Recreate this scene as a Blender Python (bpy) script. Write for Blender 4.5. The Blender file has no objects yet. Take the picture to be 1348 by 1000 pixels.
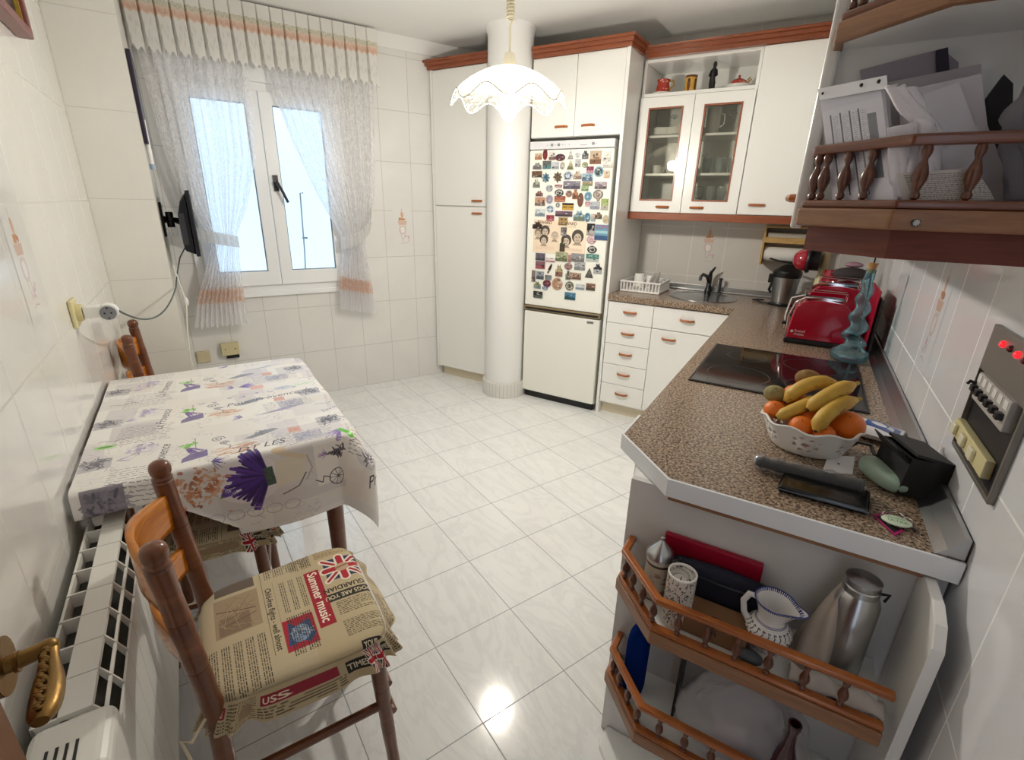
import bpy, math, random
import numpy as np
from mathutils import Vector, Matrix, noise
from mathutils.geometry import tessellate_polygon
random.seed(4)
PI = math.pi
sc = bpy.context.scene
COL = sc.collection
H = 1.45
# ------------------------------------------------------------------ camera model of the photograph
FPX = 640.0
_p, _r, _yA = math.radians(19.75), math.radians(-1.5), math.radians(30.4)
AL = math.radians(63.6)            # the window side of the room is turned by this angle against the kitchen side
def _mat3():
    cr, sr, cp, sp = math.cos(_r), math.sin(_r), math.cos(_p), math.sin(_p)
    M = Matrix(((1, 0, 0), (0, -sp, cp), (0, -cp, -sp))) @ Matrix(((cr, -sr, 0), (sr, cr, 0), (0, 0, 1)))
    c, s = math.cos(_yA), math.sin(_yA)
    return Matrix(((c, -s, 0), (s, c, 0), (0, 0, 1))) @ M
MK = _mat3()
def ray(x, y): return MK @ Vector(((x - 674) / FPX, (y - 500) / FPX, 1.0))
def Pz(x, y, z):
    d = ray(x, y); t = (z - H) / d.z; return Vector((t * d.x, t * d.y, z))
def Px(x, y, X):
    d = ray(x, y); t = X / d.x; return Vector((X, t * d.y, H + t * d.z))
def Py(x, y, Y):
    d = ray(x, y); t = Y / d.y; return Vector((t * d.x, Y, H + t * d.z))
def rot2(p, a):
    c, s = math.cos(a), math.sin(a)
    return Vector((c * p[0] - s * p[1], s * p[0] + c * p[1], p[2] if len(p) > 2 else 0.0))
def Lu(x, y, u):
    d = rot2(ray(x, y), -AL); t = u / d.x; return Vector((u, t * d.y, H + t * d.z))
def Lv(x, y, v):
    d = rot2(ray(x, y), -AL); t = v / d.y; return Vector((t * d.x, v, H + t * d.z))
def Lz(x, y, z): return rot2(Pz(x, y, z), -AL)

class Fr:
    def __init__(s, a=0.0, o=(0, 0, 0)): s.a = a; s.o = Vector(o)
    def w(s, p): return rot2(Vector(p), s.a) + s.o
K = Fr(); L = Fr(AL)

# ------------------------------------------------------------------ mesh builder
class MB:
    def __init__(s): s.v = []; s.f = []; s.m = []; s.uv = {}; s.cm = 0
    def add(s, vs, fs, m=None):
        b = len(s.v); s.v += [Vector(q) for q in vs]
        for f in fs: s.f.append([b + i for i in f]); s.m.append(s.cm if m is None else m)
        return b
    def box(s, x0, x1, y0, y1, z0, z1, m=None):
        if x0 > x1: x0, x1 = x1, x0
        if y0 > y1: y0, y1 = y1, y0
        if z0 > z1: z0, z1 = z1, z0
        vs = [(x, y, z) for z in (z0, z1) for y in (y0, y1) for x in (x0, x1)]
        s.add(vs, [(0, 2, 3, 1), (4, 5, 7, 6), (0, 1, 5, 4), (2, 6, 7, 3), (0, 4, 6, 2), (1, 3, 7, 5)], m); return s
    def prism(s, poly, z0, z1, m=None, holes=()):
        # polygon in xy pushed between two heights
        loops = [list(poly)] + [list(h) for h in holes]
        flat = [p for lp in loops for p in lp]; n = len(flat)
        vs = [(p[0], p[1], z0) for p in flat] + [(p[0], p[1], z1) for p in flat]
        tris = tessellate_polygon([[Vector((p[0], p[1], 0)) for p in lp] for lp in loops])
        fs = []
        if len(loops) == 1 and n <= 4:
            fs = [list(range(n))[::-1], [n + i for i in range(n)]]
        else:
            for t in tris:
                a, b, c = [Vector((flat[i][0], flat[i][1], 0)) for i in t]
                if (b - a).cross(c - a).z < 0: t = (t[0], t[2], t[1])
                fs.append([t[2], t[1], t[0]]); fs.append([n + t[0], n + t[1], n + t[2]])
        k = 0
        for li, lp in enumerate(loops):
            area = sum(lp[i][0] * lp[(i + 1) % len(lp)][1] - lp[(i + 1) % len(lp)][0] * lp[i][1] for i in range(len(lp)))
            fl = (area > 0) ^ (li > 0)
            for i in range(len(lp)):
                a, b = k + i, k + (i + 1) % len(lp)
                fs.append([a, b, n + b, n + a] if fl else [b, a, n + a, n + b])
            k += len(lp)
        s.add(vs, fs, m); return s
    def lathe(s, prof, c=(0, 0, 0), seg=24, m=None, wave=0, wn=0, axis='z', sx=1, sy=1):
        vs = []; n = len(prof)
        for i in range(seg):
            a = 2 * PI * i / seg
            for j, (r, z) in enumerate(prof):
                rr = r
                x, y, zz = rr * math.cos(a) * sx, rr * math.sin(a) * sy, z
                if axis == 'x': x, y, zz = z, rr * math.cos(a) * sx, rr * math.sin(a) * sy
                if axis == 'y': x, y, zz = rr * math.sin(a) * sx, z, rr * math.cos(a) * sy
                vs.append((x + c[0], y + c[1], zz + c[2]))
        fs = []
        for i in range(seg):
            k = (i + 1) % seg
            for j in range(n - 1):
                fs.append((i * n + j, k * n + j, k * n + j + 1, i * n + j + 1))
        if prof[0][0] > 1e-6: fs.append([i * n for i in range(seg)][::-1])
        if prof[-1][0] > 1e-6: fs.append([i * n + n - 1 for i in range(seg)])
        s.add(vs, fs, m); return s
    def tube(s, pts, r=0.005, seg=8, m=None, cap=True, closed=False, flat=1.0):
        pts = [Vector(p) for p in pts]; n = len(pts)
        R = r if isinstance(r, (list, tuple)) else [r] * n
        vs = []; up = None
        for i, p in enumerate(pts):
            if closed: t = pts[(i + 1) % n] - pts[i - 1]
            else: t = pts[min(i + 1, n - 1)] - pts[max(i - 1, 0)]
            if t.length < 1e-9: t = Vector((0, 0, 1))
            t.normalize()
            if up is None: up = Vector((0, 0, 1)) if abs(t.z) < .9 else Vector((1, 0, 0))
            a = t.cross(up)
            if a.length < 1e-6: a = t.orthogonal()
            a.normalize(); b = a.cross(t).normalized(); up = b
            for k in range(seg):
                q = 2 * PI * k / seg
                vs.append(p + a * math.cos(q) * R[i] + b * math.sin(q) * R[i] * flat)
        fs = []
        for i in range(n if closed else n - 1):
            j = (i + 1) % n
            for k in range(seg):
                l = (k + 1) % seg
                fs.append((i * seg + k, i * seg + l, j * seg + l, j * seg + k))
        if cap and not closed:
            fs.append([k for k in range(seg)][::-1]); fs.append([(n - 1) * seg + k for k in range(seg)])
        s.add(vs, fs, m); return s
    def ell(s, c, r, seg=20, rings=12, rot=None, m=None):
        vs = []; fs = []
        for j in range(rings + 1):
            t = PI * j / rings
            for i in range(seg):
                a = 2 * PI * i / seg
                q = Vector((r[0] * math.sin(t) * math.cos(a), r[1] * math.sin(t) * math.sin(a), r[2] * math.cos(t)))
                if rot: q = rot @ q
                vs.append(q + Vector(c))
        for j in range(rings):
            for i in range(seg):
                k = (i + 1) % seg
                fs.append((j * seg + i, (j + 1) * seg + i, (j + 1) * seg + k, j * seg + k))
        s.add(vs, fs, m); return s
    def grid(s, fn, nu, nv, m=None, uvfn=None):
        b = len(s.v)
        for j in range(nv + 1):
            for i in range(nu + 1):
                s.v.append(Vector(fn(i / nu, j / nv)))
                if uvfn: s.uv[len(s.v) - 1] = uvfn(i / nu, j / nv)
        for j in range(nv):
            for i in range(nu):
                a = b + j * (nu + 1) + i
                s.f.append([a, a + 1, a + nu + 2, a + nu + 1]); s.m.append(s.cm if m is None else m)
        return s
    def xf(s, M, start=0):
        for i in range(start, len(s.v)): s.v[i] = M @ s.v[i]
        return s
    def bar(s, path, w, z0, z1, m=None):
        # mitred bar following a plan polyline
        P = [Vector((p[0], p[1])) for p in path]; n = len(P); lft = []; rgt = []
        for i in range(n):
            d0 = (P[i] - P[i - 1]).normalized() if i else (P[1] - P[0]).normalized()
            d1 = (P[i + 1] - P[i]).normalized() if i < n - 1 else d0
            n0, n1 = Vector((-d0.y, d0.x)), Vector((-d1.y, d1.x))
            b = (n0 + n1).normalized(); k = w / 2 / max(.3, b.dot(n0))
            lft.append(P[i] + b * k); rgt.append(P[i] - b * k)
        s.prism([tuple(q) for q in lft] + [tuple(q) for q in rgt[::-1]], z0, z1, m); return s

def rm(ax, ang, c=(0, 0, 0)):
    c = Vector(c); return Matrix.Translation(c) @ Matrix.Rotation(ang, 4, ax) @ Matrix.Translation(-c)

_used = {}
def obj(name, mb, mats, parent=None, F=K, o=(0, 0, 0), bevel=0, seg=2, sub=0, solid=0, soff=-1, ang=35, uvf=None, kind=None, flat=False):
    me = bpy.data.meshes.new(name)
    if parent is not None: off = Vector(parent['_o'])
    else: off = Vector(o)
    me.from_pydata([tuple(v - off) for v in mb.v], [], [tuple(f) for f in mb.f])
    if not isinstance(mats, (list, tuple)): mats = [mats]
    for m in mats: me.materials.append(m)
    if any(mb.m): me.polygons.foreach_set('material_index', mb.m)
    if uvf or mb.uv:
        ul = me.uv_layers.new(name='UVMap')
        for lp in me.loops:
            i = lp.vertex_index
            ul.data[lp.index].uv = uvf(mb.v[i]) if uvf else mb.uv.get(i, (0, 0))
    me.validate(); me.update()
    if not flat:
        me.shade_smooth()
        try: me.set_sharp_from_angle(angle=math.radians(ang))
        except Exception: pass
    ob = bpy.data.objects.new(name, me); COL.objects.link(ob)
    if parent is not None:
        ob.parent = parent; ob['_o'] = tuple(off)
    else:
        ob.location = F.w(off); ob.rotation_euler = (0, 0, F.a); ob['_o'] = tuple(off)
    if solid:
        md = ob.modifiers.new('solid', 'SOLIDIFY'); md.thickness = solid; md.offset = soff
    if bevel:
        md = ob.modifiers.new('bevel', 'BEVEL'); md.width = bevel; md.segments = seg; md.limit_method = 'ANGLE'; md.angle_limit = math.radians(40)
    if sub:
        md = ob.modifiers.new('sub', 'SUBSURF'); md.levels = sub; md.render_levels = sub
    if kind: ob['kind'] = kind
    return ob
def thing(name, label, cat, F=K, o=(0, 0, 0), group=None, rz=None):
    e = bpy.data.objects.new(name, None); COL.objects.link(e); e.empty_display_size = .05
    e.location = F.w(o); e.rotation_euler = (0, 0, F.a); e['_o'] = tuple(o)
    e['label'] = label; e['category'] = cat
    if group: e['group'] = group
    return e
def tag(o, label, cat, group=None):
    o['label'] = label; o['category'] = cat
    if group: o['group'] = group
    return o
def kids(o): return [c for c in list(COL.objects) if c.parent == o]
def dup(root, loc, rz=None, label=None, group=None):
    def cp(o, par):
        c = o.copy(); COL.objects.link(c)
        if par is not None: c.parent = par
        for ch in kids(o): cp(ch, c)
        return c
    r = cp(root, None); r.location = loc
    if rz is not None: r.rotation_euler = (0, 0, rz)
    if label: r['label'] = label
    if group: r['group'] = group
    return r
def struct(name, mb, m, F=K, o=(0, 0, 0), **k): return obj(name, mb, m, F=F, o=o, kind='structure', **k)

# ------------------------------------------------------------------ materials
def lin(c):
    return tuple((x / 12.92 if x <= .04045 else ((x + .055) / 1.055) ** 2.4) for x in c[:3])
def hx(h): return tuple(int(h[i:i + 2], 16) / 255 for i in (0, 2, 4))
_mc = {}
def mat(name, col='ffffff', rough=.5, metal=0.0, trans=0.0, alpha=1.0, emis=None, es=0, ior=1.5, coat=0.0, sheen=0.0, bump=0.0, bscale=40.0, sss=0.0, var=0.0, vscale=6.0):
    if name in _mc: return _mc[name]
    m = bpy.data.materials.new(name); m.use_nodes = True; nt = m.node_tree; b = nt.nodes['Principled BSDF']
    c = lin(hx(col)); b.inputs['Base Color'].default_value = (*c, 1); b.inputs['Roughness'].default_value = rough
    b.inputs['Metallic'].default_value = metal; b.inputs['Transmission Weight'].default_value = trans
    b.inputs['Alpha'].default_value = alpha; b.inputs['IOR'].default_value = ior; b.inputs['Coat Weight'].default_value = coat
    b.inputs['Coat Roughness'].default_value = .08
    b.inputs['Sheen Weight'].default_value = sheen
    if emis: b.inputs['Emission Color'].default_value = (*lin(hx(emis)), 1); b.inputs['Emission Strength'].default_value = es
    if bump or var:
        tc = nt.nodes.new('ShaderNodeTexCoord'); nz = nt.nodes.new('ShaderNodeTexNoise'); nz.inputs['Scale'].default_value = bscale; nz.inputs['Detail'].default_value = 4
        nt.links.new(tc.outputs['Object'], nz.inputs['Vector'])
        if bump:
            bp = nt.nodes.new('ShaderNodeBump'); bp.inputs['Strength'].default_value = bump; bp.inputs['Distance'].default_value = .002
            nt.links.new(nz.outputs['Fac'], bp.inputs['Height']); nt.links.new(bp.outputs['Normal'], b.inputs['Normal'])
        if var:
            n2 = nt.nodes.new('ShaderNodeTexNoise'); n2.inputs['Scale'].default_value = vscale; n2.inputs['Detail'].default_value = 5
            nt.links.new(tc.outputs['Object'], n2.inputs['Vector'])
            rp = nt.nodes.new('ShaderNodeValToRGB'); rp.color_ramp.elements[0].position = .3; rp.color_ramp.elements[1].position = .7
            rp.color_ramp.elements[0].color = (*[x * (1 - var) for x in c], 1); rp.color_ramp.elements[1].color = (*[min(1, x * (1 + var)) for x in c], 1)
            nt.links.new(n2.outputs['Fac'], rp.inputs['Fac']); nt.links.new(rp.outputs['Color'], b.inputs['Base Color'])
    _mc[name] = m; return m
class NT:
    def __init__(s, name):
        s.m = bpy.data.materials.new(name); s.m.use_nodes = True; s.nt = s.m.node_tree; s.b = s.nt.nodes['Principled BSDF']; s.out = s.nt.nodes['Material Output']
    def n(s, t, **k):
        x = s.nt.nodes.new('ShaderNode' + t)
        for a, v in k.items():
            if a in x.inputs.keys() if isinstance(a, str) else False: x.inputs[a].default_value = v
            else: setattr(x, a, v)
        return x
    def l(s, a, b): s.nt.links.new(a, b)
    def math(s, op, a, b=None, c=None):
        x = s.nt.nodes.new('ShaderNodeMath'); x.operation = op
        for i, q in enumerate((a, b, c)):
            if q is None: continue
            if isinstance(q, (int, float)): x.inputs[i].default_value = q
            else: s.l(q, x.inputs[i])
        return x.outputs[0]
    def mix(s, f, a, b):
        x = s.nt.nodes.new('ShaderNodeMix'); x.data_type = 'RGBA'
        for i, q in ((0, f), (6, a), (7, b)):
            if isinstance(q, (int, float)): x.inputs[i].default_value = q
            elif isinstance(q, tuple): x.inputs[i].default_value = (*q, 1)
            else: s.l(q, x.inputs[i])
        return x.outputs[2]
    def ramp(s, f, els):
        x = s.nt.nodes.new('ShaderNodeValToRGB'); cr = x.color_ramp
        while len(cr.elements) < len(els): cr.elements.new(.5)
        for e, (p, c) in zip(cr.elements, els): e.position = p; e.color = (*c, 1)
        s.l(f, x.inputs['Fac']); return x.outputs['Color']
    def noise(s, vec, scale, detail=4, rough=.5, dist=0):
        x = s.nt.nodes.new('ShaderNodeTexNoise'); x.inputs['Scale'].default_value = scale; x.inputs['Detail'].default_value = detail
        x.inputs['Roughness'].default_value = rough; x.inputs['Distortion'].default_value = dist
        if vec is not None: s.l(vec, x.inputs['Vector'])
        return x.outputs['Fac']
    def bump(s, h, st=.3, d=.002):
        x = s.nt.nodes.new('ShaderNodeBump'); x.inputs['Strength'].default_value = st; x.inputs['Distance'].default_value = d
        s.l(h, x.inputs['Height']); s.l(x.outputs['Normal'], s.b.inputs['Normal'])

def wood(name, c1, c2, rough=.35, scale=(3, 3, 30), coat=.3):
    t = NT(name); tc = t.n('TexCoord'); mp = t.n('Mapping'); mp.inputs['Scale'].default_value = scale
    t.l(tc.outputs['Object'], mp.inputs['Vector'])
    f = t.noise(mp.outputs['Vector'], 2.2, 6, .6, 1.2)
    t.l(t.ramp(f, [(.28, lin(hx(c1))), (.72, lin(hx(c2)))]), t.b.inputs['Base Color'])
    t.b.inputs['Roughness'].default_value = rough; t.b.inputs['Coat Weight'].default_value = coat; t.b.inputs['Coat Roughness'].default_value = .12
    t.bump(f, .08, .001); return t.m

def tiles(name, ax, w, h, ow, oh, base, grout, gw=.0022, rough=.13, marb=.03, axz='Z', gb=.35, vein=None, spec=.5):
    # square-bonded tiles measured in metres along two object axes
    t = NT(name); tc = t.n('TexCoord'); sp = t.n('SeparateXYZ'); t.l(tc.outputs['Object'], sp.inputs['Vector'])
    def line(o, size, off):
        a = t.math('SUBTRACT', o, off); a = t.math('DIVIDE', a, size); a = t.math('FRACT', a)
        a = t.math('SUBTRACT', a, .5); a = t.math('ABSOLUTE', a); a = t.math('SUBTRACT', .5, a)
        return t.math('MULTIPLY', a, size)            # metres to the nearest joint
    d = t.math('MINIMUM', line(sp.outputs[ax], w, ow), line(sp.outputs[axz], h, oh))
    g = t.n('MapRange'); g.inputs['From Min'].default_value = gw * .45; g.inputs['From Max'].default_value = gw
    t.l(d, g.inputs['Value']); gf = g.outputs['Result']
    cb = lin(hx(base))
    n1 = t.noise(tc.outputs['Object'], 2.2, 8, .6, 1.6)
    bc = t.ramp(n1, [(.3, tuple(x * (1 - marb) for x in cb)), (.65, tuple(min(1, x * (1 + marb * .5)) for x in cb))])
    if vein:
        mp = t.n('Mapping'); mp.inputs['Scale'].default_value = (3.4, 1.1, 1); mp.inputs['Rotation'].default_value = (0, 0, .9); t.l(tc.outputs['Object'], mp.inputs['Vector'])
        n2 = t.noise(mp.outputs['Vector'], 1.7, 7, .62, 2.2)
        a = t.math('ABSOLUTE', t.math('SUBTRACT', n2, .5)); 
        vf = t.n('MapRange'); vf.inputs['From Min'].default_value = 0; vf.inputs['From Max'].default_value = .06; vf.inputs['To Min'].default_value = .16; vf.inputs['To Max'].default_value = 0
        t.l(a, vf.inputs['Value']); bc = t.mix(vf.outputs['Result'], bc, lin(hx(vein)))
    c = t.mix(gf, lin(hx(grout)), bc); t.l(c, t.b.inputs['Base Color'])
    rr = t.n('MapRange'); rr.inputs['To Min'].default_value = .7; rr.inputs['To Max'].default_value = rough; t.l(gf, rr.inputs['Value']); t.l(rr.outputs['Result'], t.b.inputs['Roughness'])
    wv = t.noise(tc.outputs['Object'], 5, 2, .5)
    hh = t.math('ADD', t.math('MULTIPLY', gf, gb), t.math('MULTIPLY', wv, .25))
    t.bump(hh, .35, .0015); t.b.inputs['Specular IOR Level'].default_value = spec
    return t.m

M = {}
M['floor'] = tiles('floor tile', 'X', .3145, .3145, .537, .863, 'f1f2f2', '9c9fa3', gw=.0022, rough=.12, marb=.03, axz='Y', vein='b4b8be', gb=.2)
M['wallL'] = tiles('left wall tile', 'Y', .253, .374, 1.862, 1.049, 'e6e5e0', 'cfcdc6', rough=.1, gw=.003)
M['wallP'] = tiles('pier tile', 'X', .26, .385, -.1, 1.047, 'e4e2dc', 'c9c6bf', rough=.16)
M['wallW'] = tiles('window wall tile', 'X', .232, .347, .614, 0.0, 'e4e3e0', 'b9b8b4', rough=.14)
M['wallR'] = tiles('right wall tile', 'Y', .2485, .345, 1.344, 1.03, 'e9eaee', 'fafafa', rough=.09, gw=.003)
M['wallK'] = tiles('kitchen wall tile', 'X', .232, .347, -.76, .99, 'dad7d2', 'f0eeea', rough=.16)
M['ceil'] = mat('ceiling paint', 'eeeeec', .9)
M['white'] = mat('white laminate', 'efefec', .28, coat=.1)
M['cream'] = mat('cream plinth', 'd8cdb4', .5)
M['colw'] = mat('column paint', 'efefee', .45)
M['wood'] = wood('cherry wood trim', '7a3c20', '9a5430', .35)
M['woodd'] = wood('turned brown wood', '4e2818', '70402a', .3)
M['woodu'] = wood('dark rail wood', '5c2e1a', '7e462c', .3)
M['woodo'] = wood('honey wood slat', 'a85c12', 'd0821f', .25)
M['woodl'] = wood('light ply edge', '7e563a', 'a0724e', .45, coat=.1)
M['woodr'] = wood('honey rail wood', '8f4a17', 'b5682a', .3)
M['woodx'] = wood('dark reddish pelmet', '5c2616', '7a3826', .55, coat=0)
M['chair'] = wood('chair wood', '5a2d18', '7e4a2a', .28, (2, 2, 8))
M['steel'] = mat('brushed steel', 'b9bbbd', .28, 1.0)
M['steeld'] = mat('dark steel', '5a5c60', .3, 1.0)
M['chrome'] = mat('chrome', 'dddddd', .08, 1.0)
M['black'] = mat('black plastic', '101012', .35)
M['blackg'] = mat('black gloss', '08080a', .08, coat=.5)
M['grey'] = mat('grey plastic', '8a8c90', .4)
M['red'] = mat('cherry red gloss', '9c0826', .12, coat=.6)
M['redd'] = mat('dark red plastic', 'a01030', .35)
M['fridge'] = mat('fridge enamel', 'f0f0e8', .25, coat=.2)
M['pvc'] = mat('white pvc', 'f0f2f4', .3)
M['creamp'] = mat('cream plastic', 'd9cf9f', .4)
M['whitep'] = mat('white plastic', 'ececea', .35)
M['ceramic'] = mat('white ceramic', 'efeeea', .12, coat=.4)
def glass(name, col='ffffff', rough=.0, ior=1.45):
    t = NT(name); g = t.n('BsdfGlass'); g.inputs['Color'].default_value = (*lin(hx(col)), 1); g.inputs['Roughness'].default_value = rough; g.inputs['IOR'].default_value = ior
    t.l(g.outputs[0], t.out.inputs['Surface']); return t.m
def pane(name, col='ffffff', refl=.12, rough=0.0):
    t = NT(name); tr = t.n('BsdfTransparent'); tr.inputs['Color'].default_value = (*lin(hx(col)), 1)
    gl = t.n('BsdfGlossy'); gl.inputs['Roughness'].default_value = rough; gl.inputs['Color'].default_value = (1, 1, 1, 1)
    lw = t.n('LayerWeight'); lw.inputs['Blend'].default_value = refl
    mx = t.n('MixShader'); t.l(lw.outputs['Fresnel'], mx.inputs[0]); t.l(tr.outputs[0], mx.inputs[1]); t.l(gl.outputs[0], mx.inputs[2])
    t.l(mx.outputs[0], t.out.inputs['Surface']); return t.m
M['pane'] = pane('window pane', 'f4fbff', .06)
M['cabglass'] = pane('cabinet glass', 'f3f3ef', .26)
def film(name, white=.12, tint='f4f5f8', refl=.08):
    t = NT(name); tr = t.n('BsdfTransparent'); tr.inputs['Color'].default_value = (*lin(hx(tint)), 1); d = t.n('BsdfDiffuse'); d.inputs['Color'].default_value = (.85, .86, .88, 1)
    gl = t.n('BsdfGlossy'); gl.inputs['Roughness'].default_value = .12; a = t.n('MixShader'); a.inputs[0].default_value = white; t.l(tr.outputs[0], a.inputs[1]); t.l(d.outputs[0], a.inputs[2])
    lw = t.n('LayerWeight'); lw.inputs['Blend'].default_value = refl; b = t.n('MixShader'); t.l(lw.outputs['Facing'], b.inputs[0]); t.l(a.outputs[0], b.inputs[1]); t.l(gl.outputs[0], b.inputs[2]); t.l(b.outputs[0], t.out.inputs['Surface']); return t.m
M['plastic'] = film('clear plastic', .14)

# granite worktop
t = NT('granite worktop'); tc = t.n('TexCoord')
n1 = t.noise(tc.outputs['Object'], 150, 3, .6); n2 = t.noise(tc.outputs['Object'], 210, 2, .5); n3 = t.noise(tc.outputs['Object'], 12, 3, .5)
c = t.ramp(n1, [(.36, lin(hx('4a3c32'))), (.45, lin(hx('84705f'))), (.57, lin(hx('a8937f'))), (.7, lin(hx('c8b8a4')))])
mk = t.n('MapRange'); mk.inputs['From Min'].default_value = .60; mk.inputs['From Max'].default_value = .64; t.l(n2, mk.inputs['Value'])
c = t.mix(mk.outputs['Result'], c, lin(hx('2e241e'))); t.l(c, t.b.inputs['Base Color']); t.b.inputs['Roughness'].default_value = .22; M['granite'] = t.m
# ------------------------------------------------------------------ printed surfaces: patterns computed here and used as cloth / paper prints
_tc = {}
def glyphs(s):
    if s in _tc: return _tc[s]
    cu = bpy.data.curves.new('t', 'FONT'); cu.body = s; cu.size = 1; cu.resolution_u = 3
    ob = bpy.data.objects.new('t', cu); me = bpy.data.meshes.new_from_object(ob)
    me.calc_loop_triangles()
    P = np.array([tuple(v.co[:2]) for v in me.vertices]) if len(me.vertices) else np.zeros((0, 2))
    T = np.array([tuple(t.vertices) for t in me.loop_triangles], int) if len(me.loop_triangles) else np.zeros((0, 3), int)
    bpy.data.objects.remove(ob); bpy.data.curves.remove(cu); bpy.data.meshes.remove(me)
    _tc[s] = (P, T); return _tc[s]
class Cv:
    def __init__(s, w, h, col='ffffff'):
        s.w, s.h = w, h; s.a = np.ones((h, w, 4), np.float32); s.a[:, :, :3] = hx(col)
    def _bb(s, x0, x1, y0, y1):
        x0, y0 = max(0, int(x0) - 1), max(0, int(y0) - 1); x1, y1 = min(s.w, int(x1) + 2), min(s.h, int(y1) + 2)
        if x1 <= x0 or y1 <= y0: return None
        Y, X = np.mgrid[y0:y1, x0:x1]; return slice(y0, y1), slice(x0, x1), X + .5, Y + .5
    def _put(s, b, mask, col, al):
        c = np.array(hx(col), np.float32) if isinstance(col, str) else np.array(col, np.float32)
        r = s.a[b[0], b[1], :3]; k = (mask * al)[..., None]; s.a[b[0], b[1], :3] = r * (1 - k) + c * k
    def poly(s, pts, col, al=1.0):
        P = np.array(pts, float); b = s._bb(P[:, 0].min(), P[:, 0].max(), P[:, 1].min(), P[:, 1].max())
        if b is None: return
        X, Y = b[2], b[3]; ins = np.zeros(X.shape, bool); n = len(P)
        for i in range(n):
            x1, y1 = P[i]; x2, y2 = P[(i + 1) % n]
            if y1 == y2: continue
            c = ((y1 > Y) != (y2 > Y)) & (X < (x2 - x1) * (Y - y1) / (y2 - y1) + x1); ins ^= c
        s._put(b, ins.astype(np.float32), col, al)
    def rect(s, x, y, w, h, col, al=1.0, rot=0):
        c, q = math.cos(rot), math.sin(rot)
        s.poly([(x + c * u - q * v, y + q * u + c * v) for u, v in ((-w / 2, -h / 2), (w / 2, -h / 2), (w / 2, h / 2), (-w / 2, h / 2))], col, al)
    def ell(s, x, y, rx, ry, col, al=1.0, rot=0):
        R = max(rx, ry); b = s._bb(x - R, x + R, y - R, y + R)
        if b is None: return
        c, q = math.cos(rot), math.sin(rot); dx, dy = b[2] - x, b[3] - y
        u, v = (dx * c + dy * q) / rx, (-dx * q + dy * c) / ry
        s._put(b, np.clip((1.0 - np.sqrt(u * u + v * v)) * min(rx, ry) + .5, 0, 1), col, al)
    def line(s, x0, y0, x1, y1, w, col, al=1.0):
        b = s._bb(min(x0, x1) - w, max(x0, x1) + w, min(y0, y1) - w, max(y0, y1) + w)
        if b is None: return
        dx, dy = x1 - x0, y1 - y0; q = dx * dx + dy * dy + 1e-9
        t = np.clip(((b[2] - x0) * dx + (b[3] - y0) * dy) / q, 0, 1)
        d = np.hypot(b[2] - x0 - t * dx, b[3] - y0 - t * dy); s._put(b, np.clip(w / 2 - d + .5, 0, 1), col, al)
    def path(s, pts, w, col, al=1.0):
        for a, b in zip(pts[:-1], pts[1:]): s.line(*a, *b, w, col, al)
    def text(s, st, x, y, size, col, rot=0, sx=1.0, al=1.0, bold=0, center=False, shear=0):
        P, T = glyphs(st)
        if not len(P): return
        Q = P.copy() * size
        if center: Q[:, 0] -= (Q[:, 0].min() + Q[:, 0].max()) / 2; Q[:, 1] -= (Q[:, 1].min() + Q[:, 1].max()) / 2
        Q[:, 0] = Q[:, 0] * sx + Q[:, 1] * shear
        c, q = math.cos(rot), math.sin(rot); R = np.stack([x + c * Q[:, 0] - q * Q[:, 1], y + q * Q[:, 0] + c * Q[:, 1]], 1)
        for off in ([(0, 0)] if not bold else [(-bold, 0), (bold, 0), (0, bold), (0, -bold)]):
            for t in T: s.poly(R[t] + np.array(off), col, al)
    def block(s, x, y, w, h, lh, col, rot=0, al=.8, rnd=None):
        # a column of small print
        rnd = rnd or random.Random(3); c, q = math.cos(rot), math.sin(rot); n = int(h / lh)
        for k in range(n):
            v = h - (k + .5) * lh; u = 0; end = w * (1 if k % 6 < 5 else .6)
            while u < end:
                l = rnd.uniform(.8, 3.2) * lh * .8; l = min(l, end - u)
                s.rect(x + c * (u + l / 2) - q * v, y + q * (u + l / 2) + c * v, l, lh * .5, col, al * rnd.uniform(.6, 1), rot); u += l + lh * .45
    def jack(s, x, y, w, h, rot=0):
        # union flag
        c, q = math.cos(rot), math.sin(rot)
        f = lambda u, v: (x + c * u * w / 2 - q * v * h / 2, y + q * u * w / 2 + c * v * h / 2)
        s.poly([f(-1, -1), f(1, -1), f(1, 1), f(-1, 1)], '1c2a58')
        for (a, b) in (((-1, -1), (1, 1)), ((-1, 1), (1, -1))):
            s.line(*f(*a), *f(*b), h * .2, 'e8dfce'); s.line(*f(*a), *f(*b), h * .08, 'a81c30')
        s.line(*f(-1, 0), *f(1, 0), h * .3, 'e8dfce'); s.line(*f(0, -1), *f(0, 1), h * .3, 'e8dfce')
        s.line(*f(-1, 0), *f(1, 0), h * .18, 'b01830'); s.line(*f(0, -1), *f(0, 1), h * .18, 'b01830')
    def lavender(s, x, y, size, rot=0, c1='4a2a78', c2='7a55a8', n=26, spread=1.2, al=1.0, stem='5a7a4a'):
        rnd = random.Random(int(x * 7 + y)); 
        for k in range(n):
            a = rot + PI / 2 + rnd.uniform(-spread, spread); l = size * rnd.uniform(.5, 1)
            s.line(x, y, x + math.cos(a) * l * .5, y + math.sin(a) * l * .5, size * .02, stem, al)
            for j in range(6):
                r = l * (.35 + .65 * j / 5); s.ell(x + math.cos(a) * r, y + math.sin(a) * r, size * .055 * (1 - j * .1), size * .035, rnd.choice([c1, c2]), al, a)
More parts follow.
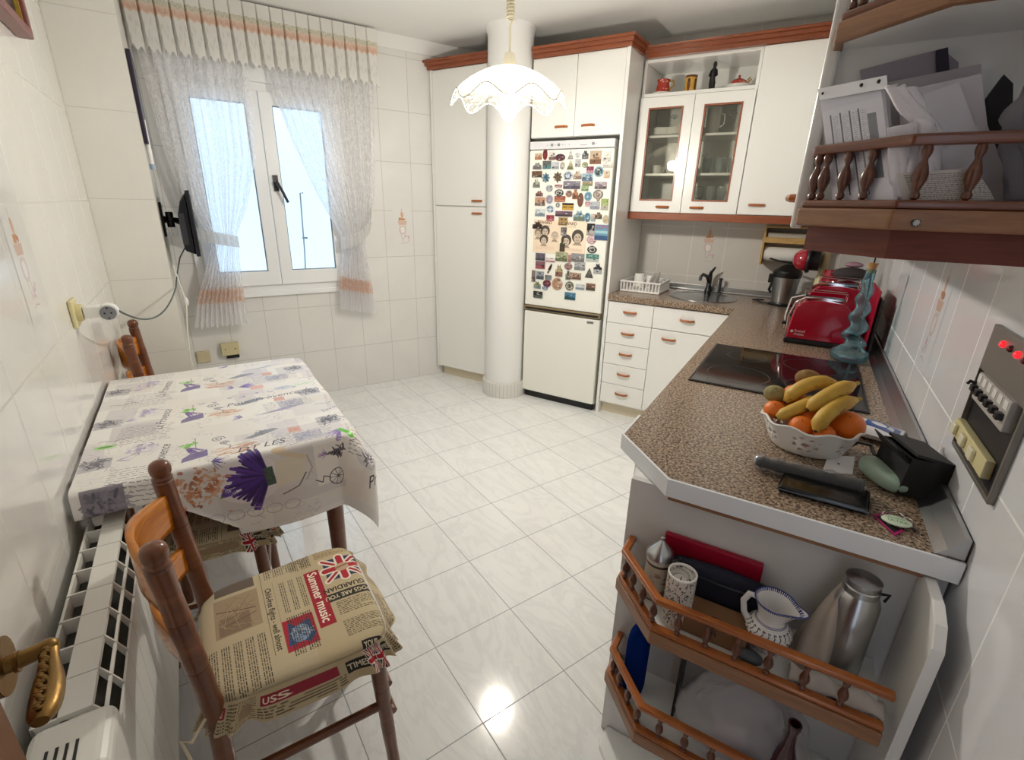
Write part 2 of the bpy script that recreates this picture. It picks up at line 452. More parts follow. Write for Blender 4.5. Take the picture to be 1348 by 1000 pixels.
    def mat(s, name, rough=.7, sheen=0.0, bump=0, coat=0, trans=0.0):
        im = bpy.data.images.new(name, s.w, s.h, alpha=False); im.pixels.foreach_set(np.clip(s.a, 0, 1).ravel().astype(np.float32)); im.pack()
        t = NT(name); tx = t.n('TexImage'); tx.image = im; tx.interpolation = 'Linear'; t.l(tx.outputs['Color'], t.b.inputs['Base Color'])
        t.b.inputs['Roughness'].default_value = rough; t.b.inputs['Sheen Weight'].default_value = sheen; t.b.inputs['Coat Weight'].default_value = coat
        if bump:
            tc = t.n('TexCoord'); t.bump(t.noise(tc.outputs['Object'], 350, 2), bump, .001)
        return t.m

# ---- newspaper print for the chair cushions, drawn as one 1024 px sheet over 0.46 m (x = away from the backrest, y = along the back)
def sk_(c, x, y, r, cols, n=26, w=4, al=.7):
    for k in range(n):
        a = R_.uniform(0, 6.28); q = R_.uniform(.1, 1) * r; x0 = x + q * math.cos(a); y0 = y + q * .8 * math.sin(a); b = R_.uniform(0, 6.28); l = R_.uniform(.15, .45) * r
        c.line(x0, y0, x0 + l * math.cos(b), y0 + l * math.sin(b), R_.uniform(.6, 1.4) * w, R_.choice(cols), al)
c = Cv(1024, 1024, 'c4b697'); R_ = random.Random(11)
# columns are printed turned by -90 degrees, so that lines run along -y
q = -PI / 2
c.rect(800, 500, 420, 1024, 'c0b08e')
c.rect(690, 520, 96, 520, 'a3142c'); c.text('Summer music', 664, 768, 84, 'f4ead6', rot=q, sx=.95, bold=2)
c.jack(890, 730, 210, 230, q); c.ell(890, 730, 46, 40, 'c4a184'); c.line(850, 730, 930, 745, 14, '8a6a4a')
c.text('GUARDIAN', 990, 560, 58, '2a2420', rot=PI, sx=.9, bold=1.5)
c.rect(880, 468, 290, 70, '2c2622'); c.text('DOGS ARE YOU', 1016, 486, 50, 'd8caa8', rot=PI, sx=.82, bold=1)
c.block(770, 290, 230, 130, 15, '4a3c2c', 0, .9, R_); c.block(770, 120, 230, 130, 13, '4a3c2c', 0, .8, R_)
c.rect(535, 300, 176, 240, 'b02038'); c.poly([(460, 220), (480, 400), (520, 350), (595, 380), (612, 240), (575, 200), (535, 230)], '31507e'); c.ell(535, 290, 54, 66, '7f9abb'); sk_(c, 540, 300, 60, ['22385e', 'c8ccc8', '8fa9c4'], 70, 5)
c.block(470, 440, 300, 150, 13, '3a3026', q, .85, R_)
for k in range(3): c.block(470 + k * 56, 770, 290, 46, 12, '3a3026', q, .8, R_)
c.text('Child-free flights - well almost', 398, 760, 50, '2a221c', rot=q, sx=.88, bold=.8)
c.line(384, 200, 384, 1000, 3, '6a5a42'); c.line(448, 180, 448, 800, 2, '8a7a5a')
c.rect(230, 640, 250, 330, 'a89478'); c.rect(210, 560, 170, 150, '8a7660'); c.line(120, 700, 330, 640, 8, '6a5844'); c.line(150, 560, 330, 600, 6, '6a5844')
for k in range(30): c.line(R_.uniform(120, 340), R_.uniform(490, 790), R_.uniform(120, 340), R_.uniform(490, 790), 3, R_.choice(['7a6850', 'c4b08c', '91795c']), .7)
c.rect(230, 890, 230, 110, '6c5e52'); 
for k in range(5): c.block(60 + k * 62, 400, 340, 48, 12, '3a3026', q, .85, R_)
c.block(400, 1000, 150, 300, 14, '4a3e30', q, .85, R_); c.block(560, 1010, 180, 150, 14, '4a3e30', q, .8, R_)
c.rect(860, 930, 250, 120, 'c3ad84'); c.block(740, 880, 240, 120, 12, '4a3e30', 0, .8, R_)
c.rect(900, 40, 150, 44, '1c1a20'); c.text('YOUR DOG', 836, 28, 34, 'e6dac0', sx=.9, bold=1)
M['news'] = c.mat('newspaper print cotton', .85, .15)
# ruffle strip: repeated scraps of the same print
c = Cv(4096, 128, 'bfae8c'); R_ = random.Random(5)
for k in range(32):
    x = k * 128 + 64; w = R_.choice([0, 1, 1, 2, 4, 4, 3, 1])
    if w == 0: c.jack(x, 64, 118, 120)
    elif w == 1: c.block(x - 60, 6, 120, 110, 13, '3a3026', 0, .9, R_)
    elif w == 2: c.rect(x, 74, 120, 60, '2a2624'); c.text('TIMES', x - 56, 58, 44, 'd8cdb4', bold=1)
    elif w == 3: c.rect(x, 84, 90, 44, '96283a'); c.text('USS', x - 36, 70, 36, 'e8dcc6', bold=1); c.block(x - 60, 6, 120, 50, 12, '3a3026', 0, .8, R_)
    else: c.block(x - 60, 6, 120, 110, 10, '5a4c3a', 0, .8, R_); c.ell(x, 60, 40, 30, '9a8468')
M['ruffle'] = c.mat('newspaper print ruffle', .85, .15)

# ---- tablecloth print: 2048 px = 1.5 m, x along the window wall direction, y away from the camera
S = 2048 / 1.5
c = Cv(2048, 2048, 'e9e6e2'); R_ = random.Random(21)
U0, V0 = -.60, 1.15                         # canvas origin in room coordinates
X = lambda u: (u - U0) * S
Y = lambda v: (v - V0) * S
for k in range(70):                          # soft grey and cream patches
    c.rect(R_.uniform(0, 2048), R_.uniform(0, 2048), R_.uniform(90, 330), R_.uniform(90, 300), R_.choice(['dcd8d6', 'f2efea', 'ece5dc', 'd6d2d4', 'f4f2f0']), .55, R_.uniform(-.08, .08))
def script(st, u, v, size, rot, col='3c3644', sx=1): c.text(st, X(u), Y(v), size, col, rot=rot, shear=.35, sx=sx)
def swirl(u, v, r, col='55505c'):
    c.path([(X(u) + r * (1 - t / 26) * math.cos(t * .5), Y(v) + r * (1 - t / 26) * math.sin(t * .5)) for t in range(24)], 4, col)
def sketch(x, y, r, cols, n=26, w=4, al=.7):
    for k in range(n):
        a = R_.uniform(0, 6.28); q = R_.uniform(.1, 1) * r; x0 = x + q * math.cos(a); y0 = y + q * .8 * math.sin(a); b = R_.uniform(0, 6.28); l = R_.uniform(.15, .45) * r
        c.line(x0, y0, x0 + l * math.cos(b), y0 + l * math.sin(b), R_.uniform(.6, 1.4) * w, R_.choice(cols), al)
def lineprint(u, v, w, h, rot, col='5f5a66', lh=15):
    # handwriting-like rows
    cs, sn = math.cos(rot), math.sin(rot); n = int(h / lh)
    for k in range(n):
        q = 0; y = -k * lh
        while q < w:
            l = R_.uniform(10, 34); pts = []
            for j in range(5):
                a = q + l * j / 4; b = y + R_.uniform(-3.2, 3.2); pts.append((X(u) + cs * a - sn * b, Y(v) + sn * a + cs * b))
            c.path(pts, 2.6, col, .75); q += l + 7
def motif(u, v, al=1.0):
    # one repeat of the print, about 0.62 x 0.34 m
    c.rect(X(u + .03), Y(v + .045), 96, 92, 'b9b6bd', .8); sketch(X(u + .03), Y(v + .05), 52, ['3e3c46', '5a5864', '77747f'], 60, 5, .8)
    c.lavender(X(u + .075), Y(v + .045), 56, -1.5, '9a80c0', 'b49ad4', 9, .6, .75)
    script('La Provence', u + .175, v - .075, 52, 1.42, '4a4652', .9); script('lavande', u + .125, v + .06, 34, 1.5, '6a6672')
    lineprint(u + .07, v - .015, 175, 190, -.12 + 1.57 * 0, '605b66', 17)
    c.lavender(X(u + .235), Y(v + .045), 120, 2.25 + PI / 2 - .1, '553a88', '7a5cb0', 9, .34, .95, '8a9a6a'); sketch(X(u + .245), Y(v + .055), 34, ['6cc23e', '8fd462', '5aa83a'], 34, 5, .85); c.line(X(u + .235), Y(v + .045), X(u + .262), Y(v + .066), 8, '6fbf42', .9)
    c.poly([(X(u + .225), Y(v - .055)), (X(u + .29), Y(v - .04)), (X(u + .29), Y(v + .0)), (X(u + .245), Y(v - .01)), (X(u + .228), Y(v - .03))], '6a5e94', .85)
    c.line(X(u + .262), Y(v + .02), X(u + .262), Y(v + .10), 3, '77727c', .8)
    for k in range(40):
        x = X(u + .345) + R_.uniform(-58, 58); y = Y(v - .035) + R_.uniform(-38, 42); c.line(x, y, x + R_.uniform(24, 52), y + R_.uniform(-8, 22), R_.uniform(3, 7), R_.choice(['cf9670', 'b8704a', 'dfb298', 'e2c0a8', 'c58660']), .6)
    swirl(u + .32, v + .06, 26, '6b6672'); swirl(u + .335, v + .025, 18, '6b6672'); c.path([(X(u + .33), Y(v + .02)), (X(u + .35), Y(v + .0)), (X(u + .345), Y(v - .02)), (X(u + .37), Y(v - .03))], 3, '6b6672')
    c.poly([(X(u + .385), Y(v + .025)), (X(u + .44), Y(v + .06)), (X(u + .475), Y(v + .062)), (X(u + .49), Y(v + .05)), (X(u + .45), Y(v + .03)), (X(u + .41), Y(v + .018))], '8a8e9a', .9); sketch(X(u + .44), Y(v + .045), 34, ['5c606c', '777b88'], 30, 3)
    c.rect(X(u + .53), Y(v + .02), 50, 58, 'd9a596', .85); c.text('FR', X(u + .515), Y(v + .008), 36, 'bc7c68', al=.8)
    lineprint(u + .47, v - .01, 210, 130, .06, '78747f', 15); c.rect(X(u + .56), Y(v - .045), 110, 90, '8b8ba0', .35)
    sketch(X(u + .13), Y(v + .10), 60, ['b49cd0', 'cdbfe0', 'a488c4'], 40, 5, .6); sketch(X(u + .56), Y(v - .04), 60, ['8c88a8', '74708f', 'a8a4c0'], 46, 4, .6); c.lavender(X(u + .16), Y(v + .115), 44, 1.0, '7a58b0', '9c80cc', 8, .8, .8)
    c.lavender(X(u + .40), Y(v - .10), 52, 1.3, '5a44a0', '7c68bc', 18, 1.0, .8); c.path([(X(u + .02) + 14 * j, Y(v - .10) + 9 * math.sin(j * 1.3)) for j in range(9)], 3, '6b6672', .8)
for k in range(46):
    c.rect(R_.uniform(0, 2048), R_.uniform(0, 2048), R_.uniform(60, 200), R_.uniform(60, 180), R_.choice(['c9c4c8', 'd6cfca', 'c4bec6', 'cfc6d2', 'ded4c8']), .45, R_.uniform(-.1, .1))
for k in range(190):
    x, y = R_.uniform(0, 2048), R_.uniform(0, 2048); sketch(x, y, R_.uniform(40, 90), ['bdb8be', 'cfc8c4', 'b6b0ba', 'd2cac2', 'c4b8d0'], 18, 3, .55)
for (u, v) in ((-.34, 2.16), (-.34, 1.84), (-.34, 1.54), (.27, 2.16), (.27, 1.84), (.27, 1.54), (-.34, 2.46), (.27, 2.46)): motif(u, v)
# bouquet, row of purple flowers and the names beside
c.lavender(X(.075), Y(2.06), 84, -1.5, '6a52a8', '8f7cc4', 34, .75, .9)
for k in range(8): c.lavender(X(-.05 + k * .045), Y(1.925 + .006 * k + .008 * (-1) ** k), 30, R_.uniform(-1, 1), '4a3590', '6f58b0', 7, 1.0, .85)
script('Pour Provence', .02, 1.865, 56, .12, '4f4a58')
c.poly([(X(.10), Y(2.27)), (X(.20), Y(2.29)), (X(.26), Y(2.30)), (X(.20), Y(2.275))], 'a8a4bc', .8)
c.poly([(X(.10), Y(1.735)), (X(.20), Y(1.745)), (X(.27), Y(1.775)), (X(.20), Y(1.77))], '8d88a8', .8); sketch(X(.2), Y(1.755), 40, ['a09ab8', 'c4c0d0'], 24, 3)
c.ell(X(.22), Y(1.975), 46, 24, 'c3cad8', .8); sketch(X(.22), Y(1.975), 40, ['8e99b0', 'a9b4c8'], 24, 3); c.line(X(.26), Y(1.975), X(.34), Y(2.0), 14, 'b4dcb4', .8)
c.rect(X(.135), Y(2.03), 62, 56, 'dfae9f', .85)
# near border, falls over the front edge
c.rect(X(.10), Y(1.36), 620, 240, 'c9c4c6', .5)
c.ell(X(.035), Y(1.375), 118, 100, 'e4dfe2', .9); [c.line(X(.088), Y(1.375), X(.088) + 150 * R_.uniform(.55, 1) * math.cos(PI + q_), Y(1.375) + 150 * R_.uniform(.55, 1) * math.sin(PI + q_), R_.uniform(8, 16), R_.choice(['3c1f6c', '4c2c84', '5f3c98', '2e1858'])) for q_ in [(-1.25 + 2.5 * k / 59) for k in range(60)]]; c.rect(X(.092), Y(1.375), 34, 74, '46584e', 1, .1); sketch(X(.092), Y(1.375), 30, ['2e4038', '5c7064'], 16, 3)
c.poly([(X(.105), Y(1.335)), (X(.185), Y(1.35)), (X(.195), Y(1.40)), (X(.165), Y(1.425)), (X(.11), Y(1.415))], 'dcd4c2'); c.line(X(.12), Y(1.44), X(.19), Y(1.41), 20, 'd9c8b0'); c.ell(X(.125), Y(1.445), 26, 16, 'd6c2a8'); c.path([(X(.12), Y(1.31)), (X(.165), Y(1.325)), (X(.19), Y(1.36))], 5, '6a6250'); c.path([(X(.19), Y(1.34)), (X(.21), Y(1.37)), (X(.20), Y(1.41))], 6, 'b9ab90')
for k in range(110):
    x = X(-.085) + R_.gauss(0, 48); y = Y(1.38) + R_.gauss(0, 44); c.line(x, y, x + R_.uniform(-16, 16), y + R_.uniform(-14, 14), R_.uniform(6, 13), R_.choice(['a2502c', 'b8683e', '8c4a30', 'c98a64', 'd6a684']), .65)
c.lavender(X(-.04), Y(1.335), 64, -1.0, '4a2f84', '6e50aa', 22, .5); c.lavender(X(-.045), Y(1.455), 50, -1.4, '3f2878', '5b4496', 26, 1.3)
script('DT LES', .02, 1.475, 58, .04, '3c3844'); script('Pr', .43, 1.30, 84, .8, '3a3640'); script('D', .385, 1.47, 80, .2, '4a4652')
for k in range(5): c.path([(X(-.06 + k * .05) + 30 * math.cos(t_ * .5), Y(1.27) + 22 * math.sin(t_ * .5)) for t_ in range(14)], 3, 'a8a2ae', .8)
c.rect(X(.275), Y(1.37), 150, 190, 'ece7e2', .95); sketch(X(.295), Y(1.40), 36, ['3a363e', '55505a'], 50, 5, .9); c.lavender(X(.26), Y(1.40), 44, 1.5, 'b894c4', '9672b0', 14, .9)
for k in range(10): c.line(X(.285), Y(1.315), X(.285) + 36 * math.cos(k * PI / 5), Y(1.315) + 36 * math.sin(k * PI / 5), 2.5, '4a4650')
c.path([(X(.285) + 38 * math.cos(k * PI / 12), Y(1.315) + 38 * math.sin(k * PI / 12)) for k in range(25)], 4, '4a4650'); c.path([(X(.215), Y(1.325)), (X(.235), Y(1.31)), (X(.24), Y(1.33)), (X(.26), Y(1.32))], 4, '4a4650')
c.lavender(X(.32), Y(1.50), 110, 2.5, '9a80c4', '7e62b0', 16, .5, .8, '7ec85a'); c.line(X(.315), Y(1.49), X(.335), Y(1.455), 22, '66c03c')
c.ell(X(.405), Y(1.53), 62, 88, '5e5a64'); sketch(X(.405), Y(1.53), 60, ['2c2a34', '8a8692', 'd8d4d6'], 60, 6, .85); c.ell(X(.40), Y(1.40), 60, 50, 'dcd8da'); sketch(X(.40), Y(1.40), 44, ['3c3a44', '6a6672'], 40, 4); c.rect(X(.46), Y(1.45), 130, 70, 'a78cc0', .7, .5); sketch(X(.50), Y(1.60), 60, ['b6866c', '8a7a8c', 'd0b0a0'], 30, 6)
script('Savon', .30, 1.655, 44, .5, '8a86a0')
c.rect(X(-.285), Y(1.40), 120, 130, '7c7684', .9); sketch(X(-.285), Y(1.40), 70, ['4e4a58', '6a6674', '8f8b98'], 50, 8); c.lavender(X(-.15), Y(1.47), 46, .2, '8a66b4', '6a48a0', 14)
c.ell(X(-.30), Y(1.70), 36, 20, 'a4d884'); c.ell(X(-.30), Y(1.70), 24, 7, '4e8a3c')
M['cloth'] = c.mat('lavender print oilcloth', .38, .1)
def cloth_uv(u, v): return ((u - U0) / 1.5, (v - V0) / 1.5)
# ------------------------------------------------------------------ the room shell
XR, YK, VW, UL, VP, UP = .335, 3.84, 3.86, -.36, 3.13, -.10
ZC = 2.54
FF = Fr(math.radians(65.64))                 # the floor tiles run a little off the window side
fl = MB(); fp = [(-4.6, -1.6), (1.2, -1.6), (1.2, 4.2), (-4.6, 4.2)]
inv = lambda p: rot2(p, -FF.a)
fl.prism([tuple(inv((x, y, 0))[:2]) for x, y in fp], -.05, 0)
struct('floor', fl, M['floor'], FF, flat=True)
struct('ceiling', MB().prism(fp, ZC, ZC + .05), M['ceil'], flat=True)
struct('wall_left', MB().box(UL - .12, UL, -.45, VP, 0, ZC), M['wallL'], L, flat=True)
struct('wall_pier', MB().box(UL - .12, UP, VP, VW, 0, ZC), M['wallP'], L, flat=True)
wu0, wu1, wz0, wz1 = .02, 1.03, .83, 2.14
w = MB()
w.box(UL - .12, wu0, VW, VW + .2, 0, ZC); w.box(wu1, 2.45, VW, VW + .2, 0, ZC)
w.box(wu0, wu1, VW, VW + .2, 0, wz0); w.box(wu0, wu1, VW, VW + .2, wz1, ZC)
struct('wall_window', w, M['wallW'], L, flat=True)
struct('wall_kitchen', MB().box(-2.6, XR + .12, YK, YK + .12, 0, ZC), M['wallK'], flat=True)
struct('wall_right', MB().box(XR, XR + .12, -.6, YK, 0, ZC), M['wallR'], flat=True)
# plaster coving between window wall and ceiling
cv = MB(); prof = [(0, 0), (0, -.07), (-.012, -.07), (-.03, -.045), (-.06, -.02), (-.075, 0)]
u0, u1 = UP, 2.34
b = len(cv.v); n = len(prof)
cv.add([(u, VW + a, ZC + z) for u in (u0, u1) for a, z in prof], [(i, (i + 1) % n, n + (i + 1) % n, n + i) for i in range(n)] + [tuple(range(n))[::-1], tuple(range(n, 2 * n))])
struct('trim_1', cv, M['ceil'], L)
# round column with tiled base
CX, CY = -1.962, 3.215
struct('wall_column', MB().lathe([(.152, 0), (.152, 2.47), (.155, 2.50), (.166, 2.53), (.170, ZC)], seg=64), M['colw'], o=(0, 0, 0)).location = (CX, CY, 0)
t = NT('column base tile'); tc = t.n('TexCoord'); sp = t.n('SeparateXYZ'); t.l(tc.outputs['Object'], sp.inputs['Vector'])
a = t.math('ARCTAN2', sp.outputs['Y'], sp.outputs['X']); a = t.math('FRACT', t.math('MULTIPLY', a, 36 / (2 * PI))); a = t.math('LESS_THAN', a, .06)
t.l(t.mix(a, lin(hx('dcdad6')), lin(hx('a8a5a0'))), t.b.inputs['Base Color']); t.b.inputs['Roughness'].default_value = .3
o_ = struct('trim_2', MB().lathe([(.15, .118), (.170, .118), (.176, .10), (.176, 0)], seg=72), t.m); o_.location = (CX, CY, 0)

# printed accents on some wall tiles
def deco(parent_frame, name, P, ax, seed, par, sz=(.13, .26), bgc='e4e3e0'):
    c = Cv(200, 400, bgc); R_ = random.Random(seed)
    c.ell(100, 330, 16, 30, 'd7a78a', .8); c.path([(100, 390), (92, 350), (110, 320), (100, 290)], 5, 'c89a84', .8)
    c.poly([(50, 270), (150, 270), (140, 230), (62, 230)], 'd9b9a6', .9)
    for k in range(14): c.ell(70 + R_.random() * 60, 280 + R_.random() * 16, 9, 9, R_.choice(['c87a58', 'd8a06a', 'b88a70']), .8)
    c.ell(100, 180, 40, 46, 'd8cdc8'); c.ell(100, 180, 26, 30, 'efe9e6'); c.path([(70, 230), (84, 120), (96, 70), (120, 110), (134, 230)], 5, 'c9b9b4', .9)
    for k in range(8): c.ell(110 + R_.random() * 60, 60 + R_.random() * 60, 8, 8, R_.choice(['d9a8c0', 'c9b0c8', 'dcc0c8']), .8)
    c.path([(80, 40), (110, 50), (150, 44)], 4, 'c9b0b0')
    m = c.mat('tile print ' + name, .15)
    b = MB(); w_, h_ = sz
    e = .0012
    if ax == 'x': vs = [(P[0], P[1] - w_ / 2, P[2] - h_ / 2), (P[0], P[1] + w_ / 2, P[2] - h_ / 2), (P[0], P[1] + w_ / 2, P[2] + h_ / 2), (P[0], P[1] - w_ / 2, P[2] + h_ / 2)]
    else: vs = [(P[0] - w_ / 2, P[1], P[2] - h_ / 2), (P[0] + w_ / 2, P[1], P[2] - h_ / 2), (P[0] + w_ / 2, P[1], P[2] + h_ / 2), (P[0] - w_ / 2, P[1], P[2] + h_ / 2)]
    b.add(vs, [(0, 1, 2, 3)]); b.uv = {0: (0, 0), 1: (1, 0), 2: (1, 1), 3: (0, 1)}
    ob = obj('tile_motif', b, m, parent=par, flat=True); ob['label'] = 'small printed kitchen motif on a wall tile'
    return ob
def named(n): return bpy.data.objects[n]
for nm in ('wall_window', 'wall_left', 'wall_right', 'wall_kitchen'): named(nm)['_o'] = (0, 0, 0)
deco(L, 'a', (Lv(530, 302, VW).x, VW - .0005, 1.26), 'y', 1, named('wall_window'), (.15, .30))
deco(K, 'b', (Py(932, 325, YK).x, YK - .0005, 1.21), 'y', 2, named('wall_kitchen'), (.15, .28), 'dad7d2')
deco(L, 'c', (UL + .0005, Lu(25, 330, UL).y, 1.28), 'x', 3, named('wall_left'), (.15, .28), 'e6e5e0')
deco(K, 'd', (XR - .0005, Px(1238, 400, XR).y, 1.18), 'x', 4, named('wall_right'), (.15, .30), 'e9eaee')

# ------------------------------------------------------------------ window
wd = struct('window_1', MB().prism([(wu0, wz0), (wu1, wz0), (wu1, wz1), (wu0, wz1)], 0, .07, holes=[[(wu0 + .05, wz0 + .05), (wu1 - .05, wz0 + .05), (wu1 - .05, wz1 - .05), (wu0 + .05, wz1 - .05)]]).xf(Matrix(((1, 0, 0, 0), (0, 0, 1, VW - .02), (0, 1, 0, 0), (0, 0, 0, 1)))), M['pvc'], L, flat=True, bevel=.003)
um = .521
def sash(a, b):
    z0, z1 = wz0 + .05, wz1 - .05; f = .075
    s = MB().prism([(a, z0), (b, z0), (b, z1), (a, z1)], 0, .045, holes=[[(a + f, z0 + f + .02), (b - f, z0 + f + .02), (b - f, z1 - f), (a + f, z1 - f)]]).xf(Matrix(((1, 0, 0, 0), (0, 0, 1, VW - .045), (0, 1, 0, 0), (0, 0, 0, 1))))
    so = obj('sash', s, M['pvc'], wd, flat=True, bevel=.004)
    obj('gasket', MB().prism([(a + f - .001, z0 + f + .019), (b - f + .001, z0 + f + .019), (b - f + .001, z1 - f + .001), (a + f - .001, z1 - f + .001)], 0, .012, holes=[[(a + f + .006, z0 + f + .026), (b - f - .006, z0 + f + .026), (b - f - .006, z1 - f - .006), (a + f + .006, z1 - f - .006)]]).xf(Matrix(((1, 0, 0, 0), (0, 0, 1, VW - .03), (0, 1, 0, 0), (0, 0, 0, 1)))), M['grey'], so, flat=True)
    obj('pane', MB().box(a + f, b - f, VW - .028, VW - .022, z0 + f + .02, z1 - f), M['pane'], so, flat=True)
    return so
wd['_o'] = (0, 0, 0)
s1 = sash(wu0 + .05, um - .002); s2 = sash(um + .002, wu1 - .05)
hd = MB().box(.548, .578, VW - .057, VW - .045, 1.50, 1.60); hd.tube([(.563, VW - .06, 1.555), (.563, VW - .095, 1.555)], .009); hd.tube([(.563, VW - .095, 1.56), (.59, VW - .098, 1.50), (.617, VW - .098, 1.43)], .009)
obj('handle', hd, mat('dark bronze', '2a2a34', .4), s2)
obj('sill', MB().box(wu0 - .03, wu1 + .03, VW - .03, VW + .0, wz0 - .03, wz0 + .004), M['pvc'], wd, flat=True, bevel=.004)
# shutter box above the window
obj('shutter_box', MB().box(wu0 - .02, wu1 + .02, VW - .04, VW, wz1, wz1 + .24), M['pvc'], wd, flat=True, bevel=.004)
# beyond the glass
struct('wall_courtyard', MB().box(-2.2, 4.2, 6.4, 6.5, -1, 5.5), mat('courtyard render', 'e2e8ea', .9), L, flat=True)
p = obj('clothes_pole', MB().tube([Lv(404, 395, 4.6), Lv(401, 330, 4.6), Lv(395, 254, 4.6), Lv(399, 254, 4.6)], .006).tube([Lv(398, 313, 4.6), Lv(405, 313, 4.6)], .008), M['grey'], F=L, o=tuple(Lv(404, 395, 4.6)))
tag(p, 'thin grey pole outside behind the right window pane', 'pole')

# ------------------------------------------------------------------ door leaf at the left, next to the camera
dv1 = .50; du = -.205
dd = MB().box(du - .04, du, -.32, dv1, .01, 2.03)
door = struct('door_1', dd, M['chair'], L, o=(du, dv1, 0), flat=True, bevel=.003)
gold = wood('aged gilt moulding', '5d4526', 'a88a58', .35, (40, 40, 40))
brass = mat('aged brass', '86683c', .35, 1.0, bump=.35, bscale=90)
pn = MB()
for (z0, z1) in ((.18, .95), (1.12, 1.92)):
    for (a, b, c0, c1) in ((-.20, dv1 - .10, z0, z0 + .03), (-.20, dv1 - .10, z1 - .03, z1), (-.20, -.17, z0, z1), (dv1 - .13, dv1 - .10, z0, z1)):
        pn.box(du - .001, du + .008, a, b, c0, c1)
obj('panel_moulding', pn, gold, door, bevel=.003)
obj('door_panel', MB().box(du - .002, du + .003, -.17, dv1 - .13, .21, .92).box(du - .002, du + .003, -.17, dv1 - .13, 1.15, 1.89), mat('oxblood panel', '5a1a14', .3), door, flat=True)
hz = 1.05; hv = .50 - .0
h0 = Lz(2, 884, hz); h1 = Lz(64, 852, hz); g1 = Lz(52, 950, hz)
hb = MB().tube([(du, h1.y - .005, hz), (du + .006, h1.y - .005, hz)], .026, 20)
hb.tube([(du, h1.y - .006, hz), (h1.x - .012, h1.y - .002, hz), (h1.x, h1.y, hz)], [.008, .0075, .008], 12)
hb.tube([(du + .012, h1.y - .005, hz), (du + .015, h1.y - .005, hz)], .0095, 12); hb.ell((h1.x, h1.y, hz), (.0085, .0085, .0085))
dr = Vector((g1.x - h1.x, g1.y - h1.y, 0))
gp = [Vector((h1.x, h1.y, hz)) + dr * t_ + Vector((math.sin(t_ * 3) * .002, 0, -.004 * math.sin(t_ * 3.1))) for t_ in [i / 12 for i in range(13)]]
hb.tube(gp, [.008, .0075, .0075, .0082, .0092, .0104, .0112, .0118, .0120, .0118, .0112, .010, .006], 14, flat=.75)
for i in range(30):
    q_ = gp[0].lerp(gp[-1], .10 + i * .028); hb.ell((q_.x + .0016 * math.sin(i * 1.3), q_.y, q_.z + .0072), (.0028, .0019, .0013), 8, 6)
obj('door_handle', hb, brass, door)
obj('striker_plate', MB().box(du - .03, du - .01, dv1 - .001, dv1 + .002, .95, 1.13), brass, door)

# ------------------------------------------------------------------ lights
lampP = Vector((-1.25, 2.04, 1.86))
def light(name, kind, loc, e, col, size=.1, **k):
    l = bpy.data.lights.new(name, kind); l.energy = e; l.color = lin(hx(col))
    if kind == 'POINT': l.shadow_soft_size = size
    o = bpy.data.objects.new(name, l); COL.objects.link(o); o.location = loc
    return o, l
W = bpy.data.worlds.new('sky'); sc.world = W; W.use_nodes = True
bg = W.node_tree.nodes['Background']; bg.inputs['Color'].default_value = (*lin(hx('dfecfc')), 1); bg.inputs['Strength'].default_value = 2.7
light('bulb_light', 'POINT', lampP + Vector((0, 0, -.03)), 86, 'fff8ec', .04)
# portals: daylight enters through the window opening and through a gap left unbuilt behind the camera for ambient fill
def portal(name, loc, rot, sx, sy, energy, col):
    l = bpy.data.lights.new(name, 'AREA'); l.shape = 'RECTANGLE'; l.size = sx; l.size_y = sy; l.energy = energy; l.color = lin(hx(col))
    o = bpy.data.objects.new(name, l); COL.objects.link(o); o.location = loc; o.rotation_euler = rot; return o, l
o_, l_ = portal('window_portal', L.w((.525, VW + .22, 1.5)), (math.radians(-90), 0, AL), 1.1, 1.4, 30, 'e4efff'); l_.cycles.is_portal = True
cam = bpy.data.cameras.new('camera'); co = bpy.data.objects.new('camera', cam); COL.objects.link(co); sc.camera = co
R3 = MK; mw = Matrix(((R3[0][0], -R3[0][1], -R3[0][2], 0), (R3[1][0], -R3[1][1], -R3[1][2], 0), (R3[2][0], -R3[2][1], -R3[2][2], H), (0, 0, 0, 1)))
co.matrix_world = mw; cam.sensor_width = 36; cam.sensor_fit = 'HORIZONTAL'; cam.lens = FPX / 1348 * 36; cam.clip_start = .02
sc.view_settings.view_transform = 'Standard'; sc.view_settings.look = 'None'; sc.view_settings.gamma = 1; sc.view_settings.use_curve_mapping = False
sc.view_settings.exposure = 0.0
try: sc.cycles.use_denoising = True; sc.cycles.denoiser = 'OPENIMAGEDENOISE'
except Exception: pass
sc.cycles.max_bounces = 10; sc.cycles.diffuse_bounces = 5; sc.cycles.transparent_max_bounces = 24; sc.cycles.transmission_bounces = 10
sc.cycles.sample_clamp_indirect = 6; sc.cycles.caustics_reflective = False; sc.cycles.caustics_refractive = False
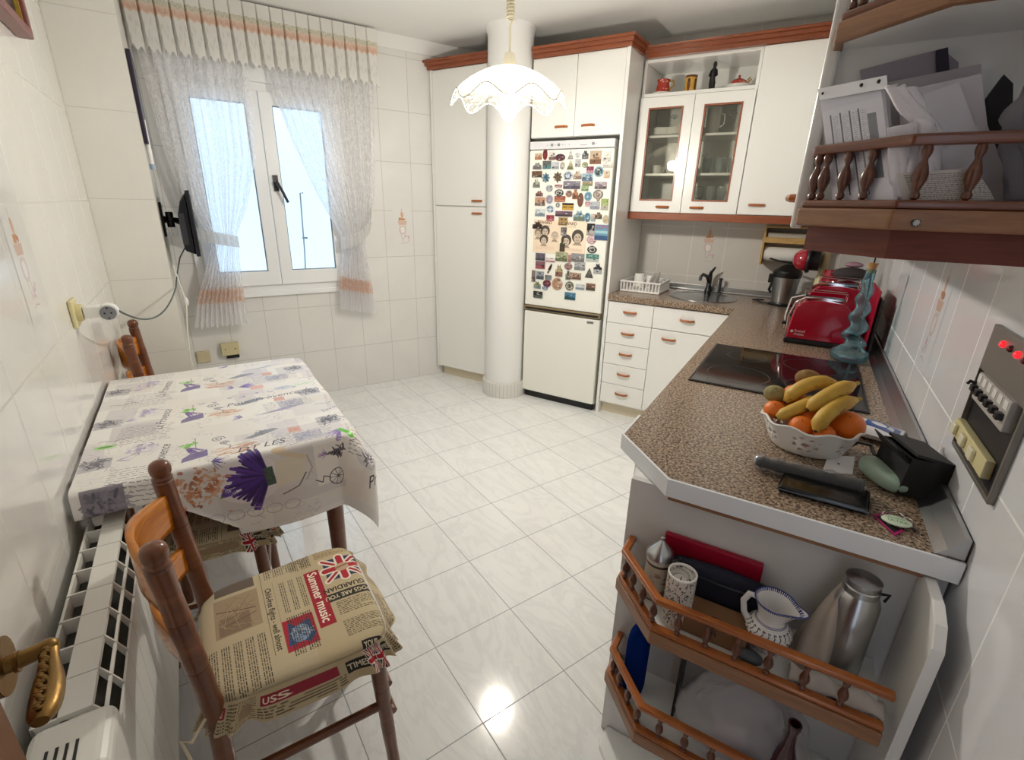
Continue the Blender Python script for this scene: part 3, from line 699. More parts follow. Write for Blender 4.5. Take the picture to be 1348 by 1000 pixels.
# ------------------------------------------------------------------ kitchen furniture
YF = 3.26                                    # plane of the tall and base cabinet fronts
def handle(par, x, y, z, w=.085, vert=False, side=None):
    b = MB()
    if side == 'x':
        b.tube([(x, y - w / 2, z), (x - .014, y - w / 2 + .006, z), (x - .020, y - w / 4, z), (x - .020, y + w / 4, z), (x - .014, y + w / 2 - .006, z), (x, y + w / 2, z)], .006, 8)
    else:
        b.tube([(x - w / 2, y, z), (x - w / 2 + .006, y - .014, z), (x - w / 4, y - .022, z), (x + w / 4, y - .022, z), (x + w / 2 - .006, y - .014, z), (x + w / 2, y, z)], .007, 8, flat=1.1)
    o = obj('handle', b, M['woodr'], par); o['label'] = 'short curved brown wooden handle'; return o
def door_(par, name, x0, x1, z0, z1, hx_=None, hz_=None, y=YF):
    d = obj(name, MB().box(x0 + .0015, x1 - .0015, y - .019, y, z0 + .0015, z1 - .0015), M['white'], par, flat=True, bevel=.0025)
    if hx_ is not None: handle(d, hx_, y - .019, hz_)
    return d
def cornice(par, path, z0, mb=None):
    # stepped wooden cornice following a front line
    b = MB(); b.bar(path, .022, z0, z0 + .036)
    off = lambda d: [(p[0] + (d if i and False else 0), p[1]) for i, p in enumerate(path)]
    b.bar(path, .046, z0 + .024, z0 + .050); b.bar(path, .068, z0 + .046, z0 + .062)
    return obj('cornice', b, M['wood'], par, flat=True, bevel=.004)
# pantry cupboard between window wall and column
pc = thing('pantry_cabinet', 'tall white two-door cupboard between the window wall and the round column', 'cabinet', o=(-2.43, 3.5, 0))
px0, px1 = -2.682, -2.155
obj('body', MB().prism([(px0 + .012, YF), (px1, YF), (px1, YK - .005), (-2.395, YK - .005)], .085, 2.375), M['white'], pc, flat=True)
obj('frame_strip', MB().box(px0 + .004, px0 + .026, YF - .019, YF, .085, 2.375), M['white'], pc, flat=True)
door_(pc, 'door', px0 + .026, px1, 1.435, 2.37, -2.25, 1.475); door_(pc, 'door', px0 + .026, px1, .09, 1.43, -2.25, 1.385)
obj('plinth', MB().box(px0 + .035, px1, YF + .03, YF + .045, 0, .085), M['cream'], pc, flat=True)
cornice(pc, [(px0 + .0, YF + .02), (px0 - .0, YF - .022), (px1 + .03, YF - .022)], 2.372)
# fridge freezer
fx0, fx1 = -1.795, -1.185; FY = 3.265
fr = thing('fridge_freezer', 'white fridge freezer whose upper door is covered in souvenir magnets', 'fridge', o=(-1.49, 3.5, 0))
obj('body', MB().box(fx0 + .004, fx1 - .004, FY + .002, 3.80, .04, 1.862), M['fridge'], fr, flat=True, bevel=.004)
ud = obj('fridge_door', MB().box(fx0, fx1, FY - .045, FY, .745, 1.808), M['fridge'], fr, flat=True, bevel=.008)
fd = obj('freezer_door', MB().box(fx0, fx1, FY - .045, FY, .055, .700), M['fridge'], fr, flat=True, bevel=.008)
fs = obj('grip_strip', MB().box(fx0, fx1, FY - .050, FY - .004, .708, .742), mat('brown grip strip', '8b7a5c', .4), fr, flat=True, bevel=.004)
obj('grip_recess', MB().box(fx0 + .012, fx1 - .012, FY - .0515, FY - .045, .716, .730), M['black'], fs, flat=True)
cp = obj('control_panel', MB().box(fx0, fx1, FY - .045, FY, 1.812, 1.862), mat('control panel', 'dcdce0', .3), fr, flat=True, bevel=.004)
for x in (-1.625, -1.575, -1.33): obj('knob', MB().lathe([(.0, -.006), (.009, -.006), (.009, 0)], (x, FY - .045, 1.836), 12, axis='y'), M['grey'], cp)
for x in (-1.66, -1.60, -1.55, -1.53, -1.50, -1.31): obj('indicator', MB().box(x - .003, x + .003, FY - .0465, FY - .045, 1.834, 1.838), M['grey'], cp)
obj('indicator', MB().box(-1.42, -1.375, FY - .046, FY - .045, 1.828, 1.831), M['grey'], cp)
obj('badge', MB().box(fx1 - .095, fx1 - .045, FY - .047, FY - .045, .668, .684), M['steel'], fd, flat=True)
obj('base_grille', MB().box(fx0 + .02, fx1 - .01, FY - .02, FY + .01, .0, .05), M['black'], fr, flat=True)
# bridging cupboard over the fridge and the tall side panel
oc = thing('overfridge_cabinet', 'white two-door cupboard bridging above the fridge, with side panel down to the floor', 'cabinet', o=(-1.49, 3.5, 1.88))
obj('body', MB().box(-1.802, -1.166, YF, YK - .005, 1.885, 2.355), M['white'], oc, flat=True)
door_(oc, 'door', -1.802, -1.483, 1.885, 2.352, -1.575, 1.945); door_(oc, 'door', -1.483, -1.165, 1.885, 2.352, -1.385, 1.945)
obj('side_panel', MB().box(-1.165, -1.143, YF - .022, YK - .005, 0, 2.355), M['white'], oc, flat=True, bevel=.002)
cornice(oc, [(-1.80, YF - .022), (-1.145, YF - .022), (-1.135, YF + .2)], 2.352)
# drawer stack
ds = thing('drawer_cabinet', 'white five-drawer base unit left of the sink cupboard', 'cabinet', o=(-.98, 3.5, 0))
dx0, dx1 = -1.140, -.822
obj('body', MB().box(dx0, dx1, YF, YK - .005, .085, .85), M['white'], ds, flat=True)
zs = [.095, .245, .395, .545, .695, .845]
for i in range(5): door_(ds, 'drawer', dx0, dx1, zs[i], zs[i + 1], (dx0 + dx1) / 2, (zs[i] + zs[i + 1]) / 2 + .01)
obj('plinth', MB().box(dx0, dx1, YF + .035, YF + .05, 0, .085), M['cream'], ds, flat=True)
# sink cupboard
sk = thing('sink_cabinet', 'white base cupboard with one drawer front under the sink', 'cabinet', o=(-.55, 3.5, 0))
obj('body', MB().box(dx1 + .001, -.31, YF, YK - .005, .085, .75), M['white'], sk, flat=True)
door_(sk, 'drawer', dx1, -.312, .695, .845, -.60, .775); door_(sk, 'door', dx1, -.312, .095, .693, -.70, .635)
obj('plinth', MB().box(dx1, -.31, YF + .035, YF + .05, 0, .085), M['cream'], sk, flat=True)
# hob run, ends in a canted white panel towards the camera
hb = thing('base_cabinet', 'white base units below the hob, ending in a plain white end panel', 'cabinet', o=(0, 2, 0))
obj('body', MB().prism([(-.295, 1.21), (-.262, 1.04), (XR - .004, 1.04), (XR - .004, 3.25), (-.295, 3.25)], .09, .845), M['white'], hb, flat=True)
for y0 in (1.24, 1.74, 2.28, 2.76):
    y1 = {1.24: 1.735, 1.74: 2.275, 2.28: 2.755, 2.76: 3.2}[y0]
    d = obj('door', MB().box(-.314, -.296, y0, y1 - .003, .1, .84), M['white'], hb, flat=True, bevel=.002); handle(d, -.314, (y0 + y1) / 2, .78, side='x')
obj('end_panel', MB().box(-.262, XR - .004, 1.022, 1.04, 0, .845), mat('end panel laminate', 'dad8d6', .35), hb, flat=True)
obj('edging_strip', MB().box(-.168, .285, .990, 1.000, .838, .8475), M['woodl'], hb, flat=True)
obj('plinth', MB().box(-.25, -.235, 1.05, 3.25, 0, .09), M['cream'], hb, flat=True)
# worktop
SX, SY, SR = -.578, 3.535, .212
outer = [(-1.142, 3.225), (-.33, 3.225), (-.33, 1.155), (-.172, .992), (XR - .003, .992), (XR - .003, YK - .003), (-1.142, YK - .003)]
hole = [(SX + (SR - .015) * math.cos(2 * PI * i / 40), SY + (SR - .015) * math.sin(2 * PI * i / 40)) for i in range(40)]
wt = thing('worktop', 'L-shaped speckled brown worktop with a canted white-edged end', 'worktop', o=(0, 2, .85))
obj('slab', MB().prism(outer, .852, .890, holes=[hole]), M['granite'], wt, flat=True)
obj('edge_band', MB().bar([(-.332, 1.30), (-.332, 1.153), (-.172, .989), (XR - .003, .989)], .006, .848, .8905), mat('edge band', 'eceff4', .3), wt, flat=True)
up = MB(); up.add([(XR - .004, y, z) for y in (.995, 3.83) for z in (.8905, .932)] + [(XR - .045, y, .8905) for y in (.995, 3.83)] + [(XR - .030, y, .905) for y in (.995, 3.83)] + [(XR - .012, y, .932) for y in (.995, 3.83)],
    [(4, 5, 7, 6), (6, 7, 9, 8), (8, 9, 3, 1), (0, 4, 6, 8, 1), (2, 3, 9, 7, 5)])
obj('upstand', up, M['steel'], wt, flat=True)
up2 = MB(); up2.prism([(-1.14, YK - .045), (XR - .05, YK - .045), (XR - .05, YK - .004), (-1.14, YK - .004)], .8905, .90); up2.box(-1.14, XR - .05, YK - .02, YK - .004, .90, .932)
obj('upstand', up2, M['steel'], wt, flat=True, bevel=.002)
# sink and tap
sn = thing('sink', 'round stainless steel sink set in the worktop', 'sink', o=(SX, SY, .89))
obj('bowl', MB().lathe([(SR + .006, .8905), (SR + .004, .8945), (SR - .012, .8945), (SR - .022, .889), (SR - .030, .86), (SR - .05, .775), (SR - .09, .762), (.03, .758), (.0, .757)], (SX, SY, 0), 56), mat('sink steel', '8f9194', .22, 1.0), sn)
obj('drain', MB().lathe([(.0, .7605), (.03, .7605), (.036, .762), (.038, .7585)], (SX, SY, 0), 24), M['steeld'], sn)
tp = thing('mixer_tap', 'dark mixer tap behind the round sink', 'tap', o=(-.585, 3.79, .89))
tb = MB(); bx_, by_ = -.585, 3.765
tb.lathe([(.026, .8945), (.024, .91), (.018, .925), (.016, 1.0), (.014, 1.01)], (bx_, by_, 0), 20)
tb.tube([(bx_, by_, .96), (bx_ - .012, by_ - .05, 1.01), (bx_ - .03, by_ - .12, 1.03), (bx_ - .036, by_ - .155, 1.015), (bx_ - .037, by_ - .16, .99)], [.013, .012, .011, .011, .010], 10)
obj('spout', tb, mat('gunmetal', '4e5054', .25, .9), tp)
obj('lever', MB().tube([(bx_, by_, 1.008), (bx_ + .004, by_ - .01, 1.035), (bx_ + .03, by_ - .02, 1.075)], [.016, .012, .006], 10), mat('gunmetal', '4e5054', .25, .9), tp)
obj('soap_pump', MB().lathe([(.018, .8945), (.018, .90), (.010, .905), (.010, .985), (.014, .99), (.014, 1.0), (0, 1.0)], (bx_ + .075, by_ + .005, 0), 16), M['steeld'], tp)
# hob
hob = thing('ceramic_hob', 'black ceramic glass hob set in the worktop', 'hob', o=(-.01, 1.98, .89))
hx0, hx1, hy0, hy1 = -.275, .238, 1.70, 2.265
hg = NT('black hob glass'); hg.b.inputs['Base Color'].default_value = (.008, .008, .009, 1); hg.b.inputs['Roughness'].default_value = .07
obj('glass', MB().box(hx0, hx1, hy0, hy1, .8905, .8955), hg.m, hob, flat=True, bevel=.002)
obj('frame', MB().prism([(hx0 - .006, hy0 - .006), (hx1 + .006, hy0 - .006), (hx1 + .006, hy1 + .006), (hx0 - .006, hy1 + .006)], .8905, .8945, holes=[[(hx0, hy0), (hx1, hy0), (hx1, hy1), (hx0, hy1)]]), M['black'], hob, flat=True)
for (x, y, r) in ((-.14, 1.85, .105), (-.14, 2.12, .075), (.09, 1.85, .08), (.09, 2.12, .10)):
    ring = MB().prism([(x + r * math.cos(2 * PI * i / 48), y + r * math.sin(2 * PI * i / 48)) for i in range(48)], .8956, .8959, holes=[[(x + (r - .004) * math.cos(2 * PI * i / 48), y + (r - .004) * math.sin(2 * PI * i / 48)) for i in range(48)]])
    obj('ring_mark', ring, mat('hob ring', '232428', .3), hob, flat=True)

# ------------------------------------------------------------------ wall cupboards on the sink wall
YW = 3.50; wz0_, wz1_ = 1.428, 2.335
gc = thing('glass_cabinet', 'white wall cupboard with two wood-framed glass doors and an open niche on top', 'cabinet', o=(-.8, 3.67, 1.43))
gx0, gx1 = -1.135, -.448
b = MB(); T_ = .018
b.box(gx0, gx0 + T_, YW, YK - .004, wz0_, wz1_); b.box(gx1 - T_, gx1, YW, YK - .004, wz0_, wz1_); b.box(gx0 + T_, gx1 - T_, YW, YK - .004, wz0_, wz0_ + T_)
b.box(gx0 + T_, gx1 - T_, YW, YK - .004, wz1_ - T_, wz1_); b.box(gx0 + T_, gx1 - T_, YW, YK - .004, 2.125, 2.145); b.box(gx0 + T_, gx1 - T_, YK - .012, YK - .004, wz0_ + T_, wz1_ - T_)
obj('body', b, M['white'], gc, flat=True, bevel=.0015)
for z in (1.66, 1.89): obj('shelf', MB().box(gx0 + T_, gx1 - T_, YW + .02, YK - .012, z, z + .014), M['white'], gc, flat=True)
def toY(y): return Matrix(((1, 0, 0, 0), (0, 0, 1, y), (0, 1, 0, 0), (0, 0, 0, 1)))
gm = (gx0 + gx1) / 2
def gdoor(a, b, hxp):
    z0, z1 = wz0_ + .002, 2.12; f = .062
    d = obj('glass_door', MB().prism([(a, z0), (b, z0), (b, z1), (a, z1)], 0, .019, holes=[[(a + f, z0 + f + .012), (b - f, z0 + f + .012), (b - f, z1 - f), (a + f, z1 - f)]]).xf(toY(YW - .019)), M['white'], gc, flat=True, bevel=.0015)
    obj('bead', MB().prism([(a + f - .002, z0 + f + .01), (b - f + .002, z0 + f + .01), (b - f + .002, z1 - f + .002), (a + f - .002, z1 - f + .002)], 0, .023, holes=[[(a + f + .008, z0 + f + .02), (b - f - .008, z0 + f + .02), (b - f - .008, z1 - f - .008), (a + f + .008, z1 - f - .008)]]).xf(toY(YW - .021)), M['wood'], d, flat=True)
    obj('pane', MB().box(a + f, b - f, YW - .012, YW - .009, z0 + f + .012, z1 - f), M['cabglass'], d, flat=True)
    for (fx, fz) in ((b - f - .05, z1 - f - .07), (a + f + .045, z1 - f - .30)):
        fl_ = MB()
        for k in range(5):
            an = -1.0 + k * .5; fl_.tube([(fx, YW - .0135, fz), (fx + .028 * math.sin(an), YW - .0135, fz + .03 * math.cos(an))], [.001, .0028], 6)
        obj('etched_flower', fl_, mat('etched mark', '5a5c58', .6), d)
    handle(d, hxp, YW - .019, z0 + .035, .08)
gdoor(gx0 + .002, gm - .0015, gm - .12); gdoor(gm + .0015, gx1 - .002, gm + .10)
# single door cupboard
sc_ = thing('wall_cabinet', 'white single-door wall cupboard right of the glass cupboard', 'cabinet', o=(-.25, 3.67, 1.43))
obj('body', MB().box(gx1 + .001, -.03, YW, YK - .004, wz0_, wz1_), M['white'], sc_, flat=True)
door_(sc_, 'door', gx1 + .002, -.06, wz0_ + .002, wz1_ - .002, -.34, wz0_ + .06, YW)
# long cornice and light pelmet
ct = thing('wood_cornice', 'cherry wood cornice running along the top of the sink-wall cupboards', 'cornice', o=(-.6, YW, 2.33))
cornice(ct, [(-1.12, YW - .022), (-.03, YW - .022)], 2.335)
pl = obj('light_pelmet', MB().box(-1.142, -.05, YW - .024, YW - .004, wz0_ - .046, wz0_ - .001), M['wood'], o=(-.6, YW, wz0_ - .045), flat=True, bevel=.004)
tag(pl, 'cherry wood pelmet under the sink-wall cupboards', 'pelmet')

# ------------------------------------------------------------------ right-hand wall cupboards with canted open end shelves
RX = -.035; RZ0, RZ1 = 1.440, 2.34; RY = 1.04
rc = thing('wall_cabinet', 'white wall cupboard above the hob, seen edge-on beside the paper shelf', 'cabinet', o=(.15, 2.2, 1.44))
obj('body', MB().box(RX + .02, XR - .003, RY + .018, YW - .03, RZ0, RZ1), M['white'], rc, flat=True)
for y0, y1 in ((RY + .0, 1.55), (1.553, 2.2), (2.203, 2.8), (2.803, 3.42)):
    d = obj('door', MB().box(RX, RX + .018, y0, y1, RZ0 + .0, RZ1), M['white'], rc, flat=True, bevel=.004)
k_ = Px(1041, 261, RX - .020)
kn = MB().tube([(RX, k_.y - .05, k_.z), (RX - .016, k_.y - .042, k_.z), (RX - .022, k_.y - .02, k_.z), (RX - .022, k_.y + .02, k_.z), (RX - .016, k_.y + .042, k_.z), (RX, k_.y + .05, k_.z)], .007, 8)
print('knob', tuple(k_))
obj('handle', kn, M['woodr'], d)
cornice(rc, [(RX + .01, YW - .05), (RX + .01, RY + .02)], RZ1 - .0)

BAL = [(.0022, 0), (.0052, .003), (.0056, .008), (.0034, .013), (.0048, .019), (.0078, .030), (.0082, .038), (.0062, .048), (.0038, .056), (.0032, .060), (.0055, .068), (.0058, .074), (.004, .082)]
def baluster(par, x, y, z, h=.082, s=1.0, m=None):
    k = h / .082
    return obj('baluster', MB().lathe([(r * s * 1.08, zz * k) for r, zz in BAL], (x, y, z), 14), m or M['woodd'], par)
def along(path, d):
    for a, b in zip(path[:-1], path[1:]):
        a, b = Vector(a), Vector(b); l = (b - a).length
        if d <= l: return a.lerp(b, d / l)
        d -= l
    return Vector(path[-1])
def insetp(path, d):
    # shift a plan polyline to its left by d
    P = [Vector(p) for p in path]; out = []; n = len(P)
    for i in range(n):
        d0 = (P[i] - P[i - 1]).normalized() if i else (P[1] - P[0]).normalized()
        d1 = (P[i + 1] - P[i]).normalized() if i < n - 1 else d0
        n0, n1 = Vector((-d0.y, d0.x)), Vector((-d1.y, d1.x)); b = (n0 + n1).normalized(); k = d / max(.3, b.dot(n0)); out.append(tuple(P[i] + b * k))
    return out
def shelf_set(par, front, yback, boards, bal, railh, mats, tkb=.022):
    # front = plan line of the board edge, from the left end on the panel to the right end
    x0, x1 = front[0][0], front[-1][0]
    for z in boards:
        poly = [(x0, yback)] + list(front) + [(x1, yback)]
        pi_ = [(x0, yback)] + list(insetp(front, .012)) + [(x1, yback)]
        bo = obj('shelf', MB().prism(pi_, z - tkb, z), M['white'], par, flat=True)
        obj('edge', MB().bar(insetp(front, .006), .013, z - tkb - .003, z + .006), mats[1], bo, flat=True, bevel=.003)
        rp = insetp(front, .012)
        ft = obj('foot_rail', MB().bar(rp, .018, z + .006, z + .018), mats[0], par, flat=True, bevel=.004)
        tr = obj('top_rail', MB().bar(rp, .017, z + .018 + railh - .002, z + .018 + railh + .012), mats[0], par, flat=True, bevel=.004)
        for d in bal:
            q = along(rp, d); baluster(par, q.x, q.y, z + .018, railh)
# upper end shelves
us = thing('end_shelf', 'open canted end shelves with turned balusters, upper right, full of papers', 'shelf', o=(.15, .95, 1.44))
obj('gable', MB().box(RX, XR - .002, RY - .019, RY - .001, RZ0 - .01, RZ1), M['white'], us, flat=True, bevel=.002)
obj('front_trim', MB().box(RX - .005, RX + .014, RY - .03, RY - .019, RZ0 - .015, RZ1), M['white'], us, flat=True, bevel=.004)
ufront = [(RX + .004, RY - .02), (RX + .004, .967), (.083, .858), (XR - .003, .858)]
shelf_set(us, ufront, RY - .019, (1.452, 1.708), (.052, .068, .104, .142, .212, .265, .33, .39), .068, (M['woodu'], M['woodl']), .018)
uf2 = insetp(ufront, .026)
obj('pelmet', MB().bar(uf2, .014, 1.392, 1.434), M['woodx'], us, flat=True)
obj('pelmet_run', MB().box(.0, .014, RY - .02, 3.40, 1.392, 1.438), M['woodx'], us, flat=True)
sc0 = Py(1206, 293, .856)
scw = MB()
for k in range(8):
    a = k * PI / 4; scw.tube([(sc0.x, .853, sc0.z), (sc0.x + .004 * math.cos(a), .853, sc0.z + .004 * math.sin(a))], .0012, 6)
scw.lathe([(0, -.003), (.005, -.003), (.005, .003)], (sc0.x, .8555, sc0.z), 12, axis='y', m=1)
obj('star_screw', scw, [M['steel'], M['black']], us)
# lower end shelves
ls = thing('end_shelf', 'open canted end shelves with honey wood rails at the worktop end, lower right', 'shelf', o=(0, .95, .3))
lfront = [(-.252, 1.022), (-.252, .955), (-.137, .838), (.268, .838)]
shelf_set(ls, lfront, 1.021, (.600, .292), (.03, .074, .112, .158, .205, .262, .318, .374, .43, .49, .55), .062, (M['woodr'], M['woodl']))
obj('side_panel', MB().prism([(.0, 0), (.165, 0), (.165, .80), (.14, .83), (.10, .842), (0, .842)], .288, .306).xf(Matrix(((0, 0, 1, 0), (-1, 0, 0, 1.021), (0, 1, 0, 0), (0, 0, 0, 1)))), M['white'], ls, flat=True, bevel=.002)
obj('base_shelf', MB().prism([(-.245, 1.02), (-.245, .96), (-.14, .85), (.288, .85), (.288, 1.02)], .0, .02), M['white'], ls, flat=True)
# ------------------------------------------------------------------ fridge posters and magnets
FM = FY - .045
def crop(cn, x, y):
    if cn == 'A': return 698 + x / 11.825, 190 + y / 11.825
    if cn == 'B': return 698 + x / 11.825, 250 + y / 11.825
    return 694 + x / 11.11, 310 + y / 11.11
# two beige posters with drawn faces
c = Cv(1000, 640, 'e6d3bb'); R_ = random.Random(8)
c.rect(250, 320, 480, 630, 'ead6be'); c.rect(750, 330, 480, 600, 'eedcc4')
c.text('REWARD', 70, 560, 84, '7a5644', bold=2, sx=.8); c.text('REWARD', 540, 560, 84, '6a5a4c', bold=2, sx=.8)
c.text('IN CASH FOR', 120, 515, 34, '8a7464'); c.text('IN CASH FOR', 600, 515, 34, '8a7464')
def face(x, y, r, hair='4c4640', afro=1.15):
    c.ell(x, y + r * .25, r * .86 * afro, r * afro, hair); c.ell(x, y - r * .1, r * .62, r * .82, 'c9b8a4'); 
    for s_ in (-1, 1): c.ell(x + s_ * r * .25, y + r * .05, r * .12, r * .06, '3a3430'); c.line(x + s_ * r * .12, y + r * .2, x + s_ * r * .4, y + r * .22, r * .06, '4a423c')
    c.line(x, y, x + 2, y - r * .22, r * .06, '9a8878'); c.line(x - r * .2, y - r * .42, x + r * .2, y - r * .42, r * .08, '6a5048'); c.poly([(x - r * .8, y - r * 1.3), (x + r * .8, y - r * 1.3), (x + r * .35, y - r * .75), (x - r * .35, y - r * .75)], '8a7a6a', .8)
face(90, 360, 80, '8a7a6a', 1.0); face(230, 410, 90); face(210, 240, 84); face(420, 330, 80, 'b9a894', 1.0); face(640, 250, 96); face(850, 330, 110)
for k in range(5): c.block(60 + 0 * k, 60 + k * 14, 360, 12, 11, 'c08a78', 0, .6, R_)
c.block(560, 60, 380, 60, 14, 'b08a78', 0, .6, R_)
pm = c.mat('poster print', .5)
a0 = Py(704, 290, FM); a1 = Py(770, 333, FM)
zt, zb_ = Py(737, 290, FM).z, Py(737, 334, FM).z
b = MB(); b.box(a0.x - .005, a1.x, FM - .0022, FM - .0004, zb_, zt)
x0_, x1_ = a0.x - .005, a1.x
po = obj('poster', b, pm, o=((x0_ + x1_) / 2, FM, zb_), uvf=lambda v: ((v.x - x0_) / (x1_ - x0_), (v.z - zb_) / (zt - zb_)), flat=True)
tag(po, 'wide beige poster of drawn black and white faces on the fridge door', 'poster')
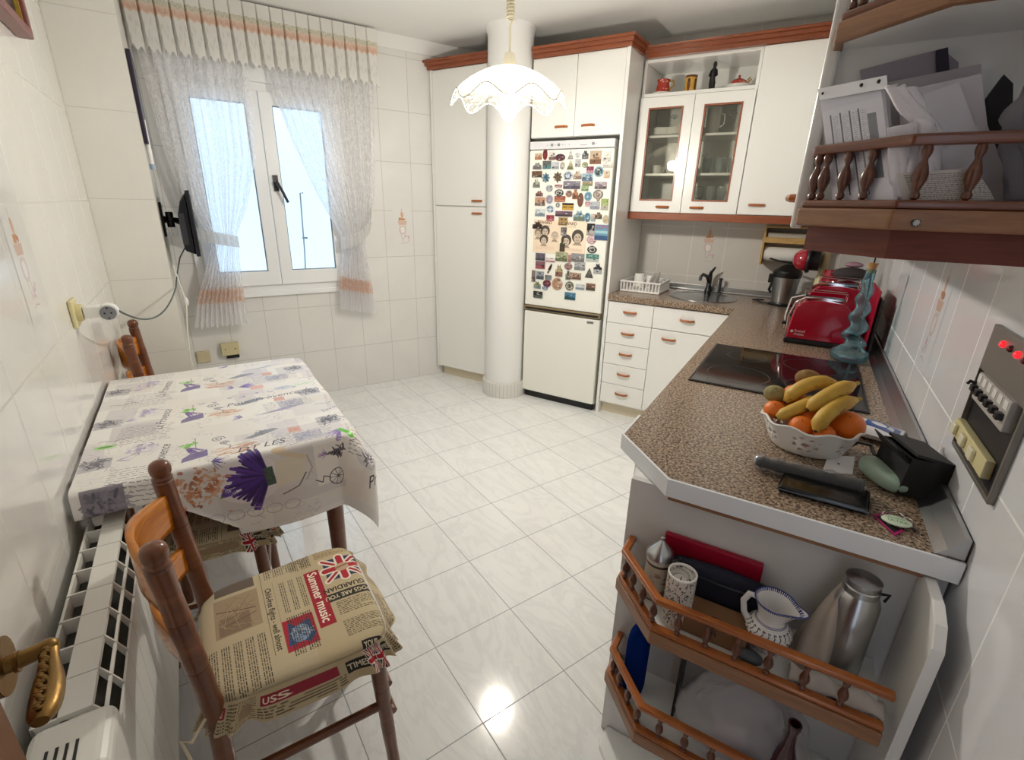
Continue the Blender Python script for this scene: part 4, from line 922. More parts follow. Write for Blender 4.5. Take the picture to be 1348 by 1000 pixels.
# (crop, centre x, y, width, height, shape, colour 1, colour 2, look)
MG = [
('A', 130, 190, 110, 100, 'r', 'e0b080', 'c05a30', 'small yellow and orange magnet at the top left corner'),
('A', 236, 160, 74, 175, 'e', 'b02030', '701018', 'red oval magnet, the tallest of the top row'),
('A', 345, 180, 95, 135, 'r', 'efe6dc', '6a3a2a', 'white magnet with a brown figure beside the red oval'),
('A', 470, 205, 160, 115, 'e', '8a3038', '2a2a50', 'wide dark red and navy bus-shaped magnet in the top row'),
('A', 632, 155, 90, 160, 't', 'dfe0da', '8a8a80', 'pale triangular tower magnet at the top middle'),
('A', 740, 170, 85, 90, 'h', 'd6d8dc', 'a8a8a8', 'pale grey heart-shaped magnet at the top'),
('A', 745, 290, 85, 130, 'r', 'ccccd4', '9a98a0', 'pale lilac magnet hanging below the grey heart'),
('A', 862, 160, 100, 140, 'p', '4a4e52', '8a8e90', 'dark grey church-shaped magnet in the top row'),
('A', 1020, 205, 180, 215, 'r', 'd8b890', '8a4a28', 'large orange-brown crest magnet at the top right'),
('A', 1195, 190, 120, 160, 'r', 'eeeade', 'c8c8b8', 'cream magnet at the far upper right of the door'),
('A', 1210, 300, 150, 140, 'p', 'f0ece2', 'c0bcae', 'cream and white house magnet below the corner one'),
('A', 115, 335, 135, 110, 'p', '9a9a9c', '6a6468', 'grey mountain-shaped magnet on the left edge'),
('A', 262, 320, 135, 130, 'r', '6a6a68', '48a0a8', 'dark magnet with a turquoise corner'),
('A', 395, 330, 110, 120, 'r', 'd0d6dc', '98a8b0', 'pale blue-grey square magnet in the second row'),
('A', 505, 335, 80, 130, 'e', 'd8d4c8', '8a8878', 'cream oval medal magnet in the second row'),
('A', 630, 320, 110, 150, 't', 'c8b070', '5a6a40', 'ochre and green pyramid-shaped magnet'),
('A', 855, 320, 90, 95, 'e', '8a9a60', 'c0c890', 'round green magnet near the upper middle'),
('A', 935, 395, 110, 105, 'r', '9a2850', 'e898b0', 'crimson and pink magnet'),
('A', 1070, 425, 150, 165, 'e', '6ab0c8', '3a2420', 'round blue magnet with a dark skyline'),
('A', 1195, 465, 90, 120, 'r', 'ecc8a0', 'e0a878', 'plain peach rectangular magnet at the right edge'),
('A', 108, 465, 160, 100, 'r', '8a5a3a', '4a3a2a', 'brown landscape magnet on the left edge'),
('A', 245, 520, 135, 170, 's', '245a80', '78a8c8', 'blue eight-pointed ship wheel magnet'),
('A', 430, 510, 150, 180, 's', '5a4030', '8a7050', 'brown ship wheel magnet'),
('A', 592, 488, 150, 165, 'e', 'dfe4ec', '3a5a98', 'round white magnet with a blue rim in the upper middle'),
('A', 740, 475, 130, 140, 'p', 'd8b89c', '8a6450', 'beige town-gate magnet in the upper middle'),
('A', 893, 510, 170, 120, 'r', '9ac8e0', '3a6098', 'sky-blue magnet with white lettering band'),
('A', 895, 610, 160, 75, 'r', 'b09068', '7a9a58', 'small brown and green village magnet'),
('A', 855, 685, 110, 80, 'r', 'a0c880', '6a9a50', 'light green magnet in the fourth row'),
('A', 100, 605, 110, 140, 'p', 'b8c0a8', '787870', 'grey-green domed magnet on the left edge'),
('A', 300, 685, 110, 110, 'e', 'c0c0c8', '8890a0', 'pale grey snow-globe magnet'),
('A', 442, 650, 115, 50, 'r', 'b06068', 'e0c0c0', 'thin pinkish red strip magnet'),
('A', 650, 633, 270, 125, 'r', '8a8098', '404058', 'long mauve panorama magnet'),
('A', 1100, 640, 190, 115, 'r', 'b098a8', '5a5058', 'mauve rectangular magnet near the right edge'),
('A', 145, 765, 115, 90, 'p', 'a86058', '604848', 'small reddish hill-shaped magnet on the left'),
('B', 453, 45, 140, 110, 'e', '1c1c1c', 'f0f0e8', 'dancer magnet with big black hair'),
('B', 465, 140, 170, 90, 'r', 'b8482a', 'e08a58', 'orange-red skirt-shaped magnet'),
('B', 605, 60, 110, 110, 'e', 'c89078', '6a4a48', 'round tan portrait magnet in the middle'),
('B', 705, 60, 90, 170, 'p', 'd08048', '9a5028', 'orange standing figure magnet'),
('B', 785, 155, 95, 225, 'e', '7a5a38', 'a03030', 'tall brown mask magnet'),
('B', 905, 100, 120, 150, 'e', '78b8d8', '3a80a8', 'round light blue island magnet'),
('B', 1058, 70, 160, 150, 'e', '8a7a70', 'd8c8b8', 'large round brown city magnet on the right'),
('B', 1058, 155, 60, 60, 'h', 'c8a080', '8a5848', 'tiny tan magnet below the round brown one'),
('B', 155, 180, 160, 135, 'r', 'e09870', '5a5860', 'peach sunset magnet on the left'),
('B', 303, 145, 115, 145, 'e', 'b8b0c8', '8880a0', 'lilac round patterned magnet'),
('B', 433, 235, 75, 85, 'e', 'c8d0c8', '404840', 'small round clock-like magnet'),
('B', 588, 258, 180, 110, 'r', 'f0b020', '1c1810', 'bright yellow taxi magnet with black band'),
('B', 898, 220, 80, 75, 'r', 'd87888', 'f0d8d8', 'small pink check magnet'),
('B', 1010, 240, 150, 120, 'r', 'b8c0cc', '8890a8', 'pale blue-grey skyline magnet on the right'),
('B', 1160, 225, 115, 180, 'r', 'a8c858', 'c8b8b8', 'lime green and pink magnet at the right edge'),
('B', 312, 292, 130, 125, 'e', 'dfe8f4', '2a60a8', 'round white magnet with a blue rim on the left'),
('B', 155, 350, 155, 120, 'r', 'dce6ea', '6a8a98', 'pale blue boat magnet on the left edge'),
('B', 525, 370, 270, 85, 'r', '8a5a78', '3a3038', 'long purple city-name magnet'),
('B', 765, 400, 180, 170, 'p', '88b8d0', '6a7858', 'large blue and green castle magnet'),
('B', 895, 425, 95, 150, 'e', '5aa8c8', '2a6898', 'blue oval magnet right of the castle'),
('B', 985, 430, 70, 120, 'r', 'd8b0a0', '8ab0c0', 'narrow pinkish magnet'),
('B', 1068, 395, 110, 110, 'p', '8a6848', '4a3a28', 'brown animal-shaped magnet on the right'),
('B', 1175, 455, 90, 140, 'e', 'c8d0a8', 'e0a070', 'pale green leaf magnet at the right edge'),
('B', 315, 435, 120, 90, 'r', 'c02840', 'f07080', 'crimson car magnet above the poster'),
('B', 515, 487, 140, 125, 'r', 'c89848', '8a6830', 'ochre framed magnet above the poster'),
('B', 118, 545, 150, 115, 'p', '4a2828', '301818', 'dark maroon castle magnet at the poster corner'),
('B', 525, 645, 90, 130, 'r', '6a6468', 'b0a8a8', 'grey tankard magnet in the poster centre'),
('B', 945, 610, 120, 180, 'r', '14141c', 'e0d8d0', 'black upright magnet with a white figure'),
('B', 1110, 660, 210, 245, 'r', '3a88c0', '88c8e0', 'large blue lake magnet lettered in pink'),
('C', 942, 60, 140, 130, 'e', 'e0a0a8', 'f0d8d8', 'pink round magnet below the black one'),
('C', 518, 140, 75, 190, 'b', '3a4a28', '5a3a20', 'dark green bottle magnet on the poster'),
('C', 950, 205, 140, 110, 'e', '141418', 'e8e0d8', 'black oval magnet with a white curl'),
('C', 195, 310, 140, 110, 'r', '6a6078', '3a3850', 'dark violet window magnet under the poster'),
('C', 195, 430, 140, 110, 'r', '8a5a68', 'd04058', 'mauve and red tram magnet'),
('C', 340, 355, 140, 70, 'r', 'efe6e4', 'c87078', 'white magnet with a tiny red motif'),
('C', 505, 310, 175, 135, 'r', 'a8b078', '5a6a38', 'olive green magnet with a black figure'),
('C', 622, 335, 45, 110, 'r', 'd09080', 'c06050', 'narrow salmon magnet'),
('C', 745, 320, 190, 120, 'r', '9a98a0', '6a6870', 'grey stone-coloured rectangular magnet'),
('C', 955, 325, 190, 110, 'r', '38988c', 'e8e0d8', 'teal beach magnet at the lower right'),
('C', 332, 485, 100, 150, 'k', '3a2420', '8a6858', 'dark brown slanted surfboard magnet'),
('C', 470, 510, 105, 180, 'p', 'c0b070', '9a5048', 'straw-coloured figure magnet'),
('C', 605, 450, 120, 105, 'e', '8a7a80', 'c87060', 'grey round magnet with a reddish centre'),
('C', 770, 445, 160, 125, 'r', 'b8bcc0', '7a7e84', 'pale grey map magnet'),
('C', 1035, 480, 125, 150, 'p', '1c2438', 'd8dce0', 'black and white sailor magnet at the right'),
('C', 910, 545, 125, 145, 't', '7a7468', '4a4a48', 'grey tower-shaped magnet at the lower right'),
('C', 97, 590, 55, 170, 'r', '8a7870', '6a5a58', 'narrow brownish magnet at the left edge'),
('C', 190, 580, 110, 120, 'r', '98a4b0', '3a4450', 'slate blue magnet at the lower left'),
('C', 310, 615, 95, 75, 'r', '707880', '98a8b0', 'small steel grey magnet at the lower left'),
('C', 600, 580, 70, 130, 'b', '4a5048', '9a9a80', 'dark seahorse-like magnet'),
('C', 705, 590, 170, 100, 'r', 'c8a080', '7a4038', 'tan and brown wide magnet in the lower middle'),
('C', 150, 720, 105, 110, 'p', 'a0a868', '6a88a0', 'small green and blue magnet in the last full row'),
('C', 290, 700, 120, 110, 'e', 'a83040', '2a2a48', 'dark red round flag magnet'),
('C', 262, 765, 80, 60, 'e', '3a60a8', 'e0e8f0', 'little blue and white oval magnet'),
('C', 442, 705, 160, 185, 'e', 'd8a078', 'b87a58', 'largest round terracotta magnet near the bottom'),
('C', 620, 735, 125, 135, 'e', '6a6a50', 'd8d0b8', 'round olive-rimmed coin magnet'),
('C', 775, 750, 130, 80, 'r', 'd0dce4', '6a8ca8', 'pale blue rectangular magnet in the last full row'),
('C', 930, 752, 135, 105, 'r', '9a6048', '4a5040', 'brown brick-coloured magnet in the last full row'),
('C', 160, 862, 135, 100, 'r', '2a302c', '687470', 'dark landscape magnet, the lowest on the left'),
('C', 628, 885, 160, 110, 'r', '3888b8', '1c5058', 'blue sea-view magnet, the lowest in the middle'),
]
def shape(k, w, h):
    if k == 'r': return [(-w, -h), (w, -h), (w, h), (-w, h)]
    if k == 'e': return [(w * math.cos(i * PI / 10), h * math.sin(i * PI / 10)) for i in range(20)]
    if k == 't': return [(-w, -h), (w, -h), (w * .25, h * .6), (0, h), (-w * .25, h * .6)]
    if k == 'h': return [(0, -h), (w * .8, -.1 * h), (w, .5 * h), (w * .5, h), (0, .6 * h), (-w * .5, h), (-w, .5 * h), (-w * .8, -.1 * h)]
    if k == 'p': return [(-w, -h), (w, -h), (w * .95, .2 * h), (w * .5, .35 * h), (w * .3, h), (0, .7 * h), (-w * .4, .95 * h), (-w * .55, .3 * h), (-w, .1 * h)]
    if k == 's': return [((w if i % 2 == 0 else w * .66) * math.sin(i * PI / 8), (h if i % 2 == 0 else h * .66) * math.cos(i * PI / 8)) for i in range(16)][::-1]
    if k == 'b': return [(-w, -h), (w, -h), (w, .2 * h), (w * .4, .5 * h), (w * .4, h), (-w * .4, h), (-w * .4, .5 * h), (-w, .2 * h)]
    if k == 'k': return [(w * (.9 * math.cos(i * PI / 8) * .42 + .55 * math.sin(i * PI / 8)), h * math.sin(i * PI / 8)) for i in range(16)]
AT = Cv(1024, 1024, '888888'); CS = 102; mplans = []
for i, (cn, x, y, w_, h_, sh, c1, c2, lb) in enumerate(MG):
    X0, Y0 = (i % 10) * CS, (i // 10) * CS; R_ = random.Random(i); cx_, cy_ = X0 + 51, Y0 + 51
    AT.rect(cx_, cy_, 100, 100, c1)
    if sh in 'es': AT.ell(cx_, cy_, 34, 34, c2, .85); AT.ell(cx_, cy_, 22, 24, c1, .9)
    else: AT.rect(cx_, cy_ - 28, 98, 34, c2, .8)
    for k in range(12):
        q = R_.choice([c1, c2, 'f0ece4', '2c2a2c', c2])
        if R_.random() < .5: AT.ell(cx_ + R_.uniform(-34, 34), cy_ + R_.uniform(-34, 34), R_.uniform(4, 13), R_.uniform(3, 11), q, .75)
        else: AT.rect(cx_ + R_.uniform(-34, 34), cy_ + R_.uniform(-34, 34), R_.uniform(5, 26), R_.uniform(4, 16), q, .75, R_.uniform(-.4, .4))
    if 'lettered in pink' in lb: AT.rect(cx_, cy_, 100, 100, '58a8d0'); AT.rect(cx_, cy_ - 34, 100, 30, '2a5aa0'); AT.rect(cx_, cy_ + 2, 90, 16, '9ad8e8'); AT.text('COMO', cx_ - 40, cy_ + 22, 34, 'c04a80', bold=1, sx=.92)
    if 'taxi' in lb: AT.rect(cx_, cy_, 100, 100, 'f2b01c'); AT.rect(cx_, cy_ + 34, 100, 28, '1c1810'); AT.text('NEW YORK', cx_ - 44, cy_ - 14, 22, '1c1810', bold=1, sx=.85)
    if 'red portrait' in lb: pass
lum_ = AT.a[:, :, :3].mean(axis=2, keepdims=True); AT.a[:, :, :3] = AT.a[:, :, :3] * .66 + lum_ * .34
AT.a[:, :, :3] = AT.a[:, :, :3] * .92
am = AT.mat('magnet prints', .3, coat=.3)
for i, (cn, x, y, w_, h_, sh, c1, c2, lb) in enumerate(MG):
    pxx, pyy = crop(cn, x, y); s_ = 11.825 if cn != 'C' else 11.11
    P0 = Py(pxx, pyy, FM); Pa = Py(pxx + w_ / s_ / 2, pyy, FM); Pb = Py(pxx, pyy - h_ / s_ / 2, FM)
    hw, hh = (Pa - P0).length * .98, (Pb - P0).length * .98
    th = .0035 + (i % 3) * .0006; base = FM - .0004
    if 'poster' in lb or cn == 'B' and 640 < pyy * 0 + 1: pass
    if zb_ - .02 < P0.z < zt + .02 and x0_ - .01 < P0.x < x1_ + .01: base = FM - .0024
    base -= (i % 4) * .0007
    pl_ = shape(sh, hw, hh)
    b = MB().prism(pl_, 0, th).xf(Matrix(((1, 0, 0, P0.x), (0, 0, -1, base), (0, 1, 0, P0.z), (0, 0, 0, 1))))
    X0, Y0 = (i % 10) * CS + 4, (i // 10) * CS + 4
    def uvf(v, P0=P0, hw=hw, hh=hh, X0=X0, Y0=Y0): return ((X0 + 94 * (v.x - P0.x + hw) / (2 * hw)) / 1024, (Y0 + 94 * (v.z - P0.z + hh) / (2 * hh)) / 1024)
    ob = obj('fridge_magnet', b, am, o=(P0.x, base, P0.z), uvf=uvf, flat=True)
    tag(ob, lb if 'fridge' in lb else lb + ' on the fridge', 'magnet', 'souvenir magnets on the fridge door')
# ------------------------------------------------------------------ things in the niche and behind the glass
def simple(name, mb, m, label, cat, o, group=None, F=K, **k): return tag(obj(name, mb, m, F=F, o=o, **k), label, cat, group)
NZ = 2.145; NY = 3.60
c = Cv(256, 128, 'a8382c'); R_ = random.Random(3)
for k in range(60): c.ell(R_.uniform(0, 256), R_.uniform(0, 128), R_.uniform(3, 9), R_.uniform(2, 6), R_.choice(['e0c0a0', '7a1c18', 'c86a50', 'e8d8c0']), .8)
M['redprint'] = c.mat('red transfer print', .2)
def radial_uv(cx, cy, z0, z1): return lambda v: ((math.atan2(v.y - cy, v.x - cx) / (2 * PI)) % 1.0, (v.z - z0) / (z1 - z0))
gold_ = mat('gilt', 'b08838', .3, .8)
def plc(px_): q = Py(px_, 106, NY); return q.x
jx = plc(874)
jg = thing('milk_jug', 'red patterned squat jug with a gilt handle on a white saucer, left in the niche', 'jug', o=(jx, NY, NZ))
obj('jug_body', MB().lathe([(.0, NZ + .016), (.04, NZ + .016), (.046, NZ + .03), (.040, NZ + .055), (.036, NZ + .075), (.042, NZ + .092), (.038, NZ + .092), (.032, NZ + .072)], (jx, NY, 0), 28), M['redprint'], jg, uvf=radial_uv(jx, NY, NZ, NZ + .09))
obj('handle', MB().tube([(jx + .038, NY, NZ + .082), (jx + .062, NY, NZ + .084), (jx + .068, NY, NZ + .06), (jx + .042, NY, NZ + .034)], .005), gold_, jg)
simple('saucer', MB().lathe([(0, NZ + .004), (.035, NZ + .002), (.062, NZ + .013), (.065, NZ + .016), (.036, NZ + .009), (0, NZ + .009)], (jx - .002, NY, 0), 32), M['ceramic'], 'white saucer under the red patterned jug in the niche', 'saucer', (jx, NY, NZ))
mx_ = plc(910)
c = Cv(256, 128, 'd0a040')
for k in range(5): c.ell(30 + k * 52, 60, 12, 44, '6a3a1c'); c.ell(30 + k * 52, 92, 10, 12, '3a2014')
c.rect(128, 120, 256, 14, '5a3418'); c.rect(128, 6, 256, 12, '8a3a20')
mg = thing('mug', 'yellow beaker with brown figures in the open niche', 'mug', o=(mx_, NY, NZ))
obj('beaker', MB().lathe([(0, NZ + .001), (.034, NZ + .001), (.036, NZ + .1), (.032, NZ + .1), (.030, NZ + .01), (0, NZ + .01)], (mx_, NY, 0), 28), c.mat('beaker print', .3), mg, uvf=radial_uv(mx_, NY, NZ, NZ + .1))
fx_ = plc(938); 
fg = MB().tube([(fx_ - .006, NY, NZ + .001), (fx_ - .008, NY, NZ + .05), (fx_ - .004, NY, NZ + .08)], [.010, .012, .014], 10).tube([(fx_ + .008, NY, NZ + .001), (fx_ + .008, NY, NZ + .05), (fx_ - .002, NY, NZ + .08)], [.009, .011, .014], 10)
fg.tube([(fx_ - .003, NY, NZ + .07), (fx_ + .0, NY, NZ + .105), (fx_ + .002, NY, NZ + .125), (fx_ + .002, NY, NZ + .135)], [.014, .020, .014, .007], 12).ell((fx_ + .003, NY, NZ + .148), (.012, .013, .018))
fg.tube([(fx_ - .012, NY, NZ + .12), (fx_ - .022, NY - .004, NZ + .09), (fx_ - .006, NY - .014, NZ + .078)], [.006, .006, .004], 8).tube([(fx_ + .016, NY, NZ + .12), (fx_ + .022, NY - .004, NZ + .09), (fx_ + .008, NY - .014, NZ + .078)], [.006, .006, .004], 8)
simple('figurine', fg, M['black'], 'slim black standing figurine in the open niche', 'figurine', (fx_, NY, NZ))
tx_ = plc(973)
tn = thing('sugar_bowl', 'low white lidded dish with a dark red domed lid, right in the niche', 'bowl', o=(tx_, NY, NZ))
obj('dish', MB().lathe([(0, NZ + .002), (.05, NZ + .002), (.078, NZ + .022), (.074, NZ + .024), (.05, NZ + .02), (0, NZ + .02)], (tx_, NY, 0), 32), M['ceramic'], tn)
obj('lid', MB().lathe([(.052, NZ + .026), (.044, NZ + .045), (.02, NZ + .058), (.006, NZ + .062), (.005, NZ + .068), (.009, NZ + .074), (0, NZ + .08)], (tx_, NY, 0), 28), M['redprint'], tn, uvf=radial_uv(tx_, NY, NZ, NZ + .09))
obj('handle', MB().tube([(tx_ + .046, NY, NZ + .03), (tx_ + .068, NY, NZ + .05), (tx_ + .06, NY, NZ + .062), (tx_ + .046, NY, NZ + .045)], .004), gold_, tn)
# crockery dimly seen through the glass doors
gi = 0
def cup(x, y, z, r, h, label, m, grp, name='cup', hd=True):
    t_ = thing(name, label, name.replace('_', ' '), o=(x, y, z), group=grp)
    obj('cup_body', MB().lathe([(0, z + .001), (r * .7, z + .001), (r * .95, z + h * .4), (r, z + h), (r * .93, z + h), (r * .85, z + h * .4), (r * .6, z + .006), (0, z + .006)], (x, y, 0), 20), m, t_)
    if hd: obj('handle', MB().tube([(x + r * .93, y, z + h * .8), (x + r * 1.5, y, z + h * .75), (x + r * 1.5, y, z + h * .4), (x + r * .9, y, z + h * .3)], .004, 6), m, t_)
    return t_
M['glassw'] = film('tumbler glass', .18, 'f4f8f8', .25)
for x in (-1.03, -.93, -.85): cup(x, 3.66, 1.674, .034, .06, 'white cup on the middle shelf behind the left glass door', M['ceramic'], 'cups behind the left glass door')
for x in (-1.05, -.97, -.88): cup(x, 3.66, 1.446, .036, .07, 'white cup on the bottom shelf behind the left glass door', M['ceramic'], 'cups on the bottom shelf behind glass')
for x in (-.72, -.65, -.58, -.51): 
    t_ = thing('wine_glass', 'clear stemmed glass on the bottom shelf behind the right glass door', 'glass', o=(x, 3.64, 1.446), group='stemmed glasses behind the right glass door')
    obj('goblet', MB().lathe([(.028, 1.447), (.004, 1.452), (.004, 1.50), (.022, 1.52), (.03, 1.56), (.027, 1.60)], (x, 3.64, 0), 20), M['glassw'], t_)
for x in (-.70, -.62, -.54): cup(x, 3.66, 1.674, .03, .10, 'clear tumbler on the middle shelf behind the right glass door', M['glassw'], 'tumblers behind the right glass door', 'tumbler', False)
coff = cup(-.70, 3.66, 1.904, .045, .16, 'pale coffee pot on the top shelf behind the right glass door', M['ceramic'], None, 'coffee_pot')
for i, x in enumerate((-1.02, -.90)):
    simple('plate_stack', MB().lathe([(0, 1.904), (.05, 1.904), (.09, 1.92), (.09, 1.96), (0, 1.965)], (x, 3.67, 0), 32), M['ceramic'], ('left' if i == 0 else 'right') + ' white plate stack on the top shelf behind the left glass door', 'plates', (x, 3.67, 1.904))

# ------------------------------------------------------------------ worktop: sink side
Z = .8905
# dish rack
rx0, rx1, ry0, ry1 = -1.128, -.845, 3.42, 3.70
dk = thing('dish_rack', 'white plastic dish rack basket left of the sink', 'dish rack', o=(-.99, 3.57, Z))
b = MB(); b.box(rx0 + .02, rx1 - .02, ry0 + .02, ry1 - .02, Z + .001, Z + .008)
obj('tray', MB().prism([(rx0, ry0), (rx1, ry0), (rx1, ry1), (rx0, ry1)], Z + .0, Z + .014), M['whitep'], dk, flat=True, bevel=.005)
rim = MB(); rp_ = [(rx0 - .004, ry0 - .004), (rx1 + .004, ry0 - .004), (rx1 + .004, ry1 + .004), (rx0 - .004, ry1 + .004)]
rim.prism(rp_, Z + .066, Z + .078, holes=[[(rx0 + .012, ry0 + .012), (rx1 - .012, ry0 + .012), (rx1 - .012, ry1 - .012), (rx0 + .012, ry1 - .012)]])
obj('rim', rim, M['whitep'], dk, flat=True, bevel=.004)
sl = MB(); n_ = 13
for i in range(n_):
    x = rx0 + .006 + (rx1 - rx0 - .012) * i / (n_ - 1)
    for y in (ry0 + .004, ry1 - .004): sl.box(x - .0045, x + .0045, y - .003, y + .003, Z + .012, Z + .068)
    y = ry0 + .006 + (ry1 - ry0 - .012) * i / (n_ - 1)
    for x in (rx0 + .004, rx1 - .004): sl.box(x - .003, x + .003, y - .0045, y + .0045, Z + .012, Z + .068)
obj('slatted_sides', sl, M['whitep'], dk, flat=True)
def upcup(x, y, label, r=.032, h=.085): 
    simple('cup', MB().lathe([(r, Z + .016), (r * 1.0, Z + .03), (r * .86, Z + .016 + h), (r * .8, Z + .02 + h), (0, Z + .021 + h)], (x, y, 0), 24), M['ceramic'], label, 'cup', (x, y, Z + .016))
upcup(-1.03, 3.54, 'white mug upside down in the dish rack, nearest the fridge', .038, .10); upcup(-.965, 3.60, 'smaller white cup upside down at the back of the dish rack')
for i, (x, w_) in enumerate(((-.93, 'white plate leaning in the dish rack, left one'), (-.905, 'white plate leaning in the dish rack, right one'))):
    simple('plate', MB().lathe([(0, 0), (.04, 0), (.058, .010), (.06, .012), (.038, .004), (0, .004)], (0, 0, 0), 28).xf(Matrix.Translation((x, 3.55 + .02 * i, Z + .078)) @ Matrix.Rotation(-1.2, 4, 'Y')), M['ceramic'], w_, 'plate', (x, 3.55, Z + .02))
# citrus juicer
JX, JY = -.10, 3.56
ju = thing('citrus_juicer', 'steel and black electric citrus juicer with lever lid at the corner', 'juicer', o=(JX, JY, Z))
obj('base', MB().lathe([(0, Z + .001), (.078, Z + .001), (.078, Z + .012), (.066, Z + .018)], (JX, JY, 0), 32), M['black'], ju)
obj('body', MB().lathe([(.062, Z + .018), (.066, Z + .05), (.074, Z + .14), (.078, Z + .175), (.074, Z + .18)], (JX, JY, 0), 40), M['steel'], ju)
obj('bowl', MB().lathe([(.080, Z + .176), (.084, Z + .20), (.082, Z + .215), (.05, Z + .24), (.02, Z + .255), (0, Z + .256)], (JX, JY, 0), 32), M['black'], ju)
obj('spout', MB().box(JX - .10, JX - .06, JY - .015, JY + .015, Z + .135, Z + .19).tube([(JX - .075, JY, Z + .14), (JX - .085, JY, Z + .09), (JX - .07, JY, Z + .07)], .009), M['black'], ju, bevel=.004)
obj('lever', MB().tube([(JX + .07, JY, Z + .235), (JX + .02, JY, Z + .265), (JX - .06, JY - .01, Z + .27), (JX - .115, JY - .015, Z + .285)], [.012, .014, .011, .009], 10, flat=.6), M['black'], ju)
simple('power_cable', MB().tube([(JX - .075, JY - .02, Z + .006), (JX - .12, JY + .0, Z + .006), (JX - .14, JY + .05, Z + .006), (JX - .11, JY + .08, Z + .008), (JX - .15, JY + .10, Z + .006), (JX - .17, JY + .05, Z + .008), (JX - .13, JY + .02, Z + .012)], .005), M['black'], 'coiled black power cable lying left of the juicer', 'cable', (JX - .12, JY, Z))
# paper roll holder with wooden shelf under the cupboard
ph = thing('paper_roll_holder', 'pale wooden roll holder with two ledges on the sink wall, right corner', 'roll holder', o=(-.15, 3.72, 1.28))
q0 = Py(1008, 300, 3.70); q1 = Py(1062, 320, 3.70)
M['pine'] = wood('pale pine', 'b98f4c', 'd9b676', .4, (3, 3, 30))
phx0, phx1 = q0.x, q0.x + .30
obj('ledge', MB().box(phx0, phx1, 3.66, 3.8395, 1.355, 1.367), M['pine'], ph, flat=True, bevel=.003)
obj('ledge', MB().box(phx0, phx1, 3.66, 3.836, 1.262, 1.276).box(phx0, phx1, 3.655, 3.665, 1.262, 1.298), M['pine'], ph, flat=True, bevel=.003)
obj('side', MB().box(phx0, phx0 + .012, 3.67, 3.836, 1.12, 1.365), M['pine'], ph, flat=True); obj('side', MB().box(phx1 - .012, phx1, 3.67, 3.836, 1.12, 1.365), M['pine'], ph, flat=True)
simple('foil_box', MB().box(phx0 + .02, phx1 - .02, 3.69, 3.74, 1.2775, 1.325), mat('foil box', 'c9c2b4', .4), 'grey foil box on the lower ledge of the roll holder', 'box', (phx0, 3.7, 1.278), flat=True)
simple('kitchen_roll', MB().lathe([(.045, phx0 + .016), (.045, phx1 - .016)], (0, 3.73, 1.19), 32, axis='x'), mat('tissue', 'f1f0ec', .95, bump=.3, bscale=200), 'white kitchen paper roll hanging in the pale wooden holder', 'paper roll', (phx0, 3.73, 1.19))
# capsule coffee machine (red ball head)
CMx, CMy = .045, 3.26
cm_ = thing('coffee_machine', 'cherry red capsule coffee machine with a round head behind the toasters', 'coffee machine', o=(CMx, CMy, Z))
obj('base', MB().box(CMx - .08, CMx + .10, CMy - .09, CMy + .09, Z + .001, Z + .03), M['black'], cm_, flat=True, bevel=.008)
obj('column', MB().tube([(CMx + .08, CMy, Z + .02), (CMx + .085, CMy, Z + .12), (CMx + .08, CMy, Z + .22), (CMx + .075, CMy, Z + .27)], [.05, .045, .042, .036], 20), M['red'], cm_)
hx_c, hz_c = Py(1060, 342, CMy).x, Py(1060, 342, CMy).z
obj('head', MB().ell((hx_c, CMy, hz_c), (.062, .062, .060), 28, 18), M['red'], cm_)
obj('collar', MB().lathe([(.064, -.012), (.066, 0), (.064, .012)], (hx_c + .018, CMy, hz_c), 32, axis='x'), M['black'], cm_)
obj('head_ring', MB().lathe([(.066, -.010), (.070, -.004), (.070, .004), (.066, .010)], (hx_c + .018, CMy, hz_c), 36, axis='x').lathe([(.055, .0), (.055, .05), (.0, .06)], (hx_c + .02, CMy, hz_c), 28, axis='x'), M['black'], cm_)
# items behind: cream bottle and sieve
simple('cream_bottle', MB().lathe([(0, Z + .001), (.028, Z + .001), (.03, Z + .20), (.022, Z + .24), (.022, Z + .33), (.017, Z + .36), (0, Z + .365)], (Py(1086, 345, 3.30).x, 3.30, 0), 24), mat('pale cream', 'd8cf9e', .35), 'pale cream bottle between the coffee machine and the wall', 'bottle', (Py(1086, 345, 3.30).x, 3.30, Z))
simple('black_cable', MB().tube([(.30, 3.30, 1.40), (.302, 3.28, 1.25), (.296, 3.20, 1.15), (.30, 3.12, 1.0), (.285, 3.20, .896)], .004), M['black'], 'thin black cable hanging against the wall behind the toasters', 'cable', (.30, 3.3, 1.0))
